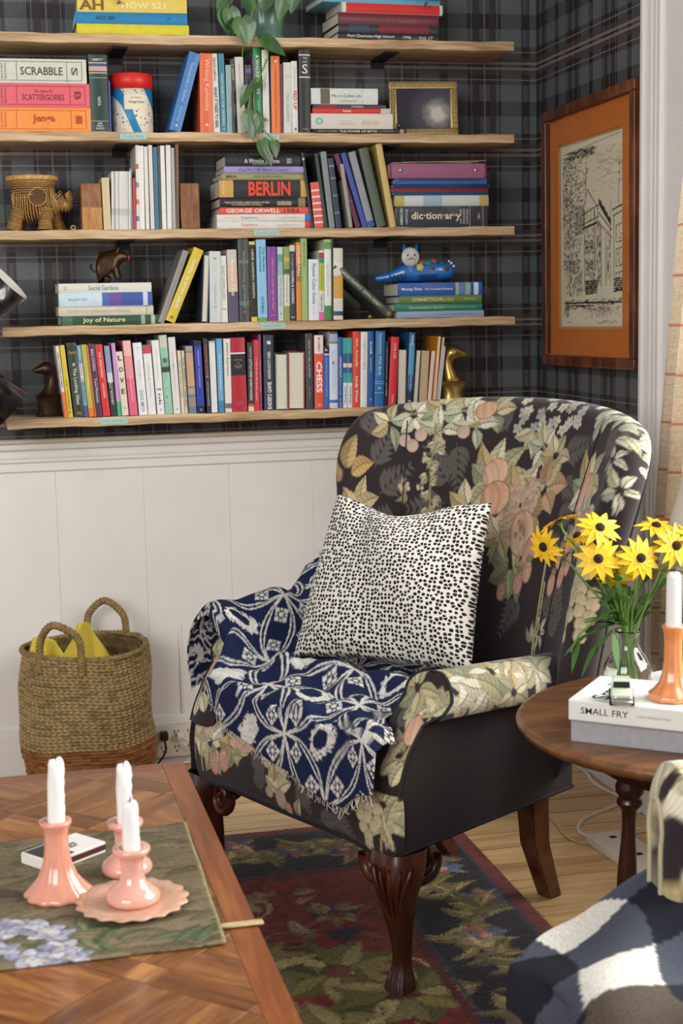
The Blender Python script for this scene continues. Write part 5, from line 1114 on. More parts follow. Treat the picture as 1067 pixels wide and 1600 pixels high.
# ------------------------------------------------------------------ second armchair at the corner, with a checked throw
def second_chair():
    X0, X1, YF, YN = 0.66, 1.36, -2.285, -2.97; root = empty('armchair', ((X0 + X1) / 2, (YF + YN) / 2, 0)); cx, cy = root.location[:2]
    tag(root, 'matching floral armchair in the near corner, partly covered by a checked throw', 'armchair')
    cn = Canvas(-0.1, 1.0, -0.1, 1.0, CLOTH, 0.003, 51); rg = cn.r
    for i in range(60):
        x, y = rg.uniform(0, 0.9), rg.uniform(0, 0.9); k = i % 5
        if k < 2: cn.leaves(x, y, 8, 0.075, 0.02, LF + PALE)
        elif k == 2: cn.grapes(x, y, 0.09, 0.1, 0.014, '#c9b27e')
        elif k == 3: cn.fruit(x, y, 0.04, 0.036, 0.3, '#d0a088'); cn.leaves(x + .05, y, 5, 0.06, 0.018, PALE)
        else: cn.blossom(x, y, 0.05, '#d9c9a8', 6)
    # seat block with a rounded front corner
    bm = bmesh.new(); bm_box(bm, X0 + 0.06 - cx, X1 - cx, YN - cy, YF - 0.05 - cy, 0.24, 0.385, 0.055, 5); bmesh.ops.subdivide_edges(bm, edges=bm.edges[:], cuts=6, use_grid_fill=True); bmesh.ops.triangulate(bm, faces=bm.faces[:])
    o = bm_obj('seat', bm, M_FLORAL, root, smooth=True)
    def paint(o, sc=1.0, ox=0.45, oy=0.45):
        me = o.data; n = len(me.vertices); co = np.zeros(n * 3, np.float32); me.vertices.foreach_get('co', co); co = co.reshape(-1, 3)
        uv = np.stack([co[:, 0] * 0.8 + ox + co[:, 2] * 0.5, co[:, 1] * 0.8 + oy + co[:, 2] * 0.8], -1) % 0.95
        a = me.color_attributes.new('Col', 'FLOAT_COLOR', 'POINT'); cc = np.ones((n, 4), np.float32); cc[:, :3] = cn.sample(uv); a.data.foreach_set('color', cc.ravel())
    md = None; paint(o)
    # rolled arms, swept along x
    for ya in (-2.345, -2.91):
        prof = [(-0.05, 0.30), (-0.052, 0.40), (-0.05, 0.50), (-0.048, 0.55)] + [(0.058 * math.cos(a), 0.585 + 0.062 * math.sin(a)) for a in np.linspace(PI * 1.0, 0, 22)] + [(0.05, 0.55), (0.052, 0.45), (0.05, 0.30)]
        pr_ = spline(prof, 110); n = 180; xs = np.linspace(0, 1, n); V = []
        for t in xs:
            k = min(1, (t / 0.05)) ** 0.5 if t < 0.05 else 1.0
            for y, z in pr_: zz = 0.46 + (z - 0.46) * (0.75 + 0.25 * k); V.append((0.862 + 0.44 * t - cx, ya + y * (0.35 + 0.65 * k) - cy, zz))
        V = np.array(V); V0 = V[0:len(pr_)]; F = [tuple(q) for q in grid_faces(n, len(pr_))] + [tuple(range(len(pr_)))]
        s_ = np.r_[0, np.cumsum(np.linalg.norm(np.diff(pr_, axis=0), axis=1))]; uv = np.stack([np.repeat(xs * 0.44, len(pr_)) + 0.3, np.tile(s_, n) + 0.1], -1)
        a = mesh('arm', V, F, M_FLORAL, root, cols=cn.sample(uv)); tube('piping', V0 + np.array([-0.001, 0, 0]), 0.004, plain('pale_piping', '#b9ad8c', 0.8), a, 6)
    box('back', 1.24 - cx, 1.36 - cx, YN - cy, YF - cy, 0.24, 0.60, M_PLAINF, root, bev=0.04, seg=4)
    for x, y in ((X0 + 0.07, YF - 0.075), (X0 + 0.07, YN + 0.07), (1.28, YF - 0.06), (1.28, YN + 0.06)):
        l = lathe('leg', [(0.001, 0.0142 if x < 1.075 else 0), (0.022, 0.0142 if x < 1.075 else 0), (0.026, 0.02), (0.017, 0.06), (0.020, 0.12), (0.034, 0.20), (0.040, 0.26)], M_LEG, root, 24); l.location = (x - cx, y - cy, 0)
    kn = lathe('carved_knee', [(0.001, -0.03), (0.018, -0.026), (0.030, -0.012), (0.034, 0.004), (0.030, 0.020), (0.018, 0.032), (0.001, 0.036)], M_LEG, root, 28); kn.location = (0.668 - cx, -2.385 - cy, 0.352); kn.rotation_euler = (0.3, 0.2, 0)
second_chair()
def throw():
    # checked wool throw lying over seat and front edge
    nx, ny = 150, 150; a = np.linspace(0, 1, nx); b = np.linspace(0, 1, ny); A, B = np.meshgrid(a, b, indexing='ij')
    # outline: from the corner by the far arm, across the seat
    S = A * 0.62; T = B * 0.74            # metres along x (from right to left), along y (far to near)
    Lx = 0.315; Ly = 0.03                 # how far it lies flat before it turns over the front / far edge
    ox = np.clip(S - Lx, 0, None); oy = np.clip(Ly - T, 0, None); r = 0.05
    ax = np.clip(ox / r, 0, PI / 2); ay = np.clip(oy / r, 0, PI / 2)
    X = 1.005 - np.minimum(S, Lx) - r * np.sin(ax) ; Y = -2.300 - np.clip(T - Ly, 0, None) + r * np.sin(ay)
    Z = 0.448 - r * (1 - np.cos(ax)) - np.clip(ox - r * PI / 2, 0, None) - r * (1 - np.cos(ay)) - np.clip(oy - r * PI / 2, 0, None)
    # rounded plan corner
    cxn, cyn = X - 0.875, Y + 2.50; rad = np.hypot(np.clip(-cxn, 0, None), np.clip(cyn, 0, None)); lim = 0.262; k = np.where((cxn < 0) & (cyn > 0) & (rad > lim), lim / np.maximum(rad, 1e-6), 1.0)
    X = 0.875 + np.where(k < 1, cxn * k, cxn); Y = -2.50 + np.where(k < 1, cyn * k, cyn); Z = Z - 0.10 * np.clip(1 - k, 0, 1)
    Z = Z + 0.016 * np.sin(X * 16 + Y * 11) * (ox < 0.03) + 0.010 * np.sin(X * 30 - Y * 19 + 1) + 0.012 + 0.022 * np.exp(-((X - 0.93) / 0.05) ** 2); X = X - 0.012 * np.sin(Y * 26) * (ox > 0.03); Z = Z - 1.1 * np.clip(0.88 - X, 0, 1) ** 2 - 0.8 * np.clip(Y + 2.42, 0, 1) ** 2
    ck = 0.105; ci = np.floor((S + 0.028 * np.sin(T * 14)) / ck).astype(int); cj = np.floor((T + 0.03 + 0.02 * np.sin(S * 17)) / ck).astype(int)
    pal = np.array([C3('#ded9cd'), C3('#1a1c26'), C3('#474c57'), C3('#54493f')])
    ia, ib = ci % 2, cj % 2; idx = np.where((ia == 0) & (ib == 0), 0, np.where((ia == 1) & (ib == 1), 1, np.where(ia == 1, 2, np.where((ci + cj) % 4 == 1, 3, 2)))); col = pal[idx]
    V = np.stack([X, Y, Z], -1); c0 = np.array([0.8, -2.5, 0.45])
    o = mesh('throw_blanket', (V - c0).reshape(-1, 3), grid_faces(nx, ny), vcol('throw_wool', 0.95, fuzz=0.25, bump=0.5, bscale=350, sheen=0.0), cols=col.reshape(-1, 3), loc=c0)
    md = o.modifiers.new('sub', 'SUBSURF'); md.levels = 1; md.render_levels = 1
    md = o.modifiers.new('thick', 'SOLIDIFY'); md.thickness = 0.008; md.offset = -1
    tag(o, 'wool throw in black, grey and cream checks over the near corner armchair', 'blanket')
throw()
# cables and power strip on the floor, sockets on the baseboard
M_CABLE = plain('white_cable', '#e2ddd2', 0.5); M_CABLE2 = plain('cream_cable', '#cdbb92', 0.5)
def F(x, y, z=0.0025): return (x, y, z)
c = tube('power_cable', spline([F(1.535, -0.36), F(1.54, -0.45), F(1.525, -0.53), F(1.53, -0.60), F(1.545, -0.66)], 40), 0.0045, M_CABLE, None, 8); tag(c, 'white cable curving across the floor near the table leg', 'cable')
c = tube('power_cable', spline([F(1.535, -0.71), F(1.467, -0.75), F(1.397, -0.794), F(1.355, -0.85), F(1.346, -0.899), F(1.378, -0.922), F(1.44, -0.919), F(1.49, -0.90)], 60), 0.0045, M_CABLE, None, 8); tag(c, 'white looped cable lying on the floor behind the chair leg', 'cable')
c = tube('power_cable', spline([F(1.30, -0.72), F(1.315, -0.804), F(1.305, -0.873), F(1.307, -0.93), F(1.328, -0.960), F(1.371, -0.957), F(1.428, -0.932), F(1.50, -0.92)], 60), 0.003, M_CABLE2, None, 8); tag(c, 'thin cream cable on the floor beside the rear chair leg', 'cable')
ps = box('power_strip', -0.05, 0.05, -0.13, 0.13, 0.0, 0.022, plain('cream_plastic', '#ded6c2', 0.5, var=0.08, scale=60), None, bev=0.004, seg=2); ps.location = (1.395, -1.075, 0.0); ps.rotation_euler = (0, 0, math.radians(6)); tag(ps, 'cream power strip lying on the floor by the table leg', 'power strip')
for k in range(4): box('socket_slot', -0.008, 0.008, -0.10 + k * 0.06, -0.085 + k * 0.06, 0.022, 0.0225, M_INK, ps)
def outlet():
    o = box('wall_outlet', -0.061, 0.061, -0.030, 0.0, -0.048, 0.042, plain('ivory_plate', '#d9d2c0', 0.5, var=0.03), None, bev=0.003, seg=2); o.location = (0.478, -0.022, 0.075); tag(o, 'ivory box of power outlets on the baseboard beside the basket', 'outlet')
    for r in range(2):
        for k in range(3):
            x = -0.038 + 0.038 * k; z = 0.020 - 0.044 * r
            for dx, dz, w, h in ((-0.005, 0.004, 0.0014, 0.0045), (0.005, 0.004, 0.0014, 0.0045), (0, -0.008, 0.0025, 0.0025)): box('socket_hole', x + dx - w, x + dx + w, -0.0304, -0.0296, z + dz - h, z + dz + h, M_INK, o)
    pl_ = box('black_plug', -0.011, 0.011, -0.055, -0.030, -0.012, 0.012, plain('black_plastic', '#151314', 0.5), None, bev=0.004, seg=2); pl_.location = (0.442, -0.022, 0.092); tag(pl_, 'black plug in the outlet next to the basket', 'plug')
    tube('cord', spline([(0, -0.05, -0.010), (0.002, -0.06, -0.035), (-0.008, -0.05, -0.06), (-0.03, -0.05, -0.085)], 24), 0.003, plain('black_plastic', '#151314', 0.5), pl_, 8)
    p2 = box('white_plug', -0.010, 0.010, -0.052, -0.030, -0.010, 0.010, M_CABLE, None, bev=0.004, seg=2); p2.location = (0.487, -0.022, 0.088); tag(p2, 'white plug in the outlet next to the armchair', 'plug')
    tube('cord', spline([(0, -0.05, 0), (0.02, -0.058, -0.012), (0.045, -0.05, -0.05), (0.06, -0.05, -0.085)], 24), 0.0032, M_CABLE, p2, 8)
outlet()
# ------------------------------------------------------------------ shelves
SHZ = {5: 0.9968, 4: 1.2335, 3: 1.4765, 2: 1.7215, 1: 1.9635}
M_SHELF = wood('rough_oak', '#8d6f4a', '#bf9f76', '#dcc4a0', scale=(3.5, 26, 60), rough=0.6, rnd=0.10, bump=0.3)
M_IRON = plain('black_iron', '#141314', 0.5, metal=0.4)
M_TAPE = plain('blue_masking_tape', '#a3c9c4', 0.7, var=0.06, scale=120)
TAPES = {2: ((0.370, 0.4385), (0.739, 0.785)), 3: ((0.710, 0.777),), 4: ((0.7205, 0.788),), 5: ((0.2916, 0.3615), (1.0305, 1.1027)), 1: ()}
SNAME = {1: 'top', 2: 'second', 3: 'middle', 4: 'fourth', 5: 'bottom'}
NOTE = {2: ('GAMES', 'BIOGRAPHY'), 3: ('CLASSICS',), 4: ('GARDENING',), 5: ('FICTION', 'ESSAYS')}
for k, z in SHZ.items():
    bm = bmesh.new(); bm_box(bm, 0, 1.378, -0.2, 0.0, -0.0235, 0.0, 0.0022, 2); bmesh.ops.subdivide_edges(bm, edges=[e for e in bm.edges if e.calc_length() > 1], cuts=60)
    rg = random.Random(k)
    for v in bm.verts:
        if v.co.y < -0.19: v.co.z += 0.0010 * math.sin(v.co.x * 23 + k) + 0.0007 * math.sin(v.co.x * 61 + 2 * k); v.co.y += 0.0012 * math.sin(v.co.x * 17 + k)
    s = bm_obj('wall_shelf', bm, M_SHELF, None, auto=35); s.location = (0.0545, 0.0, z)
    tag(s, f'rough oak plank shelf, the {"third" if k == 3 else SNAME[k]} {"" if k in (1, 5) else "from the top "}of the five on the plaid wall'.replace('the top of', 'the topmost of').replace('the bottom of', 'the lowest of'), 'shelf', 'oak wall shelves')
    for bx in (0.33, 1.05):
        br = box('bracket', bx - 0.018, bx + 0.018, -0.16, 0.0, -0.0290, -0.0236, M_IRON, s); box('wall_plate', bx - 0.018, bx + 0.018, -0.006, -0.0002, -0.045, -0.0291, M_IRON, br)
    for j, (x0, x1) in enumerate(TAPES[k]):
        tp = box('tape_label', x0 - 0.0545, x1 - 0.0545, -0.2014, -0.1998, -0.0185, -0.0045, M_TAPE, s)
        text(NOTE[k][j], 1, plain('pencil', '#7d9a96', 0.8), tp, ((x0 + x1) / 2 - 0.0545, -0.2016, -0.0115), width=(x1 - x0) * 0.8, height=0.006)
# ------------------------------------------------------------------ books
BOOK_ROWS = [
    (5, 0.2017, 0.0088, 0.186, -4.9, 'wo'),
    (5, 0.2111, 0.0126, 0.1871, -4.5, 'ye'),
    (5, 0.2266, 0.0264, 0.191, -4.1, 'lg'),
    (5, 0.2535, 0.0091, 0.1859, -4.1, 'tb'),
    (5, 0.2641, 0.0153, 0.1871, -4.1, 'ol'),
    (5, 0.2797, 0.0035, 0.1859, -4.4, 'or'),
    (5, 0.2841, 0.0153, 0.1881, -4.3, 'be'),
    (5, 0.3015, 0.0186, 0.1863, -4.5, 'rd'),
    (5, 0.3222, 0.0145, 0.1826, -3.9, 'bg'),
    (5, 0.3385, 0.0101, 0.1893, -2.9, 'li'),
    (5, 0.3504, 0.0178, 0.167, -3.6, 'lo'),
    (5, 0.3706, 0.0208, 0.1947, -3.7, 'pk'),
    (5, 0.3944, 0.0227, 0.1886, -3.1, 'zs'),
    (5, 0.4189, 0.021, 0.1819, -2.8, 'wr'),
    (5, 0.4429, 0.0192, 0.1941, -2.8, 'w2'),
    (5, 0.4638, 0.0202, 0.207, -2.9, 'gn'),
    (5, 0.4858, 0.0187, 0.201, -2.5, 'lm'),
    (5, 0.5066, 0.0091, 0.1656, -2.1, 'c1'),
    (5, 0.5166, 0.0076, 0.1652, -1.7, 'c2'),
    (5, 0.5265, 0.0197, 0.1769, -1.8, 'bp'),
    (5, 0.5484, 0.0194, 0.1897, -1.3, 'rb'),
    (5, 0.5742, 0.0113, 0.1951, -1.5, 'nv'),
    (5, 0.5867, 0.0162, 0.1887, -0.6, 'wg'),
    (5, 0.6062, 0.0153, 0.1942, -0.5, 'sb'),
    (5, 0.623, 0.0178, 0.1937, 0.1, 'jt'),
    (5, 0.642, 0.0409, 0.1957, -0.7, 'rr'),
    (5, 0.6851, 0.016, 0.1817, 0.5, 'lf'),
    (5, 0.7023, 0.0136, 0.1882, 0.7, 'r2'),
    (5, 0.7169, 0.0068, 0.202, 0.3, 'mg'),
    (5, 0.7283, 0.0285, 0.2008, 0.5, 'eg'),
    (5, 0.7589, 0.0339, 0.1506, 0.7, 'pg'),
    (5, 0.7944, 0.0444, 0.1542, 1.0, 'pr'),
    (5, 0.8425, 0.0201, 0.2023, 0.5, 'ht'),
    (5, 0.8661, 0.0249, 0.1969, 0.7, 'ch'),
    (5, 0.8919, 0.0148, 0.1668, 1.0, 'b3'),
    (5, 0.9074, 0.0231, 0.206, 1.0, 'wl'),
    (5, 0.9311, 0.0133, 0.1902, 0.9, 'ct'),
    (5, 0.9453, 0.0117, 0.1877, 1.0, 't1'),
    (5, 0.9577, 0.0121, 0.1874, 0.9, 't2'),
    (5, 0.9708, 0.0201, 0.2045, 1.3, 'lw'),
    (5, 0.9918, 0.0191, 0.2031, 1.6, 'w3'),
    (5, 1.0128, 0.0173, 0.2045, 1.4, 'il'),
    (5, 1.0322, 0.0269, 0.204, 2.3, 'cw'),
    (5, 1.0604, 0.0077, 0.1764, 2.2, 'bk'),
    (5, 1.07, 0.0225, 0.1871, 3.9, 'r3'),
    (5, 1.0948, 0.0268, 0.154, 2.1, 'p1'),
    (5, 1.1229, 0.0165, 0.1981, 3.6, 'wd'),
    (5, 1.1401, 0.0165, 0.1515, 4.8, 'p2'),
    (5, 1.1573, 0.0234, 0.1479, 4.2, 'p3'),
    (5, 1.1813, 0.0124, 0.1475, 5.8, 'p4'),
    (5, 1.195, 0.0085, 0.1866, 5.7, 'o1'),
    (5, 1.2048, 0.0069, 0.1846, 7.2, 'o2'),
    (5, 1.2126, 0.0059, 0.1594, 6.8, 'w4'),
    (4, 0.5654, 0.0187, 0.1776, 3.9, 'wn'),
    (4, 0.5885, 0.0295, 0.1848, 1.4, 'pg2'),
    (4, 0.6192, 0.0188, 0.1736, 0.1, 'tw'),
    (4, 0.6411, 0.0256, 0.1889, -0.5, 'am'),
    (4, 0.6692, 0.0281, 0.2188, 0.1, 'dk'),
    (4, 0.7006, 0.0161, 0.2096, -0.4, 'yb'),
    (4, 0.7175, 0.0259, 0.2145, -0.0, 'lb'),
    (4, 0.745, 0.0259, 0.1955, 0.4, 'pu'),
    (4, 0.7722, 0.0154, 0.1945, 0.7, 'ts'),
    (4, 0.7884, 0.0159, 0.1951, 1.0, 'oc'),
    (4, 0.8059, 0.0155, 0.1988, 0.5, 'na'),
    (4, 0.8222, 0.0139, 0.2057, 0.7, 'go'),
    (4, 0.8374, 0.0172, 0.2173, 0.3, 'sg'),
    (4, 0.8558, 0.0283, 0.1609, 0.9, 'fc'),
    (4, 0.8845, 0.0136, 0.1842, 1.0, 'mu'),
    (4, 0.8989, 0.019, 0.2128, 0.9, 'wgr'),
    (4, 0.9183, 0.0045, 0.2165, 1.0, 'dg'),
    (4, 0.9237, 0.0261, 0.1897, 1.0, 'wf'),
    (4, 0.452, 0.0155, 0.198, 21.2, 'gl'),
    (4, 0.4696, 0.0266, 0.2042, 23.9, 'pn'),
    (3, 0.322, 0.0192, 0.1311, -0.5, 'tan'),
    (3, 0.3423, 0.0047, 0.1471, 1.9, 'mag'),
    (3, 0.3471, 0.0047, 0.1471, 1.9, 'mag'),
    (3, 0.352, 0.0047, 0.1471, 1.9, 'mag'),
    (3, 0.3569, 0.0047, 0.1471, 1.9, 'mag'),
    (3, 0.3617, 0.0047, 0.1471, 1.9, 'mag'),
    (3, 0.3666, 0.0047, 0.1471, 1.8, 'mag'),
    (3, 0.3715, 0.0047, 0.1471, 1.8, 'mag'),
    (3, 0.3763, 0.0047, 0.1471, 1.8, 'mag'),
    (3, 0.3812, 0.0047, 0.1471, 1.8, 'mag'),
    (3, 0.3861, 0.0047, 0.1471, 1.8, 'mag'),
    (3, 0.3915, 0.0051, 0.1535, 0.9, 'gr'),
    (3, 0.3976, 0.0071, 0.1301, 1.3, 'rdt'),
    (3, 0.4058, 0.0082, 0.2133, 1.5, 'flo'),
    (3, 0.4144, 0.0138, 0.2118, 0.9, 'wh1'),
    (3, 0.4303, 0.0097, 0.2098, 0.5, 'wh2'),
    (3, 0.4426, 0.0102, 0.2133, 0.2, 'wh3'),
    (3, 0.4538, 0.0103, 0.2084, 0.4, 'tea'),
    (3, 0.4651, 0.0062, 0.212, 0.5, 'dkt'),
    (3, 0.4723, 0.0113, 0.212, 0.4, 'wh4'),
    (3, 0.4857, 0.0124, 0.2136, 0.9, 'wh5'),
    (3, 0.4996, 0.0088, 0.2071, 0.7, 'gr2'),
    (3, 0.5089, 0.0083, 0.2162, 1.3, 'brn'),
    (3, 0.8676, 0.0068, 0.1963, -6.8, 'lean1'),
    (3, 0.8768, 0.0261, 0.1188, -4.2, 'str'),
    (3, 0.9039, 0.0094, 0.1944, -7.0, 'dgr'),
    (3, 0.9176, 0.0157, 0.199, -5.8, 'gry'),
    (3, 0.9359, 0.0152, 0.1817, -6.2, 'pld'),
    (3, 0.9701, 0.0105, 0.1672, -7.5, 'gth'),
    (3, 0.9901, 0.0137, 0.1996, -16.3, 'mar'),
    (3, 1.0081, 0.0138, 0.2012, -16.2, 'blp'),
    (3, 1.023, 0.0191, 0.2022, -14.5, 'gbl'),
    (3, 1.0484, 0.0256, 0.2111, -12.9, 'sag'),
    (3, 1.0846, 0.0176, 0.2215, -9.5, 'gol'),
    (2, 0.2999, 0.0461, 0.1912, 0.0, 'lib'),
    (2, 0.3468, 0.0047, 0.1266, 0.5, 'blt'),
    (2, 0.498, 0.0298, 0.2047, 16.8, 'bl'),
    (2, 0.5797, 0.0342, 0.1996, 1.2, 'wk'),
    (2, 0.6155, 0.018, 0.2001, -0.9, 'wit'),
    (2, 0.6347, 0.0143, 0.2001, -0.6, 'tea2'),
    (2, 0.6498, 0.0143, 0.1714, 0.1, 'bgr'),
    (2, 0.6658, 0.0107, 0.1861, -0.9, 'dk2'),
    (2, 0.6777, 0.0222, 0.1922, -0.8, 'wg2'),
    (2, 0.7011, 0.0177, 0.173, 0.0, 'dkp'),
    (2, 0.7197, 0.0037, 0.1989, 0.4, 'ppl'),
    (2, 0.7238, 0.0198, 0.2185, -0.1, 'awl'),
    (2, 0.7457, 0.0174, 0.2111, 0.1, 'wrd'),
    (2, 0.7644, 0.0025, 0.1969, 1.0, 'nvt'),
    (2, 0.7677, 0.0233, 0.1958, 0.5, 'org'),
    (2, 0.7918, 0.0071, 0.1765, 0.7, 'mrn'),
    (2, 0.8001, 0.0225, 0.1806, 1.1, 'pau'),
    (2, 0.8239, 0.0159, 0.1848, 0.1, 'fed'),
    (2, 0.8415, 0.0306, 0.2128, 0.6, 'blk'),
]
STACKS = [
    ('pig', 4, [(0.2016, 0.2588, 0.0244, 'jn'), (0.1979, 0.2439, 0.024, 'cr'), (0.2, 0.2392, 0.0358, 'wb'), (0.2005, 0.2386, 0.0236, 'sg')]),
    ('cat', 4, [(1.0991, 0.2475, 0.0183, 'lv'), (1.0929, 0.2494, 0.0212, 'te'), (1.1063, 0.2326, 0.0203, 'gc'), (1.1037, 0.2399, 0.035, 'md')]),
    ('berlin', 3, [(0.6154, 0.2533, 0.019, 's2'), (0.616, 0.2522, 0.0184, 's1'), (0.6244, 0.2387, 0.0175, 'ow'), (0.6251, 0.2379, 0.025, 'hk'), (0.6238, 0.2339, 0.0461, 'bn'), (0.6322, 0.2201, 0.017, 'mc'), (0.6378, 0.2118, 0.0172, 'lv'), (0.6424, 0.2016, 0.0283, 'wr')]),
    ('dict', 3, [(1.1023, 0.2546, 0.0556, 'di'), (1.0987, 0.2623, 0.029, 'mp'), (1.0937, 0.2675, 0.0095, 'b1'), (1.0927, 0.2701, 0.0095, 'r1'), (1.094, 0.2728, 0.0105, 'b2'), (1.1006, 0.257, 0.0145, 'b3'), (1.0851, 0.2694, 0.0401, 'bi')]),
    ('myth', 2, [(0.878, 0.2536, 0.0123, 'pm'), (0.873, 0.2219, 0.0401, 'sa'), (0.8779, 0.2106, 0.0135, 'ic'), (0.8817, 0.1973, 0.0097, 'dk'), (0.8744, 0.1805, 0.041, 'ms')]),
    ('games', 2, [(0.0646, 0.2357, 0.0598, 'je'), (0.0674, 0.2322, 0.059, 'sc'), (0.0701, 0.2239, 0.0602, 'sb')]),
    ('maps', 1, [(0.2741, 0.2832, 0.0251, 'y1'), (0.2702, 0.2839, 0.0282, 'b1'), (0.2773, 0.276, 0.0344, 'y2'), (0.2891, 0.2619, 0.0258, 'pt')]),
    ('year', 1, [(0.9526, 0.2772, 0.0195, 'pc'), (0.9549, 0.2751, 0.0208, 'dr'), (0.9536, 0.2781, 0.0293, 'mr'), (0.9635, 0.2801, 0.0256, 'wr'), (0.9138, 0.3282, 0.0159, 'bu'), (0.9643, 0.2797, 0.0232, 'gy')]),
]
def col_mat(h, rough=0.45, var=0.05): return plain('cover_' + h.lstrip('#'), h, rough, var=var, scale=60, coat=0.05)
def ink(h): return plain('print_' + h.lstrip('#'), h, 0.6, var=0.0)
M_PGW = plain('page_block', '#d9d2c2', 0.9, var=0.12, scale=400); M_PGO = plain('old_page_block', '#bfae8d', 0.9, var=0.15, scale=400)
SPINE_R = Matrix(((0, 1, 0), (0, 0, -1), (-1, 0, 0))).to_euler()      # lettering runs down the spine
SPINE_UP = Matrix(((0, -1, 0), (0, 0, -1), (1, 0, 0))).to_euler()
_rg = random.Random(99)
def cover_bm(w, h, d, t=0.0016, rnd=0.0):
    """two boards and a spine; x thickness 0..w, y 0..d (spine at y=0), z 0..h"""
    bm = bmesh.new(); bm_box(bm, 0, t, 0.0, d, 0, h); bm_box(bm, w - t, w, 0.0, d, 0, h)
    n = 5; pr = [(w * i / n, -rnd * math.sin(PI * i / n)) for i in range(n + 1)]; lo, hi = [], []
    for (x, y) in pr: lo.append((bm.verts.new((x, y, 0)), bm.verts.new((x, y, h)))); hi.append((bm.verts.new((x, max(y, 0) + t, 0)), bm.verts.new((x, t, h))))
    for i in range(n):
        a, b, c, e = lo[i], lo[i + 1], hi[i], hi[i + 1]; bm.faces.new((a[0], b[0], b[1], a[1])); bm.faces.new((c[0], c[1], e[1], e[0])); bm.faces.new((a[1], b[1], e[1], c[1])); bm.faces.new((a[0], c[0], e[0], b[0]))
    return bm
def upright(x, w, h, tilt, z, spec, label, group, d=None):
    """spec: c cover, b bands[(z0,z1,col)], t texts[(str,col,zc,len,size,dir)], fore (pages to the room), rnd"""
    d = d or min(0.165, h * 0.68 + _rg.uniform(-.006, .006)); c = col_mat(spec['c']); y0 = -0.186 + _rg.uniform(-0.004, 0.004) + spec.get('dy', 0)
    w = w - 0.0005; fore = spec.get('fore', False); hard = spec.get('hard', False); t = 0.0024 if hard else 0.0009
    bm = cover_bm(w, h, d, t, 0 if fore else spec.get('rnd', min(0.003, w * 0.12)))
    if tilt < 0: off = Vector((0, 0, 0)); px = x
    else: off = Vector((-w, 0, 0)); px = x + w
    M = Matrix.Translation(off)
    if fore: M = M @ Matrix.Translation((w, d, 0)) @ Matrix.Rotation(PI, 4, 'Z')
    bmesh.ops.transform(bm, matrix=M, verts=bm.verts[:]); o = bm_obj('book', bm, c, None, auto=35)
    o.location = (px, y0, z + 0.0004); o.rotation_euler = (0, math.radians(tilt), 0)
    q = 0.003 if hard else 0.0005; pg = M_PGO if spec.get('old') else M_PGW
    box('pages', off.x + t, off.x + w - t, (q if fore else t), d - (t if fore else q), q, h - q, pg, o)
    ry = -spec.get('rnd', min(0.003, w * 0.12)) - 0.0003
    if not fore:
        for k_, (a, b, cc) in enumerate(spec.get('b', ())):
            n = 5; V, Fq = [], []
            for i in range(n + 1):
                xx = off.x + w * i / n; yy = (ry + 0.0003) * math.sin(PI * i / n) - 0.00025 - 0.00005 * k_
                V += [(xx, yy, a * h), (xx, yy, b * h)]
            Fq = [(2 * i, 2 * i + 2, 2 * i + 3, 2 * i + 1) for i in range(n)]
            mesh('printed_band', V, Fq, ink(cc), o, smooth=False)
        for tx in spec.get('t', ()):
            s, cc, zc, ln, sz = tx[:5]; dr = tx[5] if len(tx) > 5 else 'd'; bold = tx[6] if len(tx) > 6 else 0.008
            if dr == 'h': text(s, 1, ink(cc), o, (off.x + w / 2, ry - 0.0004, zc * h), width=w * ln, height=sz * w, bold=bold)
            else: text(s, 1, ink(cc), o, (off.x + w * (tx[7] if len(tx) > 7 else 0.5), ry - 0.0004, zc * h), rot=SPINE_R if dr == 'd' else SPINE_UP, width=h * ln, height=w * sz, bold=bold)
    tag(o, label, 'book', group); return o
W_ = '#e8e4dc'; K_ = '#1c1b1f'
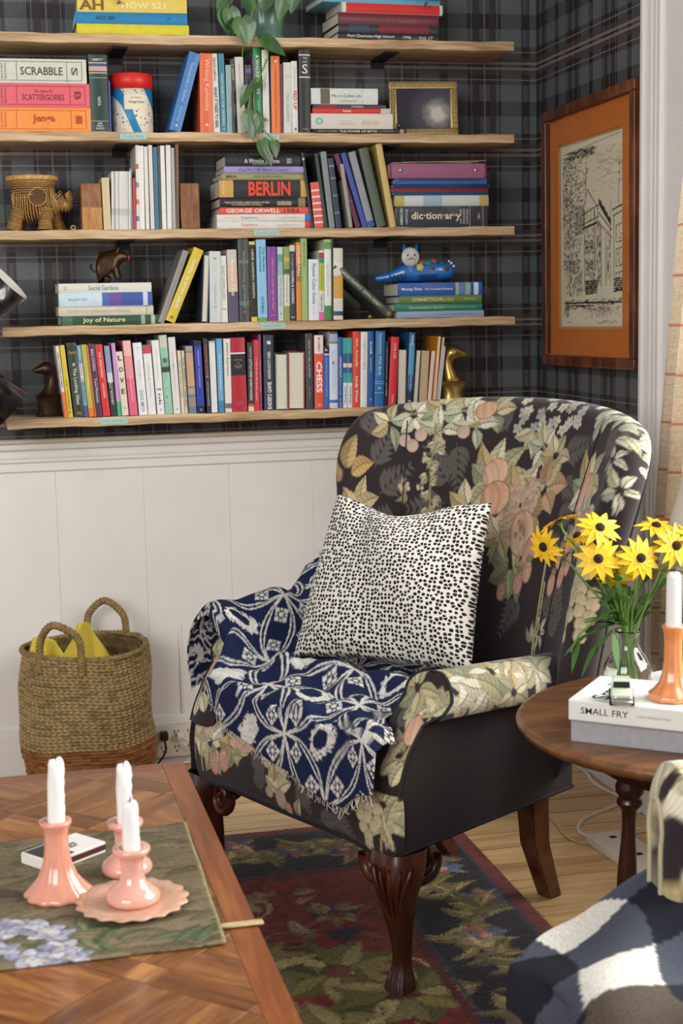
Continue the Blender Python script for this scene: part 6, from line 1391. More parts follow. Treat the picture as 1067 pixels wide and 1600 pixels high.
SPEC = {
 'wo': dict(c='#d9d4cb', b=((0, .36, '#e8763a'),), t=(('HERE IS WHERE WE MEET', K_, .66, .5, .4),), n='white paperback with an orange foot'),
 'ye': dict(c='#d8bd22', t=(('KURT VONNEGUT', '#6b6a1a', .32, .42, .35), ('P', K_, .07, .4, .4, 'h')), n='mustard yellow paperback'),
 'lg': dict(c='#1f3527', b=((.9, .96, '#1f3527'),), t=(('In The Looking Glass', '#e9e3cf', .45, .56, .42), ('Beatts', '#c98a2b', .88, .6, .35, 'h'), ('PB', '#b8862d', .05, .4, .3, 'h')), n='thick dark green paperback with white title'),
 'tb': dict(c='#7fa9c2', b=((0, .16, '#3e5fa0'), (.5, .75, '#d8d7cf')), t=(('FRANNY AND ZOOEY', '#24406e', .5, .6, .4),), n='slim blue and white paperback'),
 'ol': dict(c='#b7b04a', b=((0, .12, '#e27a2c'),), t=(('Mrs Dalloway', '#e5e0b4', .5, .3, .4),), n='olive yellow paperback with an orange foot'),
 'or': dict(c='#e07a24', n='very thin orange paperback'),
 'be': dict(c='#4a2348', t=(('BELOVED', '#d9c7c9', .78, .3, .42), ('Toni Morrison', '#e0d4d6', .36, .34, .4)), n='dark purple paperback with white title'),
 'rd': dict(c='#d5252a', t=(('THE VEGETARIAN', '#f1d9d2', .72, .36, .3), ('HAN KANG', '#f1d9d2', .36, .2, .3)), n='bright red paperback with white title'),
 'bg': dict(c='#25252f', b=((.62, 1.0, '#8d97b4'), (.48, .62, '#cfd0d2')), t=(('SALLY ROONEY', '#e8e4dc', .34, .36, .4),), n='black and grey-blue paperback'),
 'li': dict(c='#c790c9', b=((0, .2, '#3fb07a'),), n='slim lilac paperback with a green foot'),
 'lo': dict(c='#ddd3c0', t=(('L', K_, .9, .55, .75, 'h', .02), ('O', K_, .72, .6, .75, 'h', .02), ('V', K_, .55, .6, .75, 'h', .02), ('E', K_, .38, .5, .75, 'h', .02), ('o', '#a5503f', .12, .25, .3, 'h')), n='cream paperback with four large black letters'),
 'pk': dict(c='#dd5f7c', b=((.5, .8, '#e58f92'), (.8, 1.0, '#e9b9b2')), t=(('THE NEW ME', '#f3dede', .42, .2, .2), ('HALLE BUTLER', '#f3dede', .3, .22, .16)), n='pink paperback shading to pale at the top'),
 'zs': dict(c='#e3e5e6', t=(('ZADIE SMITH', '#6f93a8', .2, .3, .36), ('WHITE TEETH', '#e3b3a3', .62, .3, .24), ('.', K_, .93, .12, .12, 'h', .05)), n='white paperback with blue author name'),
 'wr': dict(c='#e2e1de', b=((.88, 1.0, '#c8455a'),), t=(('swing time', '#b9b9b6', .5, .5, .2),), n='white paperback with a red top corner'),
 'w2': dict(c='#e5e4e2', t=(('A Girl Is a Half-formed Thing', '#c7b9b9', .68, .4, .22), ('~', '#c8302c', .34, .6, .3, 'h', .05), ('nk', K_, .2, .16, .35), ('v', K_, .06, .25, .25, 'h')), n='white paperback with a small red mark'),
 'gn': dict(c='#8fc1a2', b=((.84, 1.0, '#c9cbb4'), (.53, .60, '#3a3f3c'), (.60, .72, '#7dae92')), t=(('THE FAMILY', '#c5dcc8', .28, .36, .4), ('S', K_, .68, .6, .5, 'h', .03)), n='pale green paperback with a dark drawing'),
 'lm': dict(c='#dcd9d2', t=(('Lorrie Moore', '#b7b6b2', .66, .3, .26), ('Bark', '#c9c6c0', .4, .2, .24), ('..', K_, .06, .3, .1, 'h', .04)), n='off-white hardback without jacket art'),
 'c1': dict(c='#d9cbb0', t=(('what narcissism means', '#8d7a5c', .55, .6, .4),), n='slim cream paperback, the first of two alike'),
 'c2': dict(c='#d6c7aa', t=(('THE PERFECT NANNY', K_, .5, .8, .45),), n='slim cream paperback, the second of two alike'),
 'bp': dict(c='#5f7894', b=((.1, .24, '#9c8a7c'), (.28, .38, '#b09a86'), (.40, .90, '#c29f78'), (.92, 1, '#a89684')), n='blue paperback with a tan chain pattern'),
 'rb': dict(c='#1f2fa0', b=((0, .10, '#16182c'), (.93, 1, '#1c2038')), t=(('ANDREW SOLOMON', '#d3d6ea', .62, .52, .16), ('y', '#d3d6ea', .045, .3, .3, 'h')), n='royal blue paperback with tiny white capitals'),
 'nv': dict(c='#1e222c', t=(('A CLOCKWORK ORANGE', '#e2663a', .72, .4, .36), ('ANTHONY BURGESS', '#c9c6bf', .26, .34, .3), ('o', '#e2663a', .49, .7, .7, 'h', .05)), n='black paperback with orange title'),
 'wg': dict(c='#dfdedb', b=((.97, 1, '#b9b7b2'),), n='plain white paperback'),
 'sb': dict(c='#64a5cb', t=(('The Road to Nowhere', '#e4ecee', .55, .5, .34), ('s', K_, .08, .3, .2, 'h')), b=((0, .16, '#3f86b4'),), n='sky blue paperback'),
 'jt': dict(c='#dedbd0', t=(('Jitters Espresso', '#6b6b66', .72, .46, .4),), b=((.05, .12, '#6f736c'),), n='white paperback with grey lettering and a dark drawing'),
 'rr': dict(c='#b3122c', hard=True, b=((.49, .78, '#1f1a1e'), (.78, .80, '#e6ded6')), t=(('VANITY FAIR', '#d9d0c6', .70, .5, .05, 'h'), ('*', '#d9d0c6', .655, .12, .07, 'h'), ('AND OTHER', '#d9d0c6', .62, .5, .05, 'h'), ('STORIES', '#d9d0c6', .595, .36, .05, 'h'), ('MODERN', '#d99a8f', .13, .42, .05, 'h'), ('LIBRARY', '#d99a8f', .10, .3, .05, 'h')), n='thick red hardback with a black title block'),
 'lf': dict(c='#23222a', b=((0, .07, '#e0c9a4'), (.07, .11, '#c25a34')), t=(('LITTLE FIRES EVERYWHERE', W_, .46, .6, .42), ('CELESTE NG', '#cfc7bc', .86, .16, .3)), n='black paperback with white capitals, fiery foot'),
 'r2': dict(c='#d32a26', t=(('a visit from the goon squad', '#f0d6d0', .45, .6, .34),), n='slim red paperback with white title'),
 'mg': dict(c='#8d2f66', t=(('FRANKENSTEIN', '#d9a9c2', .45, .4, .4),), n='thin magenta hardback, taller than its red neighbour'),
 'eg': dict(c='#2a2c40', hard=True, rnd=0.004, t=(("ENDER'S GAME", W_, .2, .36, .40, 'u', .02), ('ORSON SCOTT CARD', W_, .60, .36, .28, 'u', .02), ('e', W_, .9, .4, .36, 'h', .04)), n='thick navy hardback with stacked white lettering'),
 'pg': dict(c='#6f8a5c', fore=True, hard=True, n='turned-around book with cream pages and green boards'),
 'pr': dict(c='#b5543f', fore=True, hard=True, n='thick turned-around book with white pages and red boards'),
 'ht': dict(c='#3c3c42', hard=True, t=(('HOW TO TELL A STORY', '#d9b9ae', .66, .5, .26), ('The Moth', '#a39c98', .22, .16, .2)), n='tall charcoal hardback with pale pink capitals'),
 'ch': dict(c='#e0523f', b=((.75, 1.0, '#e9e2da'),), t=(('CHESS', '#f3ece4', .43, .42, .66, 'd', .03), ('BOBBY', '#b5483a', .87, .2, .28), ('JR', '#f0d3ca', .05, .4, .26, 'h')), n='red and white paperback with one big white word'),
 'b3': dict(c='#2c62b4', b=((.88, 1, '#1b2230'), (.86, .88, W_)), t=(('the history of love in letters', '#cfdcee', .5, .62, .2), ('R', W_, .94, .5, .4, 'h')), n='small blue paperback with a black top'),
 'wl': dict(c='#d3d9e6', b=((.0, .04, '#e3c4d0'), (.07, .11, '#3f6ab4'), (.84, .87, '#6d9a48'), (.87, .97, '#9fb2c4'), (.97, 1, '#3d3f4a')), t=(('ILLUMINATIONS', '#b9c3d9', .5, .5, .5),), n='pale paperback with a landscape strip near the top'),
 'ct': dict(c='#1f5596', t=(('CONNECTICUT', W_, .58, .30, .42), ('A Fern Trail', '#bcd0e6', .3, .22, .28), ('GUIDE', '#bcd0e6', .08, .14, .26)), n='blue guidebook with white capitals'),
 't1': dict(c='#dfe5e3', b=((.36, .5, '#2aa3a0'), (.5, .78, '#1f5c8e'), (.58, .64, '#e8c9b9'), (.78, 1, '#2aa79e')), t=(('DAVID MITCHELL', '#2c3440', .18, .26, .4),), n='teal and white paperback, the first of an identical pair'),
 't2': dict(c='#dfe5e3', b=((.36, .5, '#2aa3a0'), (.5, .78, '#1f5c8e'), (.58, .64, '#e8c9b9'), (.78, 1, '#2aa79e')), t=(('DAVID MITCHELL', '#2c3440', .18, .26, .4),), n='teal and white paperback, the second of an identical pair'),
 'lw': dict(c='#e0442f', hard=True, t=(('Shit, Actually', '#f0c9a4', .72, .38, .5, 'd', .015), ('Lindy West', W_, .24, .34, .48, 'd', .02)), n='red hardback with rounded white lettering'),
 'w3': dict(c='#e6e5df', hard=True, t=(('Urgent Arranging', '#9dadb4', .7, .4, .38), ('poems by', '#c4c9c7', .3, .24, .16)), n='white hardback with faint grey-blue script'),
 'il': dict(c='#205a9c', hard=True, t=(('IN LOVE', W_, .78, .16, .34, 'd', .02), ('Amy Bloom', W_, .56, .18, .26), ('A', '#cfdcea', .1, .34, .3, 'h')), n='plain blue hardback with short white title'),
 'cw': dict(c='#1f6aa8', b=((.33, .335, '#bcd6e8'), (.30, .305, '#bcd6e8'), (.18, .185, '#bcd6e8')), t=(('Connecticut Walk Book', '#cfe2ee', .69, .56, .30), ('THE TRAIL GUIDE TO THE BLUE BLAZED HIKING TRAILS', '#a9cade', .68, .56, .12, 'd', .0, .2), ('O', W_, .245, .3, .22, 'h', .03)), n='wide blue trail guide with white capitals'),
 'bk': dict(c='#18171c', t=(('The Lonely Americans', '#b9b4ac', .66, .5, .4), ('Jay Kang', W_, .26, .2, .4)), n='slim black paperback beside the red hardback'),
 'r3': dict(c='#d52c38', hard=True, t=(('SOCIAL CURE', '#f0d2cc', .8, .22, .3), ('ROSEN', '#f0c9c2', .1, .12, .26)), n='glossy red hardback near the brass goose'),
 'p1': dict(c='#3b3a38', fore=True, hard=True, n='turned-around book with white pages beside red hardback'),
 'wd': dict(c='#23608f', b=((0, .22, '#15304c'), (.22, .42, '#2f6a94'), (.42, .85, '#5f9fc4')), t=(('WILD', W_, .9, .14, .4, 'd', .02), ('Helen Bryant', W_, .3, .22, .3), ('m', W_, .06, .5, .3, 'h')), n='tall blue hardback with a misty mountain spine'),
 'p2': dict(c='#2c3838', fore=True, hard=True, n='turned-around book with cream pages and dark boards'),
 'p3': dict(c='#b34a3a', fore=True, old=True, n='turned-around book with beige pages and a red edge'),
 'p4': dict(c='#c24a38', fore=True, n='thin turned-around book with pale pages and a red edge'),
 'o1': dict(c='#dd8a1f', fore=True, dy=-0.002, n='orange-covered book turned around, tallest by the brass goose'),
 'o2': dict(c='#c9801f', fore=True, n='thin orange-edged book turned around by the brass goose'),
 'w4': dict(c='#cfd3df', n='thin pale blue booklet touching the brass goose'),
 'wn': dict(c='#28324e', fore=True, hard=True, n='navy-covered book turned around with white pages'),
 'pg2': dict(c='#c9cfca', t=(('the sea year', '#9fb0bc', .4, .3, .2), ('*', '#b5543a', .9, .3, .2, 'h'), ('*', '#c9a24a', .22, .3, .2, 'h')), n='pale grey-green spine with tiny butterflies'),
 'tw': dict(c='#dcdad2', t=(('PLANT LOVERS GUIDE', '#8f9a94', .6, .5, .4), ('~', '#3f7f8c', .2, .6, .2, 'h')), n='narrow white garden book with teal marks'),
 'am': dict(c='#d8b79c', b=((0, .42, '#57506a'), (.8, 1, '#c9c6bd')), t=(('American Eden', '#f0e6da', .62, .5, .42),), n='peach and violet spine with large cream lettering'),
 'dk': dict(c='#3a3f40', hard=True, b=((.7, .74, '#6b6f66'), (.45, .5, '#5a4a3c'), (.2, .25, '#5d6f74')), t=(('the curious gardener', '#9aa09a', .5, .7, .3), ('o', '#d2693a', .12, .3, .2, 'h')), n='tall dark patterned spine'),
 'yb': dict(c='#d3c234', b=((.06, .96, '#23241f'),), t=(('HERB GARDEN DESIGN', '#d9d6b8', .6, .6, .36),), n='black spine with a bright yellow border'),
 'lb': dict(c='#86bfdf', t=(('Tiny Gardens', '#2d5a80', .76, .3, .28, 'd', .01, .7), ('Everywhere', '#2d5a80', .76, .3, .28, 'd', .01, .35), ('KATE BRIAN', '#2d5a80', .2, .2, .3)), b=((0, .05, '#6d9a5a'),), n='tall light blue spine'),
 'pu': dict(c='#7d3590', t=(('LANDS of The Garden Again and There', '#d9a0c0', .5, .7, .3), ('--', '#d98a6a', .08, .4, .1, 'h')), n='plain purple spine'),
 'ts': dict(c='#b9cdc9', b=((.62, .8, '#8fb5b4'), (.8, .9, '#6d9a9c')), t=(('WILD PLANTING', '#7f9c9c', .4, .4, .34), ('o', K_, .1, .3, .25, 'h')), n='pale teal swirled spine'),
 'oc': dict(c='#8d9a4a', b=((.2, .62, '#d6d4c4'), (.8, .86, '#c9b23a'), (.64, .7, '#4f6a34')), t=(('natural gardening', '#7d7d70', .42, .34, .3),), n='olive collage spine with a white panel'),
 'na': dict(c='#20304a', b=((.92, 1, '#cfd0cc'),), t=(('WOMEN & GARDENS', W_, .45, .44, .44), ('in England', '#b9c0cc', .78, .2, .3), ('bbw', W_, .05, .7, .25, 'h')), n='navy spine with white capitals'),
 'go': dict(c='#d98a2f', b=((.5, .7, '#a5763c'),), t=(('COLOR FALL', W_, .76, .4, .55, 'd', .02),), n='orange and brown spine with bold white letters'),
 'sg': dict(c='#9bb56a', t=(('Garden People', '#5a6b34', .8, .3, .34), ('VALERIE FINNIS', '#c9d6a8', .4, .3, .22)), n='tall sage green spine'),
 'fc': dict(c='#dfe4ec', t=(('Flower Color Guide', '#4a5560', .6, .66, .30), ('Putnam', '#b9c0c9', .16, .14, .18)), n='short white spine with slender grey title'),
 'mu': dict(c='#e1dfd6', b=((.0, .12, '#de6aa4'), (.42, .82, '#b9c23c'), (.82, .9, '#2f8f78'), (.9, .97, '#b53a3a')), t=(('The Flowering Plant', '#5f6a1c', .62, .34, .4), ('THOMAS & HUDSON', K_, .26, .24, .4)), n='narrow spine striped white, lime and pink'),
 'wgr': dict(c='#dfe4da', b=((0, .18, '#4f8a4a'), (.88, 1, '#6f9a4c'), (.97, 1, '#a9c48a')), t=(('Gardens Illustrated', '#b9c2b4', .5, .4, .3),), n='white spine with green ends'),
 'dg': dict(c='#1c3a26', n='very thin dark green booklet'),
 'wf': dict(c='#d9d2c4', b=((.3, .62, '#d3a24a'), (.06, .12, '#2f4f6a'), (.75, .8, '#e6dfd4')), n='white spine with a large ochre petal'),
 'gl': dict(c='#8d8884', n='grey book leaning behind the yellow one'),
 'pn': dict(c='#d3ba22', hard=True, t=(('PLANTING THE NATURAL GARDEN', '#f3ecd0', .52, .66, .32, 'd', .02), ('A', K_, .06, .4, .3, 'h')), n='thick yellow book leaning to the side'),
 'tan': dict(c='#cdb98e', n='tan notebook beside the wooden bookend'),
 'mag': dict(c='#dedcd6', t=(('KINFOLK', '#8f8f8a', .3, .12, .5),), n='slim white magazine in the numbered run'),
 'gr': dict(c='#8f8e8c', n='grey booklet after the white magazines'), 'rdt': dict(c='#c2282c', n='thin short red booklet'),
 'flo': dict(c='#d9d3c6', b=((.1, .16, '#6a86b4'), (.3, .36, '#c97a4a'), (.5, .56, '#7a8fb9'), (.72, .78, '#b96a4a')), n='white book with a scattered flower print'),
 'wh1': dict(c='#e3e0d9', n='wide white photo-book spine'), 'wh2': dict(c='#dcd8cf', n='narrow ivory photo-book spine'), 'wh3': dict(c='#d6d3cb', n='ivory photo-book spine next to the teal one'),
 'tea': dict(c='#2f6a86', n='teal photo-book spine'), 'dkt': dict(c='#3c4248', n='thin slate photo-book spine'), 'wh4': dict(c='#e2e0db', n='white photo-book spine after the slate one'), 'wh5': dict(c='#dfdcd5', n='white photo-book spine before the grey one'),
 'gr2': dict(c='#a8a5a0', n='light grey photo-book spine'), 'brn': dict(c='#6b4a32', n='brown photo-book against the wooden bookend'),
 'lean1': dict(c='#1d2428', b=((.9, .93, '#c9b48a'),), n='thin dark notebook leaning on the stacked paperbacks'),
 'str': dict(c='#d95a4c', b=((.1, .14, '#f0d3c6'), (.24, .28, '#f0d3c6'), (.38, .42, '#f0d3c6'), (.52, .56, '#f0d3c6'), (.66, .70, '#f0d3c6'), (.80, .84, '#f0d3c6')), n='short red and pink striped notebook'),
 'dgr': dict(c='#26332e', n='dark green leaning album'), 'gry': dict(c='#7f8a88', n='grey leaning album'), 'pld': dict(c='#1f3048', b=((.2, .23, '#6a7f7a'), (.45, .48, '#6a7f7a'), (.7, .73, '#6a7f7a'), (.88, .9, '#8a9a8c')), n='navy plaid leaning album'),
 'gth': dict(c='#9a9488', n='thin grey leaning notebook'), 'mar': dict(c='#5a2332', b=((.35, .37, '#8d5a5a'), (.6, .63, '#3f6a3c')), n='maroon patterned leaning journal'), 'blp': dict(c='#3a4a9a', n='blue leaning journal'), 'gbl': dict(c='#8d9098', b=((0, .08, '#3a5a9a'),), n='grey leaning journal with a blue foot'),
 'sag': dict(c='#4f5a4a', hard=True, rnd=0.004, n='thick sage leaning album'), 'gol': dict(c='#c9ae6a', n='gilded cream album leaning on the dictionary stack'),
 'lib': dict(c='#203830', hard=True, b=((.70, .705, '#c9bf9a'), (.14, .145, '#c9bf9a'), (.76, .9, '#d9d4c6'), (.77, .89, '#3f4f7a'), (.79, .85, '#c9a58a')), t=(('LIBERTY', '#e6e0d0', .935, .6, .12, 'h'), ('VISTA', '#e6e0d0', .40, .12, .16), ('500', '#e6e0d0', .115, .24, .10, 'h'), ('PIECE', '#e6e0d0', .08, .34, .10, 'h'), ('PUZZLE', '#e6e0d0', .045, .46, .10, 'h')), n='dark green puzzle box shaped like a book'),
 'blt': dict(c='#2a4a8a', n='thin blue booklet behind the puzzle canister'),
 'bl': dict(c='#3f78b8', hard=True, t=(('Postmodernism or Nowhere', '#a9c9e2', .62, .5, .34), ('Anthology', '#a9c9e2', .22, .2, .26), ('o', W_, .07, .2, .2, 'h', .04)), n='bright blue book leaning towards the canister'),
 'wk': dict(c='#e2683a', t=(('Writing Kaminsky', '#f0c9a8', .6, .66, .42), ('o', '#f3e0d0', .1, .22, .2, 'h', .05)), n='wide orange paperback with pale title'),
 'wit': dict(c='#d9d6ce', t=(('WHAT IT TAKES TO HEAL', K_, .32, .52, .5, 'd', .02), ('PRENTIS HEMPHILL', '#5f5f5c', .8, .3, .34)), n='white paperback with bold black capitals'),
 'tea2': dict(c='#1f7f94', t=(("MAN'S SEARCH FOR MEANING", '#cfe3e2', .42, .66, .42), ('o', W_, .05, .3, .3, 'h')), n='teal paperback with white capitals'),
 'bgr': dict(c='#8fa7ac', t=(('Stay True', '#c9d3d4', .4, .3, .4),), n='short grey-blue paperback'),
 'dk2': dict(c='#35372f', t=(('DEATH', '#c9c2a4', .8, .16, .5), ('in the garden', '#8f8c7c', .4, .4, .4), ('.', '#d9c24a', .92, .3, .3, 'h', .05)), n='dark olive paperback with a yellow dot'),
 'wg2': dict(c='#cfccc3', t=(('good bones', '#a9a69c', .8, .22, .3), ('o', '#d3b23a', .34, .3, .3, 'h', .05), ('a', '#b5523a', .2, .2, .2, 'h')), n='pale grey paperback with small coloured circles'),
 'dkp': dict(c='#2c2733', b=((.88, .95, '#6a5a86'),), t=(('Carrying On', '#d3b23a', .3, .4, .36),), n='black and violet paperback behind the vine'),
 'ppl': dict(c='#7a2f6a', n='thin purple booklet behind the vine'),
 'awl': dict(c='#1f8a4c', hard=True, t=(('A WALKING LIFE', W_, .68, .46, .44, 'd', .015), ('ANTONIA', '#a9d6b4', .3, .16, .26)), n='tall green hardback with white capitals'),
 'wrd': dict(c='#dcd8cc', t=(('A Year in Flowers', '#b9b3a4', .72, .36, .3), ('R', '#c24a3a', .16, .6, .5, 'h')), n='cream paperback with red drawings at the foot'),
 'nvt': dict(c='#23365a', n='thin navy booklet beside the orange classic'),
 'org': dict(c='#e8772f', t=(('THE ROAD TO CORRECTIONS', '#c9561c', .62, .5, .26), ('BORDER CROSSING', '#c9561c', .2, .24, .2), ('o', W_, .93, .3, .24, 'h', .05)), n='orange classic paperback with a white oval'),
 'mrn': dict(c='#6a2434', n='thin maroon paperback'),
 'pau': dict(c='#d3d2ca', t=(('PAUL KALANITHI', '#9fa5a0', .36, .4, .34), ('ATE', '#a9aca6', .8, .4, .16, 'h')), n='pale paperback with grey capitals'),
 'fed': dict(c='#dcdbd6', t=(('FED UP', '#d3402c', .46, .26, .6, 'd', .02), ('gemma hartley', '#b9b8b2', .76, .3, .34), ('8', K_, .06, .4, .5, 'h')), n='white paperback with red capitals'),
 'blk': dict(c='#211f20', hard=True, b=((.93, .945, '#d6d2c8'), (.665, .68, '#d6d2c8')), t=(('THE', '#d6d2c8', .9, .4, .14, 'h'), ('NEW', '#d6d2c8', .855, .4, .14, 'h'), ('S', '#d6d2c8', .77, .5, .8, 'h'), ('FSG', '#b9b4aa', .05, .4, .12, 'h')), n='tall black hardback with white brush lettering'),
}
ORD = lambda n: f'{n}{"th" if 10 <= n % 100 <= 20 else {1: "st", 2: "nd", 3: "rd"}.get(n % 10, "th")}'
cnt = {}
for sh, x, w, h, tl, key in sorted(BOOK_ROWS, key=lambda r: (r[0], r[1])):
    cnt[sh] = cnt.get(sh, 0) + 1; sp = dict(SPEC[key]); lim = 0.2185 if sh != 3 else 0.2215
    if key == 'pn': pass
    nm = f'{sp["n"]}, {ORD(cnt[sh])} standing on the {SNAME[sh]} shelf'
    o = upright(x, w, min(h, lim), tl, SHZ[sh], sp, nm, f'books standing on the {SNAME[sh]} shelf')
# ------------------------------------------------------------------ flat stacks
ST_SPEC = {
 'pig': ('under the pig', [
   dict(c='#2f4f3a', t=(('Joy of Nature', '#e6dcae', .43, .42, .62, .012),), b=((.80, .84, '#8fae86'), (.90, .94, '#a9bf94'), (.02, .12, '#4c6b4f')), n='green marbled hardback with cream title'),
   dict(c='#d3cab6', t=(('TREASURY OF AMERICAN GARDENING', '#b9ae98', .42, .66, .28, .0),), b=((.92, .93, '#a99f8a'),), n='cream hardback with pale title'),
   dict(c='#c9dce4', b=((.46, .55, '#4a6ab0'), (.53, .67, '#6a4f9a'), (.67, 1.0, '#3f55a0'), (.9, .95, '#c9d0e2')), t=(('the garden book', '#8fb4c9', .2, .2, .3, .0),), n='pale blue hardback turning violet along its spine'),
   dict(c='#dcd8cc', b=((0, 1.0, '#dcd8cc'),), t=(('Social Gardens', '#4f7f8c', .48, .32, .5, .0), ('2', '#9a9488', .07, .03, .4, .0)), n='white hardback with grey-blue script title')]),
 'cat': ('under the painted cat', [
   dict(c='#8f9fbc', t=(('in the potager and kitchen garden', '#6f7fa0', .66, .5, .4, .0),), n='lavender-blue hardback'),
   dict(c='#1f7a62', t=(("Grandmother's Garden", '#cfc98a', .36, .40, .4, .005), ('The Old-Fashioned American Garden', '#b9bd84', .74, .38, .24, .0)), n='teal green hardback with gold title'),
   dict(c='#5c7a3a', t=(('CONNECTICUT', '#e3dcae', .33, .36, .46, .012), ('Gardens', '#d9c45a', .58, .16, .5, .0), ('Globe Pequot', '#cfd6b4', .86, .16, .26, .0)), n='leaf green hardback with cream capitals'),
   dict(c='#2158a8', b=((.68, .86, '#9fae8c'), (.72, .80, '#5f7fb4'), (.90, .955, '#cfe0ea')), t=(('Monty Don', W_, .16, .24, .28, .02), ('The Complete Gardener', W_, .48, .34, .20, .012)), n='thick blue hardback with white title')]),
 'berlin': ('beside the bookend', [
   dict(c='#dcd8cf', b=((.93, 1, '#d8452f'),), t=(('Sapiens', '#d9745a', .34, .17, .5, .0), ('Yuval Noah Harari', '#b9b4aa', .76, .24, .3, .0)), n='white paperback with a red end'),
   dict(c='#dcd9d0', b=((.93, 1, '#1f78c2'),), t=(('Sapiens', '#7f9ab4', .34, .17, .5, .0), ('Yuval Noah Harari', '#b9b4aa', .76, .24, .3, .0), ('A Brief History of', '#b9b4aa', .15, .13, .22, .0)), n='white paperback with a blue end'),
   dict(c='#dc5644', t=(('GEORGE ORWELL', W_, .37, .60, .62, .02), ('1984', '#4a2a2c', .80, .17, .62, .0)), n='coral red paperback with large white capitals'),
   dict(c='#1d1c22', t=(('THE ILLUSTRATED A BRIEF HISTORY OF TIME', '#d9c9a0', .30, .5, .2, .01), ('STEPHEN', '#d9c9a0', .72, .16, .26, .012)), b=((.88, .96, '#8d7f5c'),), n='black hardback with small gold capitals'),
   dict(c='#1f1e20', b=((0, .16, '#c9a050'), (.93, 1, '#c9a050')), t=(('BERLIN', '#e8452c', .57, .48, .80, .03), ('JASON', '#ead9b4', .04, .0, .0, .0)), n='very thick black paperback with big red capitals'),
   dict(c='#9c9862', t=(('MARCH', '#2c2a1c', .11, .12, .4, .02), ('LEWIS  AYDIN  POWELL', '#5c5a38', .56, .36, .3, .0)), n='olive paperback with a small black title'),
   dict(c='#9a92c4', t=(("Can We Talk About Consent?", '#5a4f8f', .5, .62, .5, .0),), n='lavender paperback with handwritten title'),
   dict(c='#1b2024', t=(('A Wrinkle in Time', W_, .48, .46, .42, .012), ('THE GRAPHIC', '#b9b9b4', .45, .2, .16, .0), ('LARSON', W_, .84, .06, .5, .0)), n='black paperback with white title behind the vine')]),
 'dict': ('with the dictionary', [
   dict(c='#232b38', t=(('dic·tion·ar·y', '#efd2ae', .43, .54, .46, .016), ('AMERICAN', '#cfd3d6', .08, .03, .0, .0)), b=((.80, .805, '#d9a878'), (.945, .95, '#d9a878')), n='thick dark dictionary with cream lettering'),
   dict(c='#b9a85a', b=((.1, .9, '#c9cfc9'), (.3, .5, '#9ab4c4')), n='gold-edged map-covered book'),
   dict(c='#2c5a9a', soft=1, n='blue card folder, lowest of the folders'),
   dict(c='#c2342f', soft=1, n='red card folder'),
   dict(c='#2a3f8c', soft=1, n='dark blue card folder'),
   dict(c='#3a6fb0', b=((.0, 1.0, '#2f5f9c'),), soft=1, n='spiral-bound blue notebook'),
   dict(c='#7a2448', b=((.02, .98, '#9a5a78'),), n='maroon ring binder with two metal eyelets')]),
 'myth': ('beside the gold frame', [
   dict(c='#1c1a1c', t=(('JOSEPH CAMPBELL', '#d6c9a8', .16, .22, .3, .0), ('THE POWER OF MYTH', '#e6d9b9', .48, .40, .5, .012), ('with Bill Moyers', '#d6c9a8', .78, .16, .3, .0)), b=((.93, .97, '#a9927a'),), n='thin black paperback with cream capitals'),
   dict(c='#d9d3c6', b=((0, 1, '#d9d3c6'),), t=(('Simple', '#d3b88a', .43, .14, .2, .0), ('Sarah Ban', '#d3b88a', .72, .2, .2, .0), ('O', '#7fc2ae', .1, .1, .5, .08)), n='thick white book with a mint circle'),
   dict(c='#d3302a', t=(('Icon', W_, .44, .1, .5, .02),), b=((.88, 1, '#cfc6b4'),), n='red paperback'),
   dict(c='#3c434f', b=((.08, .3, '#8d3a44'),), t=(('MARBLE', W_, .6, .16, .5, .0),), n='thin dark paperback'),
   dict(c='#d6dad3', b=((.14, .28, '#6a6448'), (.76, .77, '#b9bdb6')), t=(('My So-Called Life', '#5c5c58', .53, .44, .24, .0), ('COMPLETE', '#8d9a5a', .55, .24, .1, .0)), n='white box set with a small photograph')]),
}
M_GAME = {}
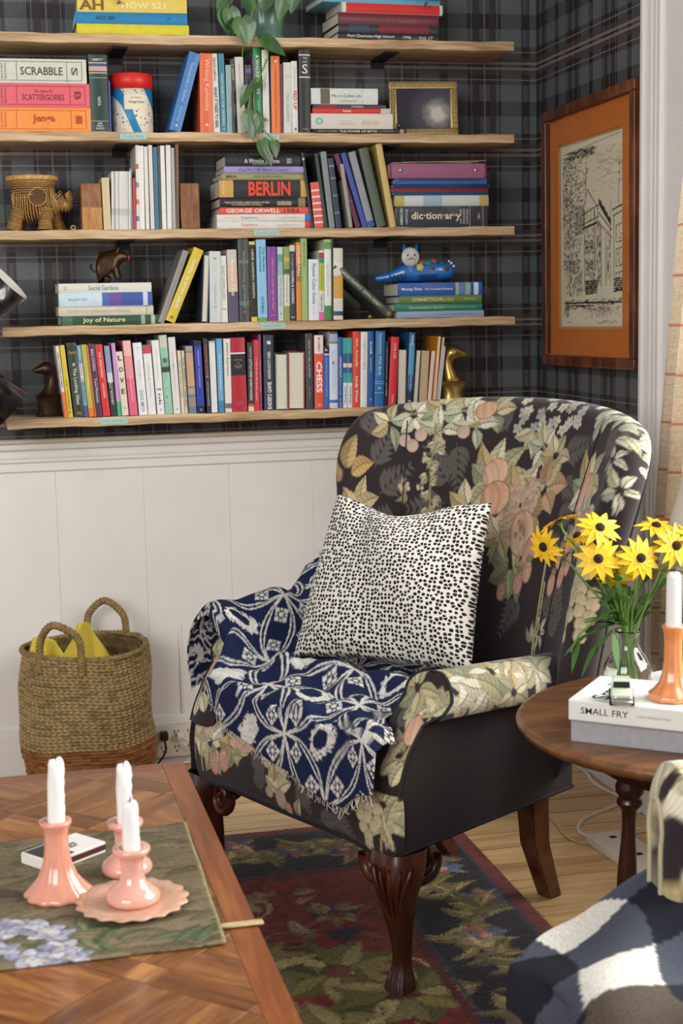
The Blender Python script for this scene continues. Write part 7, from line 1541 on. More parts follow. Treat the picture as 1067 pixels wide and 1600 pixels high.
def flat(x, w, th, z, sp, label, group, d=0.150, rz=0.0, y0=-0.188):
    c = col_mat(sp['c']); soft = sp.get('soft'); bm = bmesh.new(); t = min(0.0022, th * 0.2)
    bm_box(bm, 0, w, 0, d, 0, t); bm_box(bm, 0, w, 0, d, th - t, th)
    n = 5; rn = 0 if soft else min(0.003, th * 0.12); pr = [(-rn * math.sin(PI * i / n), th * i / n) for i in range(n + 1)]; vs = [[bm.verts.new((xx, y, zz)) for (y, zz) in pr] for xx in (0, w)]
    for i in range(n): bm.faces.new((vs[0][i], vs[1][i], vs[1][i + 1], vs[0][i + 1]))
    for v in vs:
        bm.faces.new(v if v is vs[1] else v[::-1]) if False else None
    bm_box(bm, 0, w, 0.0, t, t * 0.5, th - t * 0.5)
    o = bm_obj('folder' if soft else 'book', bm, c, None, auto=35); o.location = (x, y0, z); o.rotation_euler = (0, 0, rz)
    box('pages', 0.0012, w - 0.0012, t, d - 0.003, t, th - t, M_PGW, o)
    for k_, (a, b, cc) in enumerate(sp.get('b', ())):
        V, Fq = [], []
        for i in range(n + 1): V += [(a * w, pr[i][0] - 0.0003 - 0.00005 * k_, pr[i][1] * 0.96 + th * 0.02), (b * w, pr[i][0] - 0.0003 - 0.00005 * k_, pr[i][1] * 0.96 + th * 0.02)]
        mesh('printed_band', V, [(2 * i, 2 * i + 1, 2 * i + 3, 2 * i + 2) for i in range(n)], ink(cc), o, smooth=False)
    for s, cc, xc, ln, sz, bold in sp.get('t', ()):
        if sz == 0: text(s, 1, ink(cc), o, (0.05 * w, -rn - 0.0008, th / 2), rot=SPINE_UP, width=th * 0.8, height=w * 0.03, bold=0.01); continue
        text(s, 1, ink(cc), o, (xc * w, -rn - 0.0008, th * (0.5 if s not in ('COMPLETE', 'THE GRAPHIC') else 0.2)), width=w * ln, height=th * sz, bold=bold)
    tag(o, label, 'folder' if soft else 'book', group); return o
POS = {1: 'topmost', 2: 'second down', 3: 'third down', 4: 'fourth down', 5: 'fifth down', 6: 'sixth down', 7: 'seventh down', 8: 'lowest'}
STK_TOP = {}
for name, sh, items in STACKS:
    if name in ('games', 'maps', 'year'): continue
    z = SHZ[sh] + 0.0004; where, sps = ST_SPEC[name]; n = len(items); rg = random.Random(hash(name) % 99 if False else len(name))
    for i, ((x, w, th, key), sp) in enumerate(zip(items, sps)):
        p = n - i; pos = 'lowest' if p == n else POS[p]
        o = flat(x, w, th - 0.0003, z, sp, f'{sp["n"]}, {pos} of the stack {where}', f'books stacked {where}', d=0.145 + 0.02 * rg.random(), rz=math.radians(rg.uniform(-1.5, 1.5)) if not sp.get('soft') else math.radians(rg.uniform(-1, 1)), y0=-0.186 + 0.002 * (i % 2)); z += th
        if name == 'dict' and key == 'bi':
            for ex in (0.03, w - 0.03): e_ = lathe('eyelet', [(0.001, 0.0015), (0.002, 0.001), (0.0045, 0.001), (0.005, 0)], plain('eyelet_steel', '#b9b9b9', 0.25, metal=1.0), o, 18); e_.rotation_euler = (PI / 2, 0, 0); e_.location = (ex, -0.0042, th * 0.55)
            for k in range(3): q = box('loose_sheet', 0.01 + 0.03 * k, w - 0.02 * k, 0.004 + 0.004 * k, 0.12, th + 0.001 + 0.002 * k, th + 0.0022 + 0.002 * k, M_PGO, o); q.rotation_euler = (0, math.radians(-1.2 + 1.1 * k), 0)
        if name == 'dict' and key == 'b3':
            V = []; parts = [tube_data([(0.012 + 0.0052 * k + 0.0005 * math.cos(a), -0.0012 + 0.004 * math.cos(a), th * 0.9 + 0.0045 * math.sin(a)) for a in np.linspace(0, 2 * PI, 10)], 0.0005, 4) for k in range(44)]
            V, F_ = join_data(parts); q = mesh('spiral_binding', V, F_, M_IRON, o); q['kind'] = 'stuff'
        if name == 'myth' and key == 'sa': text('Abundance', 1, ink('#d3b88a'), o, (0.43 * w, -0.0036, th * 0.36), width=w * 0.2, height=th * 0.18); text('Breathnach', 1, ink('#d3b88a'), o, (0.72 * w, -0.0036, th * 0.36), width=w * 0.2, height=th * 0.18)
        if name == 'berlin' and key == 'hk': text('HAWKING', 1, ink('#d9c9a0'), o, (0.72 * w, -0.0036, th * 0.3), width=w * 0.16, height=th * 0.26, bold=0.012); text('THE UNIVERSE IN A NUTSHELL', 1, ink('#d9c9a0'), o, (0.30 * w, -0.0036, th * 0.27), width=w * 0.34, height=th * 0.18)
        if name == 'dict' and key == 'di':
            for s_, fx in (('HERITAGE', 0.105), ('OF THE', .70), ('ENGLISH', .735), ('LANGUAGE', .77)): text(s_, 1, ink('#cfd3d6'), o, (fx * w, -0.0042, th / 2), rot=SPINE_UP, width=th * 0.7, height=w * 0.022)
            text('A', 1, ink('#e0a878'), o, (.90 * w, -0.0042, th * 0.5), width=w * 0.03, height=th * 0.3, bold=0.02)
    STK_TOP[name] = z
# three bookshelf-edition game boxes
def game_box(x, w, th, z, col, line, title, sub, sideL, sideR, label):
    o = box('game_box', 0, w, 0, 0.155, 0, th, col_mat(col, 0.5), None, bev=0.0016, seg=2); o.location = (x, -0.189, z); tag(o, label, 'game box', 'boxed games on the second shelf'); L = ink(line); y = -0.0006
    x0, x1, za, zb = -0.01 + 0.012, w - 0.012, th * 0.12, th * 0.88; lw = 0.0006
    for a, b, c, d in ((x0, x1, zb - lw, zb + lw), (x0, x1, za - lw, za + lw), (x1 - lw, x1 + lw, za, zb), (x1 - 0.038, x1 - 0.038 + 2 * lw, za, zb), (x0 + 0.048, x0 + 0.048 + 2 * lw, za, zb)): box('printed_rule', a, b, y, 0.0002, c, d, L, o)
    cxm = (x0 + 0.048 + x1 - 0.038) / 2
    for s, dz, wd, ht, bd in title: text(s, 1, L, o, (cxm, y - 0.0003, th * dz), width=wd, height=ht, bold=bd)
    for k, s in enumerate(sideL): text(s, 1, L, o, (x0 + 0.012 + 0.009 * k, y - 0.0003, th / 2), rot=SPINE_UP, width=th * 0.62, height=0.005)
    text(sideR, 1, L, o, (x1 - 0.018, y - 0.0003, th / 2), rot=SPINE_R, width=th * 0.34, height=0.016, bold=0.01); return o
(gx, gw, gt, _), (gx2, gw2, gt2, _), (gx3, gw3, gt3, _) = next(s for s in STACKS if s[0] == 'games')[2]
zg = SHZ[2] + 0.0004
game_box(gx, gw, gt, zg, '#f0923f', '#b8481f', (('Jenga', .52, 0.056, 0.024, .03),), None, ('BOOKSHELF', 'EDITION'), 'I', 'orange game box, lowest of the three boxed games')
game_box(gx2, gw2, gt2, zg + gt, '#e2606c', '#7d1f3c', (('The Game Of', .68, 0.045, 0.007, .0), ('SCATTERGORIES', .42, 0.105, 0.015, .006)), None, ('BOOKSHELF', 'EDITION'), 'B', 'pink-red game box, middle one of the three boxed games')
game_box(gx3, gw3, gt3, zg + gt + gt2, '#cfcfbf', '#4a4a40', (('SCRABBLE', .5, 0.105, 0.020, .012),), None, ('BOOKSHELF', 'EDITION'), 'S', 'pale grey game box, topmost of the three boxed games')
tl_ = box('letter_tile', -0.006, 0.006, -0.006, 0.006, 0, 0.004, plain('tile_wood', '#d9c8a2', 0.6), None, bev=0.0008); tl_.location = (0.195, -0.15, zg + gt + gt2 + gt3); tag(tl_, 'tiny wooden letter tile on the pale grey game box', 'tile')
# atlases on the top shelf
mz = SHZ[1] + 0.0004; mi = next(s for s in STACKS if s[0] == 'maps')[2]
for (x, w, th, key), sp, rz, lab in zip(mi, (dict(c='#d8cb2c'), dict(c='#1f7fb4', t=(('ARCTIC HERO', '#123a5c', .27, .18, .3, .01), ('AF', '#123a5c', .83, .03, .2, .0))), dict(c='#e2c85a', t=(('AH', '#7d5a1f', .13, .22, .72, .03), ('HOW S21', '#efe3b4', .6, .4, .45, .02))), dict(c='#d9a5a0', b=((.10, .105, '#b57f7c'), (.30, .305, '#b57f7c'), (.5, .505, '#b57f7c'), (.7, .705, '#b57f7c'), (.9, .905, '#b57f7c')))), (-1.0, -1.2, -2.0, -1.5), ('plain yellow atlas lying lowest of the left stack on the top shelf', 'blue atlas lying between the two yellow ones on the top shelf', 'pale yellow book with large brown letters on the top shelf', 'pink tiled box lying on the pale yellow book of the top shelf')):
    flat(x, w, th, mz, sp, lab, 'books stacked on the top shelf', d=0.15, rz=math.radians(rz)); mz += th + 0.0002
yz = SHZ[1] + 0.0004; yi = next(s for s in STACKS if s[0] == 'year')[2]
for (x, w, th, key), sp, rz, lab in zip(yi, (dict(c='#1d1b1d', t=(('Port Charlotte High School', W_, .32, .46, .48, .008), ('1996', W_, .68, .08, .4, .0), ('Vol. 17', W_, .87, .14, .42, .0))), dict(c='#2a2630', b=((.4, .9, '#7d2a32'), (.1, .3, '#3a4658'))), dict(c='#6a1f2c', t=(('THE SPIRIT OF SCHOOL', '#93505a', .7, .44, .3, .0), ('1995', '#93505a', .3, .1, .3, .0))), dict(c='#d6d2cc', b=((.04, .97, '#d3302c'),)), dict(c='#5fa6c4'), dict(c='#8a8f98')), (2, 2, 3, 3, 5, 3),
    ('black yearbook with white script, lowest of the right stack on the top shelf', 'dark yearbook with a red streak, second lowest on the top shelf', 'maroon yearbook in the middle of the top-shelf stack', 'white yearbook with a red stripe on the top shelf', 'light blue yearbook jutting out of the top-shelf stack', 'grey yearbook uppermost in the top-shelf stack')):
    flat(x, w, th, yz, sp, lab, 'yearbooks stacked on the top shelf', d=0.16, rz=math.radians(rz), y0=-0.180); yz += th + 0.0002
# ------------------------------------------------------------------ things between the books
def cyl_print():
    t = NT('city_map_print'); co = t.coord('Object'); vo = t.n('ShaderNodeTexVoronoi', feature='F1'); vo.inputs['Scale'].default_value = 120.0; t.l(co, vo.inputs['Vector'])
    no = t.n('ShaderNodeTexNoise', i_Scale=9.0, i_Detail=1.0); t.l(co, no.inputs['Vector'])
    sp = t.n('ShaderNodeSeparateXYZ'); t.l(co, sp.inputs[0]); a = t.math('ADD', sp.outputs[0], t.math('MULTIPLY', sp.outputs[2], 0.55))
    riv = t.math('LESS_THAN', t.math('ABSOLUTE', t.math('ADD', t.math('SUBTRACT', a, 0.014), t.math('MULTIPLY', t.math('SUBTRACT', no.outputs['Fac'], 0.5), 0.03))), 0.012)
    riv2 = t.math('GREATER_THAN', t.math('ADD', a, t.math('MULTIPLY', no.outputs['Fac'], 0.02)), 0.095)
    sc = t.n('ShaderNodeSeparateColor'); t.l(vo.outputs['Color'], sc.inputs[0]); dots = t.math('MULTIPLY', t.math('LESS_THAN', vo.outputs['Distance'], 0.33), t.math('GREATER_THAN', sc.outputs[1], 0.45))
    dc = t.ramp(sc.outputs[0], [(0.0, C('#3c3a36')), (0.3, C('#c2542f')), (0.5, C('#2f7f6a')), (0.75, C('#c9a23a')), (1.0, C('#7a5a3c'))], 'CONSTANT')
    b = t.mix(dots, C('#e3dcc8'), dc); b = t.mix(t.math('MAXIMUM', riv, riv2), b, C('#1f7fae')); t.base(b); t.b.inputs['Roughness'].default_value = 0.45; return t.m
cn_ = empty('puzzle_canister', (0.411, -0.133, SHZ[2] + 0.0004)); tag(cn_, 'round puzzle canister with a city-map print and red lid', 'canister')
lathe('canister_body', [(0.001, 0), (0.052, 0), (0.053, 0.001), (0.053, 0.122), (0.001, 0.122)], cyl_print(), cn_, 64)
lathe('canister_lid', [(0.001, 0.150), (0.052, 0.150), (0.0548, 0.1485), (0.0548, 0.111), (0.0535, 0.111), (0.0535, 0.12)], plain('red_card', '#d9281f', 0.4, var=0.03), cn_, 64)
V = []; n = 16
for i in range(n):
    a = -PI / 2 + (i / (n - 1) - 0.5) * 1.15 + 0.10
    V += [(0.0536 * math.cos(a), 0.0536 * math.sin(a), 0.058), (0.0536 * math.cos(a), 0.0536 * math.sin(a), 0.094)]
lb = mesh('canister_label', V, [(2 * i, 2 * i + 2, 2 * i + 3, 2 * i + 1) for i in range(n - 1)], ink('#e6dcc0'), cn_)
text('Vintage Puzzle', 1, ink('#4a4238'), lb, (0.006, -0.0555, 0.076), width=0.040, height=0.008); text('NEW YORK CITY', 1, ink('#b5653a'), lb, (0.006, -0.0555, 0.087), width=0.028, height=0.004)
# wooden block bookends
M_BE = wood('bookend_wood', '#6b3f22', '#94623a', '#b3854f', scale=(30, 8, 8), rough=0.5, rnd=0.3)
for x0, x1, lab, two in ((0.268, 0.3195, 'two-tone wooden block bookend beside the tan notebook', True), (0.5225, 0.572, 'wooden block bookend at the brown photo-book', False)):
    o = box('bookend', 0, x1 - x0, 0, 0.11, 0.002, 0.118, M_BE, None, bev=0.0015); o.location = (x0, -0.183, SHZ[3]); box('base_plate', -0.0 if two else -0.05, (x1 - x0) + (0.05 if two else 0), 0.02, 0.10, 0.0003, 0.0018, M_IRON, o); tag(o, lab, 'bookend', 'wooden bookends on the middle shelf')
    if two: box('inlay', 0.0005, x1 - x0 - 0.0005, -0.0008, 0.0, 0.002, 0.057, wood('pale_inlay', '#94602f', '#b98346', '#c9985a', scale=(30, 8, 8), rough=0.5), o)
# gold photo frame
def photo_frame():
    x0, x1, h = 1.109, 1.296, 0.148; w = x1 - x0; cx = (x0 + x1) / 2; root = empty('photo_frame', (cx, -0.115, SHZ[2] + 0.0008), math.radians(-7)); root.rotation_euler = (math.radians(-6), 0, math.radians(-7)); tag(root, 'gold beaded picture frame with a dark photograph on the second shelf', 'photo frame')
    G = plain('antique_gold', '#b39a66', 0.38, metal=0.75, var=0.2, scale=150); b = 0.020
    for a, c, d, e in ((-w / 2, w / 2, 0, b), (-w / 2, w / 2, h - b, h), (-w / 2, -w / 2 + b, b, h - b), (w / 2 - b, w / 2, b, h - b)): box('frame_rail', a, c, -0.012, 0.0, d, e, G, root, bev=0.003, seg=2)
    parts = []
    bm = bmesh.new()
    for k in range(2):
        off = 0.006 + 0.007 * k
        for i in range(int(w / 0.0065)): 
            for z in (off, h - off): bmesh.ops.create_icosphere(bm, subdivisions=1, radius=0.0028, matrix=Matrix.Translation((-w / 2 + 0.004 + i * 0.0065, -0.0125, z)))
        for i in range(int(h / 0.0065)):
            for x in (-w / 2 + off, w / 2 - off): bmesh.ops.create_icosphere(bm, subdivisions=1, radius=0.0028, matrix=Matrix.Translation((x, -0.0125, 0.004 + i * 0.0065)))
    q = bm_obj('beading', bm, G, root, smooth=True); q['kind'] = 'stuff'
    t = NT('dark_photograph'); co = t.coord('Object'); sp = t.n('ShaderNodeVectorMath', operation='DISTANCE'); sp.inputs[1].default_value = (0.038, -0.006, 0.062); t.l(co, sp.inputs[0]); ns = t.n('ShaderNodeTexNoise', i_Scale=70.0, i_Detail=4.0); t.l(co, ns.inputs['Vector'])
    vo = t.n('ShaderNodeTexVoronoi'); vo.inputs['Scale'].default_value = 150.0; t.l(co, vo.inputs['Vector']); d2 = t.math('SUBTRACT', sp.outputs['Value'], t.math('MULTIPLY', ns.outputs['Fac'], 0.03))
    c_ = t.ramp(d2, [(0.0, C('#c9c2b4')), (0.010, C('#8f8a84')), (0.03, C('#4a4450')), (0.07, C('#241f2a')), (0.2, C('#1a1820'))]); t.base(c_); t.b.inputs['Roughness'].default_value = 0.15; t.b.inputs['Coat Weight'].default_value = 0.5
    box('photograph', -w / 2 + b, w / 2 - b, -0.006, -0.004, b, h - b, t.m, root); box('backing_board', -w / 2 + 0.004, w / 2 - 0.004, 0.0, 0.004, 0.004, h - 0.004, M_IRON, root)
    st = box('easel_strut', -0.02, 0.02, 0.0, 0.003, 0, 0.11, M_IRON, root); st.location = (0, 0.034, -0.001); st.rotation_euler = (math.radians(17), 0, 0)
photo_frame()
o = lathe('glass_ball', [(0.0001 + 0.0085 * math.sin(a), 0.0085 - 0.0085 * math.cos(a)) for a in np.linspace(0, PI, 18)], plain('midnight_glass', '#10141f', 0.05, coat=1.0), None, 24, loc=(1.1125, -0.19, SHZ[2] + 0.0127)); tag(o, 'small dark glass ball on the thin black paperback by the frame', 'ball')
# skin-based figures
def skin_fig(name, nodes, edges, mat, loc, rz, lvl=2, parent=None):
    me = bpy.data.meshes.new(name); me.from_pydata([n_[0] for n_ in nodes], edges, []); o = bpy.data.objects.new(name, me); COL.objects.link(o)
    o.modifiers.new('skin', 'SKIN'); sv = me.skin_vertices[0].data
    for i, n_ in enumerate(nodes): r = n_[1]; sv[i].radius = (r, r) if np.isscalar(r) else r
    sv[0].use_root = True; sb = o.modifiers.new('sub', 'SUBSURF'); sb.levels = lvl; sb.render_levels = lvl
    me2 = bpy.data.meshes.new_from_object(o.evaluated_get(bpy.context.evaluated_depsgraph_get())); bpy.data.objects.remove(o); me2.materials.clear(); me2.materials.append(mat); me2.polygons.foreach_set('use_smooth', np.ones(len(me2.polygons), bool))
    q = bpy.data.objects.new(name, me2); COL.objects.link(q); q.location = loc; q.rotation_euler = (0, 0, rz)
    if parent: q.parent = parent
    return q
M_BRZ = plain('dark_bronze', '#4a3526', 0.38, metal=0.75, var=0.25, scale=40); M_BRASS = plain('old_brass', '#a58a4c', 0.30, metal=0.9, var=0.2, scale=40)
# seated pig (faces +x)
pg_ = skin_fig('pig_figurine', [((-0.020, 0, 0.024), 0.024), ((-0.008, 0, 0.037), 0.024), ((0.010, 0, 0.045), 0.020), ((0.024, 0, 0.050), 0.015), ((0.034, 0, 0.047), 0.0085), ((0.041, 0, 0.045), 0.0062),
    ((-0.010, 0.016, 0.010), 0.010), ((0.006, 0.018, 0.005), 0.006), ((-0.010, -0.016, 0.010), 0.010), ((0.006, -0.018, 0.005), 0.006), ((0.016, 0.010, 0.026), 0.0075), ((0.022, 0.011, 0.004), 0.005), ((0.016, -0.010, 0.026), 0.0075), ((0.022, -0.011, 0.004), 0.005)],
    [(0, 1), (1, 2), (2, 3), (3, 4), (4, 5), (0, 6), (6, 7), (0, 8), (8, 9), (2, 10), (10, 11), (2, 12), (12, 13)], M_BRZ, (0.331, -0.115, STK_TOP['pig'] + 0.0006), math.radians(-12)); pg_.scale = (1.42, 1.42, 1.42); (0); tag(pg_, 'dark bronze pig figurine sitting on a stack of garden books', 'figurine')
for s in (1, -1): e_ = lathe('ear', [(0.001, 0.010), (0.003, 0.007), (0.005, -0.002)], M_BRZ, pg_, 12); e_.location = (0.021, s * 0.008, 0.056); e_.rotation_euler = (s * -0.4, 0.5, 0)
sn = lathe('snout', [(0.001, 0.003), (0.005, 0.003), (0.006, 0)], plain('worn_red_bronze', '#7a3a34', 0.5), pg_, 16); sn.location = (0.0405, 0, 0.0455); sn.rotation_euler = (0, PI / 2 + 0.2, 0)
tube('tail', spline([(-0.020, 0, 0.020), (-0.026, 0.0, 0.024), (-0.030, 0.003, 0.030), (-0.028, 0.0, 0.034)], 14), 0.0018, M_BRZ, pg_, 6)
# goose bookends
def goose(x, y, z, rz, mat, label, k=1.0):
    nodes = [((0, 0, 0.030), (0.034, 0.030)), ((0.000, 0, 0.058), (0.027, 0.024)), ((-0.008, 0, 0.080), 0.0200), ((-0.013, 0, 0.100), 0.0165), ((-0.013, 0, 0.120), 0.0160), ((-0.005, 0, 0.137), 0.0250), ((0.010, 0, 0.138), 0.0215), ((0.026, 0, 0.133), (0.0100, 0.011)), ((0.044, 0, 0.130), (0.0065, 0.011)), ((0, 0, 0.006), (0.035, 0.030))]
    o = skin_fig('goose_bookend', [((p[0] * k, p[1] * k, p[2] * k), (tuple(np.array(r) * k) if not np.isscalar(r) else r * k)) for p, r in nodes], [(9, 0), (0, 1), (1, 2), (2, 3), (3, 4), (4, 5), (5, 6), (6, 7), (7, 8)], mat, (x, y, z + 0.0005), rz)
    box('base_block', -0.034 * k, 0.034 * k, -0.028 * k, 0.028 * k, 0, 0.010 * k, mat, o, bev=0.002)
    for s in (1, -1): e_ = lathe('eye', [(0.0001, 0.0012), (0.0014, 0.0008), (0.0018, 0)], M_INK, o, 10); e_.location = (0.004 * k, s * 0.0112 * k, 0.1435 * k); e_.rotation_euler = (-s * PI / 2, 0, 0)
    return tag(o, label, 'bookend', 'goose bookends on the bottom shelf')
goose(0.166, -0.105, SHZ[5], math.radians(188), M_BRZ, 'dark brass goose-head bookend facing the wall-lamp end', 0.92)
goose(1.262, -0.165, SHZ[5], math.radians(-6), M_BRASS, 'polished brass goose-head bookend at the armchair end of the bottom shelf', 1.02)
# painted cat lying on the garden stack
def painted_cat():
    B = plain('cobalt_lacquer', '#1668b4', 0.25, var=0.06, coat=0.5); z = STK_TOP['cat']
    nodes = [((0.0, 0, 0.024), (0.024, 0.026)), ((0.045, 0, 0.025), (0.025, 0.026)), ((0.085, 0, 0.026), (0.022, 0.025)), ((0.105, 0, 0.026), (0.017, 0.016)), ((-0.03, 0, 0.022), (0.021, 0.022)), ((-0.055, 0.0, 0.014), (0.012, 0.014)), ((-0.085, 0.006, 0.010), 0.009), ((-0.10, 0.008, 0.009), 0.0075)]
    o = skin_fig('painted_cat', nodes, [(0, 1), (1, 2), (2, 3), (0, 4), (4, 5), (5, 6), (6, 7)], B, (1.163, -0.135, z + 0.003), math.radians(-4)); o.scale = (1.1, 1.1, 1.12); tag(o, 'blue painted cat figurine lying on the stacked garden books', 'figurine')
    hd = lathe('face', [(0.0001, 0.007), (0.012, 0.0065), (0.021, 0.003), (0.0235, 0.0), (0.020, -0.010), (0.001, -0.014)], plain('cat_face_paint', '#c3c3bd', 0.4, var=0.1, scale=90), o, 36); hd.location = (-0.012, -0.020, 0.060); hd.rotation_euler = (PI / 2, 0, 0.1)
    nk = lathe('neck', [(0.016, 0.0), (0.013, 0.02), (0.010, 0.03)], B, o, 20); nk.location = (-0.012, -0.006, 0.025)
    for s in (-1, 1):
        e_ = lathe('ear', [(0.0003, 0.017), (0.004, 0.010), (0.0075, 0.0)], B, o, 4); e_.location = (-0.012 + s * 0.0145, -0.016, 0.076); e_.rotation_euler = (0, s * 0.22, 0.78)
        y_ = lathe('eye', [(0.0001, 0.001), (0.003, 0.0008), (0.0034, 0)], ink('#3a3a38'), hd, 16); y_.location = (s * 0.0085, 0.004, 0.0058)
        y2 = lathe('eye_ring', [(0.003, 0.0006), (0.0045, 0.0006), (0.005, 0)], ink('#e6e2d8'), hd, 16); y2.location = (s * 0.0085, 0.004, 0.0055)
        for k in range(3): tube('whisker', [(s * 0.003, -0.004 - 0.001 * k, 0.0074), (s * 0.013, -0.003 - 0.003 * k, 0.006)], 0.0003, ink('#3a3a38'), hd, 4)
    ns = lathe('nose', [(0.0001, 0.0022), (0.002, 0.001), (0.0024, 0)], ink('#2a2a28'), hd, 10); ns.location = (0, -0.003, 0.0066)
    for k in range(11): box('painted_stripe', -0.066 + 0.0095 * k if k < 5 else 0.000 + 0.008 * (k - 5) + 0.01, -0.0645 + 0.0095 * k if k < 5 else 0.0018 + 0.008 * (k - 5) + 0.01, -0.0262, -0.020, 0.006, 0.018, ink('#0d2a4a'), o)
    for x, zz, r, cc in ((0.012, 0.036, 0.010, '#b9bd6a'), (0.018, 0.050, 0.009, '#c4453a'), (0.035, 0.049, 0.010, '#1f7f6a'), (0.050, 0.052, 0.008, '#c4453a'), (0.070, 0.047, 0.006, '#1f5f4a'), (0.080, 0.032, 0.006, '#7d2a2a'), (0.045, 0.033, 0.004, '#7d2a2a'), (0.036, 0.034, 0.003, '#c4453a'), (0.092, 0.045, 0.003, '#e0e6e8'), (0.097, 0.037, 0.003, '#e0e6e8'), (0.088, 0.050, 0.0025, '#e0e6e8')):
        f = lathe('painted_flower', [(0.0001, 0.0010), (r * 0.8, 0.0008), (r, -0.003)], ink(cc), o, 14, wob=lambda a, rr, z_: rr * (1 + 0.15 * math.cos(5 * a))); tz = (zz - 0.026) / 0.026; f.location = (x, -0.0262 * math.sqrt(max(0.05, 1 - tz * tz)) , zz); f.rotation_euler = (PI / 2 - 0.9 * tz, 0, 0)
painted_cat()
o = lathe('brass_charm', [(0.0001, 0), (0.004, 0.001), (0.006, 0.005), (0.004, 0.010), (0.002, 0.014), (0.0001, 0.015)], M_BRASS, None, 14, loc=(1.020, -0.182, SHZ[4] + 0.0055)); o.rotation_euler = (0, 1.3, 0.4); tag(o, 'tiny brass charm lying beside the leaning green book', 'charm')
o = lathe('rattan_ring', [(0.0055 + 0.0018 * math.cos(a), 0.0018 + 0.0018 * math.sin(a)) for a in np.linspace(0, 2 * PI, 10)], plain('rattan', '#b08a4c', 0.6, var=0.2, scale=60), None, 18, loc=(0.244, -0.18, SHZ[3] + 0.006)); o.rotation_euler = (1.2, 0, 0.3); tag(o, 'small rattan ring lying beside the wicker elephant', 'ring')
# green garden book leaning down to the stack with the cat
sp = dict(c='#3a4a3c', hard=True, t=(('GARDEN GRAPHICS', '#c9cbb4', .72, .36, .42), ('GEMMA NESBITT', '#c9cbb4', .34, .34, .42), ('*', '#c9a85a', .05, .5, .4, 'h')), n='')
o = upright(1.082, 0.020, 0.205, -48, SHZ[4], sp, 'dark green book leaning steeply against the stack under the painted cat', 'books standing on the fourth shelf', d=0.13)
o.location.x = 1.0765; o.location.z = SHZ[4] + 0.0006
# wicker elephant
def elephant():
    root = empty('wicker_elephant', (0.160, -0.115, SHZ[3] + 0.0004), math.radians(-14)); tag(root, 'wicker elephant basket with raised trunk beside the wooden bookend', 'basket')
    R_ = plain('wicker_cane', '#c79a58', 0.55, var=0.3, scale=120, bump=0.3)
    def wrap(name, path, rads, n=40, tw=0.0019, par=root, k=22):
        """surface built of thin cane rings"""
        P = spline(path, 60); r = np.interp(np.linspace(0, 1, 60), np.linspace(0, 1, len(rads)), rads); parts = []; core = tube('core', P, r * 0.93, plain('dark_cane', '#5c3f1c', 0.8, var=0.2), None, 20)
        T = np.gradient(P, axis=0); T /= np.linalg.norm(T, axis=1)[:, None]; L = np.linalg.norm(np.diff(P, axis=0), axis=1).sum(); m = max(4, int(L / (tw * 2.1)))
        for t in np.linspace(0.01, 0.99, m):
            i = int(t * 59); N = np.cross(T[i], [0.1, 1, 0.2]); N /= np.linalg.norm(N); B = np.cross(T[i], N); a = np.linspace(0, 2 * PI, k + 1); ww = 0.0009 * np.sign(np.sin(a * 9 + m * t * PI))
            parts.append(tube_data(P[i] + (r[i] + ww)[:, None] * (np.cos(a)[:, None] * N + np.sin(a)[:, None] * B), tw * 0.62, 4, cap=False))
        V, F_ = join_data(parts); o = mesh(name, V, F_, R_, par); core.parent = o; return o
    wrap('body', [(-0.062, 0, 0.075), (-0.052, 0, 0.076), (-0.02, 0, 0.074), (0.02, 0, 0.074), (0.045, 0, 0.077), (0.056, 0, 0.08)], [0.012, 0.040, 0.052, 0.050, 0.036, 0.014])
    wrap('neck', [(-0.012, 0, 0.085), (-0.012, 0, 0.115), (-0.012, 0, 0.132)], [0.052, 0.056, 0.061])
    lathe('rim', [(0.055, 0.128), (0.064, 0.128), (0.066, 0.132), (0.066, 0.138), (0.062, 0.141), (0.055, 0.138)], R_, root, 60, loc=(-0.012, 0, 0), wob=lambda a, r, z: r * (1 + 0.02 * math.sin(30 * a)))
    wrap('trunk', [(0.045, 0, 0.082), (0.062, 0, 0.068), (0.074, 0, 0.062), (0.083, 0, 0.070), (0.084, 0, 0.088), (0.078, 0, 0.097)], [0.026, 0.017, 0.0125, 0.011, 0.0095, 0.008])
    for x, y, dx in ((-0.042, 0.026, -0.016), (-0.042, -0.026, -0.016), (0.034, 0.026, 0.012), (0.026, -0.028, -0.002)): wrap('leg', [(x, y, 0.055), (x + dx * 0.6, y * 1.1, 0.028), (x + dx, y * 1.15, 0.004)], [0.019, 0.0155, 0.0185])
    for s in (1, -1):
        e_ = wrap('ear', [(0.0, 0, -0.002), (0, 0, 0.001), (0, 0, 0.003)], [0.004, 0.018, 0.023]); e_.location = (0.012, s * 0.050, 0.085); e_.rotation_euler = (s * -PI / 2 * 0.95, 0.25, 0)
        y_ = lathe('eye', [(0.0001, 0.003), (0.003, 0.002), (0.004, 0)], M_INK, root, 12); y_.location = (0.056, s * 0.020, 0.096); y_.rotation_euler = (-s * 1.3, 0.5, 0)
elephant()
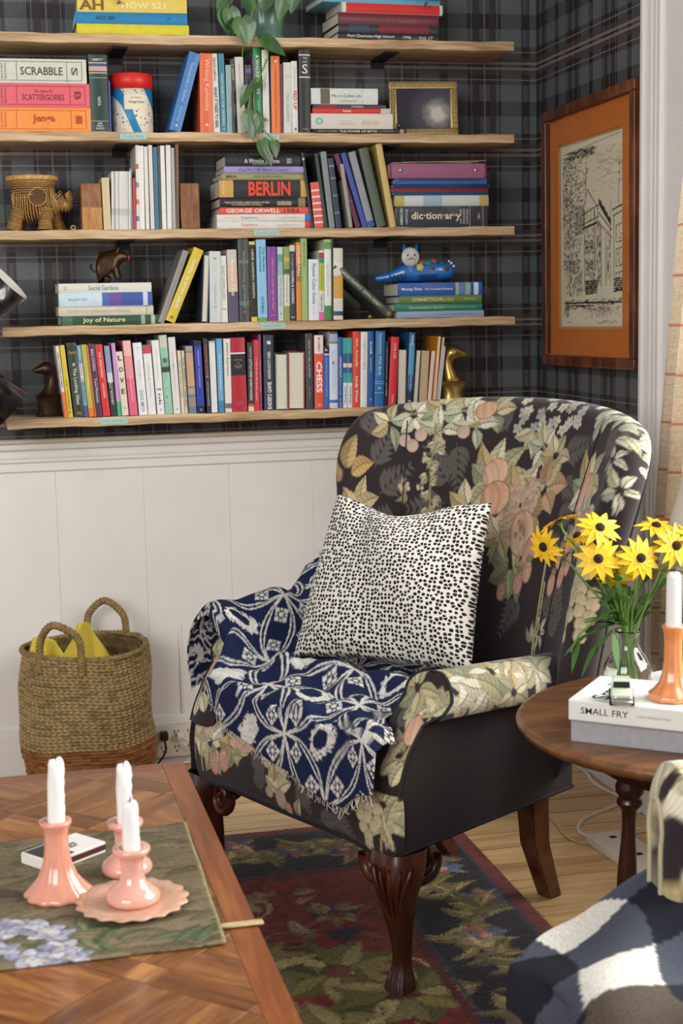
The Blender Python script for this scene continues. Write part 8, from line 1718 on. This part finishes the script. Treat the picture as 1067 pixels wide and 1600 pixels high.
# pothos in a green pot, vine trailing over the shelves
def pothos():
    root = empty('pothos_plant', (0.772, -0.105, SHZ[1] + 0.0004)); tag(root, 'trailing pothos in a green pot, its vine hanging down over the shelves', 'plant')
    P = plain('green_glaze', '#5f7f6c', 0.3, var=0.08, coat=0.4)
    lathe('pot', [(0.001, 0), (0.046, 0), (0.050, 0.004), (0.050, 0.016), (0.0475, 0.018), (0.050, 0.05), (0.054, 0.09), (0.058, 0.115), (0.060, 0.125), (0.055, 0.125), (0.050, 0.11), (0.001, 0.11)], P, root, 40)
    lathe('soil', [(0.001, 0.112), (0.051, 0.112)], plain('potting_soil', '#2a1e16', 0.95, bump=0.6), root, 24)
    G = NT('pothos_leaf'); co = G.coord('Object'); no = G.n('ShaderNodeTexNoise', i_Scale=25.0); G.l(co, no.inputs['Vector']); G.base(G.ramp(no.outputs['Fac'], [(0.3, C('#264a1f')), (0.6, C('#3d682b')), (0.8, C('#64853c'))])); G.b.inputs['Roughness'].default_value = 0.35; G.b.inputs['Coat Weight'].default_value = 0.2; GM = G.m
    SM = plain('vine_stem', '#7a8a44', 0.5, var=0.15)
    rp = np.array(root.location)
    def leaf(p, tip, W, name='leaf', cup=0.12):
        p = np.array(p, float); t = np.array(tip, float); d = t - p; L = np.linalg.norm(d); d /= L; nrm = np.array([0.15, -0.95, 0.3]); nrm -= d * (nrm @ d); nrm /= np.linalg.norm(nrm); s = np.cross(d, nrm); V = []
        for i in range(11):
            q = i / 10; w = W * (math.sin(PI * min(1, q * 1.02) ** 0.62) ** 0.8) if q < 1 else 0; c = p + d * L * q + nrm * (-0.10 * L * q * q)
            if i == 0: w = W * 0.35
            for k in (-1, -0.5, 0, 0.5, 1): V.append(c + s * w * k + nrm * cup * w * abs(k) - d * (0.10 * L * abs(k) * (1 - q)))
        mesh(name, np.array(V) - rp, [tuple(f) for f in grid_faces(11, 5)], GM, root)
    Y = -0.214
    def Q(x, z, dy=0): return (x, Y + dy, z)
    main = spline([(0.775, -0.10, 2.085), (0.755, -0.17, 2.075), Q(0.722, 2.03), Q(0.715, 1.985), Q(0.735, 1.95), Q(0.757, 1.918), Q(0.7426, 1.877), Q(0.725, 1.845), Q(0.716, 1.80), Q(0.722, 1.765), Q(0.735, 1.735), Q(0.752, 1.715), Q(0.775, 1.690), Q(0.768, 1.665), Q(0.750, 1.66)], 140)
    tube('vine', main - rp, 0.0019, SM, root, 6)
    b = spline([Q(0.752, 1.905), Q(0.735, 1.86), Q(0.712, 1.82), Q(0.702, 1.78), Q(0.708, 1.74), Q(0.712, 1.70)], 50); tube('vine', b - rp, 0.0015, SM, root, 6)
    b = spline([(0.775, -0.10, 2.08), (0.71, -0.16, 2.075), Q(0.66, 2.04), Q(0.655, 2.00), Q(0.69, 1.95), Q(0.690, 1.91)], 50); tube('vine', b - rp, 0.0014, SM, root, 6)
    for p, t, w in ((Q(0.690, 2.005, -.01), Q(0.706, 1.936, -.012), .034), (Q(0.660, 2.030), Q(0.676, 1.962), .026), (Q(0.643, 2.025), Q(0.655, 1.968), .020), (Q(0.742, 1.960), Q(0.805, 1.915, -.01), .021), (Q(0.735, 1.853), Q(0.690, 1.812, -.01), .013), (Q(0.703, 1.835), Q(0.680, 1.782, -.008), .014), (Q(0.708, 1.775), Q(0.712, 1.700, -.01), .028), (Q(0.728, 1.765), Q(0.726, 1.722, -.006), .016),
                    (Q(0.735, 1.700), Q(0.760, 1.635, -.008), .022), (Q(0.768, 1.700), Q(0.772, 1.655, -.008), .014), (Q(0.648, 2.06), Q(0.628, 2.012), .015), (Q(0.70, 2.055), Q(0.735, 2.02), .022), (Q(0.80, 2.06), Q(0.790, 2.00), .020), (Q(0.83, 2.08), Q(0.822, 2.02), .020), (Q(0.76, 2.07), Q(0.745, 2.02), .022), (Q(0.69, 2.09), Q(0.66, 2.05), .02), (Q(0.675, 1.985), Q(0.668, 1.965), .010)):
        leaf(p, t, w)
    for a in np.linspace(0, 2 * PI, 9)[:-1]:
        c = np.array([0.772 + 0.03 * math.cos(a), -0.105 + 0.03 * math.sin(a), 2.08]); e_ = np.array([0.772 + 0.09 * math.cos(a), -0.105 + 0.07 * math.sin(a), 2.13]); tube('vine', spline([c, (c + e_) / 2 + np.array([0, 0, .03]), e_], 10) - rp, 0.0015, SM, root, 5); leaf(e_, e_ + np.array([0.05 * math.cos(a), 0.04 * math.sin(a), -0.02]), 0.024)
pothos()
def ivy_tip(x, y, z, label, seed):   # thin creeping sprigs in front of the stacks
    root = empty('ivy_sprig', (x, y, z)); tag(root, label, 'plant', 'small sprigs on the top-shelf stacks'); rg = random.Random(seed); G = plain('small_leaf', '#3c4a2c', 0.5, var=0.2)
    P = spline([(0, 0, 0.045), (0.012, -0.004, 0.03), (0.006, -0.006, 0.016), (0.02, -0.006, 0.006)], 20); tube('stem', P, 0.0009, G, root, 5)
    for i in range(7):
        p = Vector(P[2 + i * 2]); a = rg.uniform(0, 6.28); d = Vector((math.cos(a), -0.3, math.sin(a))).normalized(); s = d.cross(Vector((0, 1, 0))).normalized(); L = 0.011
        mesh('leaf', [tuple(p), tuple(p + d * L * .5 + s * .004), tuple(p + d * L), tuple(p + d * L * .5 - s * .004)], [(0, 1, 2, 3)], G, root)
ivy_tip(0.375, -0.196, SHZ[1] + 0.066, 'thin dark sprig hanging in front of the yellow atlases', 1); ivy_tip(1.18, -0.19, SHZ[1] + 0.078, 'thin dark sprig hanging in front of the yearbooks', 2)
# two black spot shades of a wall lamp
def wall_lamp():
    root = empty('wall_lamp', (-0.10, 0.0, 1.17)); tag(root, 'black wall lamp with two cone shades at the left end of the shelves', 'lamp'); K = plain('black_lacquer', '#0e0d0f', 0.22, var=0.02, coat=0.6); Wt = plain('shade_inside', '#e6e2d6', 0.5)
    lathe('wall_rose', [(0.001, 0.018), (0.05, 0.018), (0.055, 0.012), (0.055, 0.0)], K, root, 32).rotation_euler = (PI / 2, 0, 0)
    tube('stem', [(0, -0.01, 0), (0, -0.27, 0)], 0.009, K, root, 10)
    for zc, dirv, nm in ((1.352, Vector((0.70, -0.16, 0.68)), 'upper'), (1.10, Vector((0.70, 0.10, -0.70)), 'lower')):
        dirv.normalize(); end = Vector((0.070, -0.32, zc)) if nm == 'upper' else Vector((0.058, -0.32, 1.028)); base = end - dirv * 0.155
        sh = lathe('lamp_shade', [(0.001, 0.0), (0.036, 0.0), (0.043, 0.012), (0.068, 0.155), (0.0665, 0.155), (0.041, 0.014), (0.001, 0.008)], K, root, 48); sh.location = base - Vector(root.location); sh.rotation_euler = dirv.to_track_quat('Z', 'Y').to_euler()
        lathe('shade_lining', [(0.001, 0.012), (0.0405, 0.016), (0.0658, 0.1545)], Wt, sh, 48)
        tube('arm', spline([(0, -0.27, 0), (base.x * 0.5 + 0.05, base.y, (base.z - 1.17) * 0.6), tuple(base - Vector(root.location))], 20), 0.006, K, root, 8)
wall_lamp()
# ------------------------------------------------------------------ framed etching on the side wall
def etching():
    y0, y1, z0, z1 = -0.748, -0.128, 1.095, 1.788; w, h = y1 - y0, z1 - z0
    # local: x along the wall towards the window, z up, -y into the room; rotated so that local -y looks to -x
    root = empty('framed_picture', (XR - 0.002, y1, z0), -PI / 2); root.rotation_euler = (0, math.radians(-0.6), -PI / 2); tag(root, 'tall framed street etching with an orange mat on the side wall', 'picture')
    FR = wood('walnut_frame', '#3a1a0c', '#5c2c14', '#8a4a24', scale=(20, 20, 4), rough=0.35, coat=0.3); b = 0.028
    def rail(name, a, c, d, e): 
        o = box(name, a, c, -0.030, -0.002, d, e, FR, root, bev=0.004, seg=3); return o
    rail('frame_rail', 0, w, 0, b); rail('frame_rail', 0, w, h - b, h); rail('frame_rail', 0, b, b, h - b); rail('frame_rail', w - b, w, b, h - b)
    for a, c, d, e in ((b, w - b, b - 0.004, b), (b, w - b, h - b, h - b + 0.004), (b - 0.004, b, b, h - b), (w - b, w - b + 0.004, b, h - b)): box('gilt_slip', a, c, -0.022, -0.012, d, e, plain('slip_wood', '#a5642c', 0.4), root)
    M = plain('orange_mat', '#cf7529', 0.75, var=0.07, scale=90); mw, mh0, mh1 = 0.086, 0.072, 0.070
    for a, c, d, e in ((b, w - b, b, b + mh0), (b, w - b, h - b - mh1, h - b), (b, b + mw - 0.028, b + mh0, h - b - mh1), (w - b - mw + 0.010, w - b, b + mh0, h - b - mh1)): box('mat_board', a, c, -0.013, -0.008, d, e, M, root)
    X0, X1, Z0, Z1 = b + mw - 0.028, w - b - mw + 0.010, b + mh0, h - b - mh1
    for a, c, d, e in ((X0, X1, Z0, Z0 + 0.006), (X0, X1, Z1 - 0.006, Z1), (X0, X0 + 0.006, Z0, Z1), (X1 - 0.006, X1, Z0, Z1)): box('mat_bevel', a, c, -0.0095, -0.0085, d, e, plain('tan_mat_edge', '#c99a5a', 0.8), root)
    # the print: ink strokes painted into a fine grid
    cv = Canvas(X0, X1, Z0, Z1, '#e9dfc2', 0.0016, 61); r = cv.r; im = cv.img; hh, ww = cv.h, cv.w; iw, ih = X1 - X0, Z1 - Z0
    def L(a, b_, c, d, t=0.0011, col='#2c2823'): cv.stem([(X0 + a * iw, Z0 + b_ * ih), (X0 + c * iw, Z0 + d * ih)], t, col)
    def hatch(a, b_, c, d, n, dx, dy, t=0.0009, col='#3a352e'):
        for i in range(n): x, y = r.uniform(a, c), r.uniform(b_, d); L(x, y, x + dx * r.uniform(.4, 1.2), y + dy * r.uniform(.4, 1.2), t, col)
    # foliage at the left
    for i in range(900):
        x = abs(r.normal(0, 0.20)) + 0.07; y = r.uniform(0.30, 0.93)
        if x > 0.42 * (0.5 + y * 0.8): continue
        s = r.uniform(.006, .02); a = r.uniform(0, 6.28); L(x, y, x + s * math.cos(a) * 2, y + s * math.sin(a), 0.0011, ['#2c2823', '#4a443a', '#6b6353'][i % 3])
    hatch(0.09, 0.90, 0.55, 0.945, 120, 0.05, 0.004)
    # clouds
    for i in range(60): x, y = r.uniform(.5, .95), r.uniform(.72, .92); L(x, y, x + .08, y + .012 * r.normal(), 0.0008, '#b5a988')
    # central house with gable, oriel and receding terrace
    L(.40, .62, .40, .20, .0018); L(.56, .62, .56, .20, .0018); L(.38, .62, .45, .73, .0018); L(.45, .73, .62, .62, .0016); L(.42, .73, .44, .84, .0022); L(.36, .60, .62, .64, .0016); L(.37, .55, .62, .58, .0016); L(.38, .53, .60, .55, .003)
    for x in (.40, .45, .50, .55, .60): L(x, .56, x + .005, .63, .0013)
    L(.62, .66, .80, .55, .0018); L(.62, .60, .82, .50, .0018); L(.60, .56, .82, .46, .0014); L(.80, .66, .80, .22, .0016); L(.66, .52, .66, .22, .0014); L(.73, .49, .73, .22, .0018)
    for k in range(3):
        for x in (.44, .51): 
            z = .46 - .105 * k; L(x - .018, z, x - .018, z - .07, .0013); L(x + .02, z, x + .02, z - .07, .0013); L(x - .018, z, x + .02, z, .0013); L(x - .018, z - .035, x + .02, z - .035); hatch(x - .016, z - .07, x + .018, z, 14, .01, .004)
    hatch(.40, .20, .57, .54, 260, .015, .012); hatch(.58, .22, .66, .54, 140, .012, .02); hatch(.74, .24, .80, .5, 60, .01, .02)
    for k in range(30): L(.63 + .006 * k, .66 - .004 * k + .02 * r.uniform(), .63 + .006 * k, .64 - .004 * k, .0013)
    # right-hand tower house
    L(.83, .60, .99, .62, .0022); L(.84, .57, .99, .59, .0016); L(.85, .57, .85, .25, .0016)
    for k in range(3): z = .52 - .12 * k; L(.88, z, .98, z + .01); L(.88, z - .085, .98, z - .08); L(.88, z, .88, z - .085, .0013); L(.93, z, .93, z - .085); hatch(.88, z - .08, .98, z, 16, .01, .01)
    L(.92, .62, .93, .86, .0010); L(.90, .78, .94, .78, .0009)
    # roofs and hatched gable at the left
    for k in range(12): L(.24 + .012 * k, .50, .30 + .012 * k, .66 - .004 * k, .0008); L(.25, .50 + .013 * k, .40, .51 + .013 * k, .0008)
    for k in range(6): L(.42, .245 - .012 * k, .60, .250 - .012 * k, .0020); L(.85, .25 - .012 * k, .99, .255 - .012 * k, .0020)
    hatch(.10, .17, .36, .36, 260, .012, .02); L(.08, .14, .96, .135, .0026); L(.10, .125, .55, .12, .0018); hatch(.10, .10, .95, .155, 90, .05, .003)
    for i in range(160): x = r.normal(.66, .12); y = .12 - abs(r.normal(0, .035)); L(x, y, x + .004, y - .012, .0008, '#6b6353')
    hatch(.08, .06, .14, .155, 40, .01, .012, .0014); L(.06, .93, .065, .06, .0010); L(.06, .94, .95, .975, .0008, '#6b6353')
    for k in range(14): x = .62 + .02 * k; L(x, .035 + .008 * r.uniform(-1, 1), x + .018, .035 + .012 * r.uniform(-1, 1), .0009)
    for k in range(4): L(.12 + .02 * k, .035, .135 + .02 * k, .038, .0008, '#6b6353')
    u = np.linspace(X0 + 0.006, X1 - 0.006, 230); v = np.linspace(Z0 + 0.006, Z1 - 0.006, 380); U, V = np.meshgrid(u, v, indexing='ij')
    mesh('etching_print', np.stack([U, 0 * U - 0.0075, V], -1).reshape(-1, 3), grid_faces(230, 380), vcol('etching_paper', 0.8, fuzz=0.03, bump=0.0), root, cols=cv.sample(np.stack([U, V], -1).reshape(-1, 2)), smooth=False)
    g = NT('picture_glass'); g.b.inputs['Transmission Weight'].default_value = 1.0; g.b.inputs['Roughness'].default_value = 0.0; g.b.inputs['IOR'].default_value = 1.12; g.base((1, 1, 1, 1))
    box('glazing', b - 0.003, w - b + 0.003, -0.0165, -0.0150, b - 0.003, h - b + 0.003, g.m, root)
    nl = lathe('nail', [(0.0001, 0.003), (0.002, 0.002), (0.0025, 0)], M_BRASS, root, 10); nl.location = (w + 0.02, -0.001, h * 0.55); nl.rotation_euler = (PI / 2, 0, 0)
etching()
# ------------------------------------------------------------------ curtain beside the window
def curtain():
    t = NT('striped_linen'); tc = t.n('ShaderNodeTexCoord'); sp = t.n('ShaderNodeSeparateXYZ'); t.l(tc.outputs['Object'], sp.inputs[0])
    ws = t.n('ShaderNodeTexNoise', i_Scale=1.0, i_Detail=3.0); mp = t.n('ShaderNodeMapping'); mp.inputs['Scale'].default_value = (500, 500, 40); t.l(tc.outputs['Object'], mp.inputs[0]); t.l(mp.outputs[0], ws.inputs['Vector'])
    w2 = t.n('ShaderNodeTexNoise', i_Scale=1.0, i_Detail=3.0); mp2 = t.n('ShaderNodeMapping'); mp2.inputs['Scale'].default_value = (40, 40, 500); t.l(tc.outputs['Object'], mp2.inputs[0]); t.l(mp2.outputs[0], w2.inputs['Vector'])
    f = t.math('MULTIPLY', t.math('ADD', ws.outputs['Fac'], w2.outputs['Fac']), 0.5); c = t.ramp(f, [(0.3, C('#b9a688')), (0.5, C('#dccdb6')), (0.7, C('#ece1cf'))])
    s = t.math('LESS_THAN', t.math('FRACT', t.math('ADD', t.math('DIVIDE', t.math('ADD', sp.outputs[2], 0.0), 0.1085), 0.84)), 0.055); t.base(t.mix(s, c, C('#c98a76'))); t.b.inputs['Roughness'].default_value = 0.9
    tr = t.n('ShaderNodeBsdfTranslucent'); t.l(t.b.inputs['Base Color'].links[0].from_socket, tr.inputs['Color']); mx = t.n('ShaderNodeMixShader'); mx.inputs[0].default_value = 0.35; t.l(t.b.outputs[0], mx.inputs[1]); t.l(tr.outputs[0], mx.inputs[2]); t.l(mx.outputs[0], t.t.nodes['Material Output'].inputs[0])
    nz, nw = 120, 140; z = np.linspace(0.43, 2.65, nz); k = np.linspace(0, 1, nw); Z, K = np.meshgrid(z, k, indexing='ij')
    yl = np.interp(Z, [0.40, 0.47, 0.70, 0.98, 1.32, 1.6, 2.65], [-0.945, -0.925, -0.94, -0.975, -1.035, -1.10, -1.25]); wid = np.interp(Z, [0.4, 1.0, 1.6, 2.65], [0.20, 0.21, 0.24, 0.40])
    Y = yl - wid * K; X = 1.500 + 0.020 * np.sin(K * 19 + Z * 0.8) * np.clip(K * 3, 0.0, 1) + 0.004 * np.sin(K * 41 + Z * 2)
    o = mesh('curtain', np.stack([X, Y, Z], -1).reshape(-1, 3), grid_faces(nz, nw), t.m); tag(o, 'cream linen curtain with thin pink stripes hanging at the window', 'curtain')
curtain()
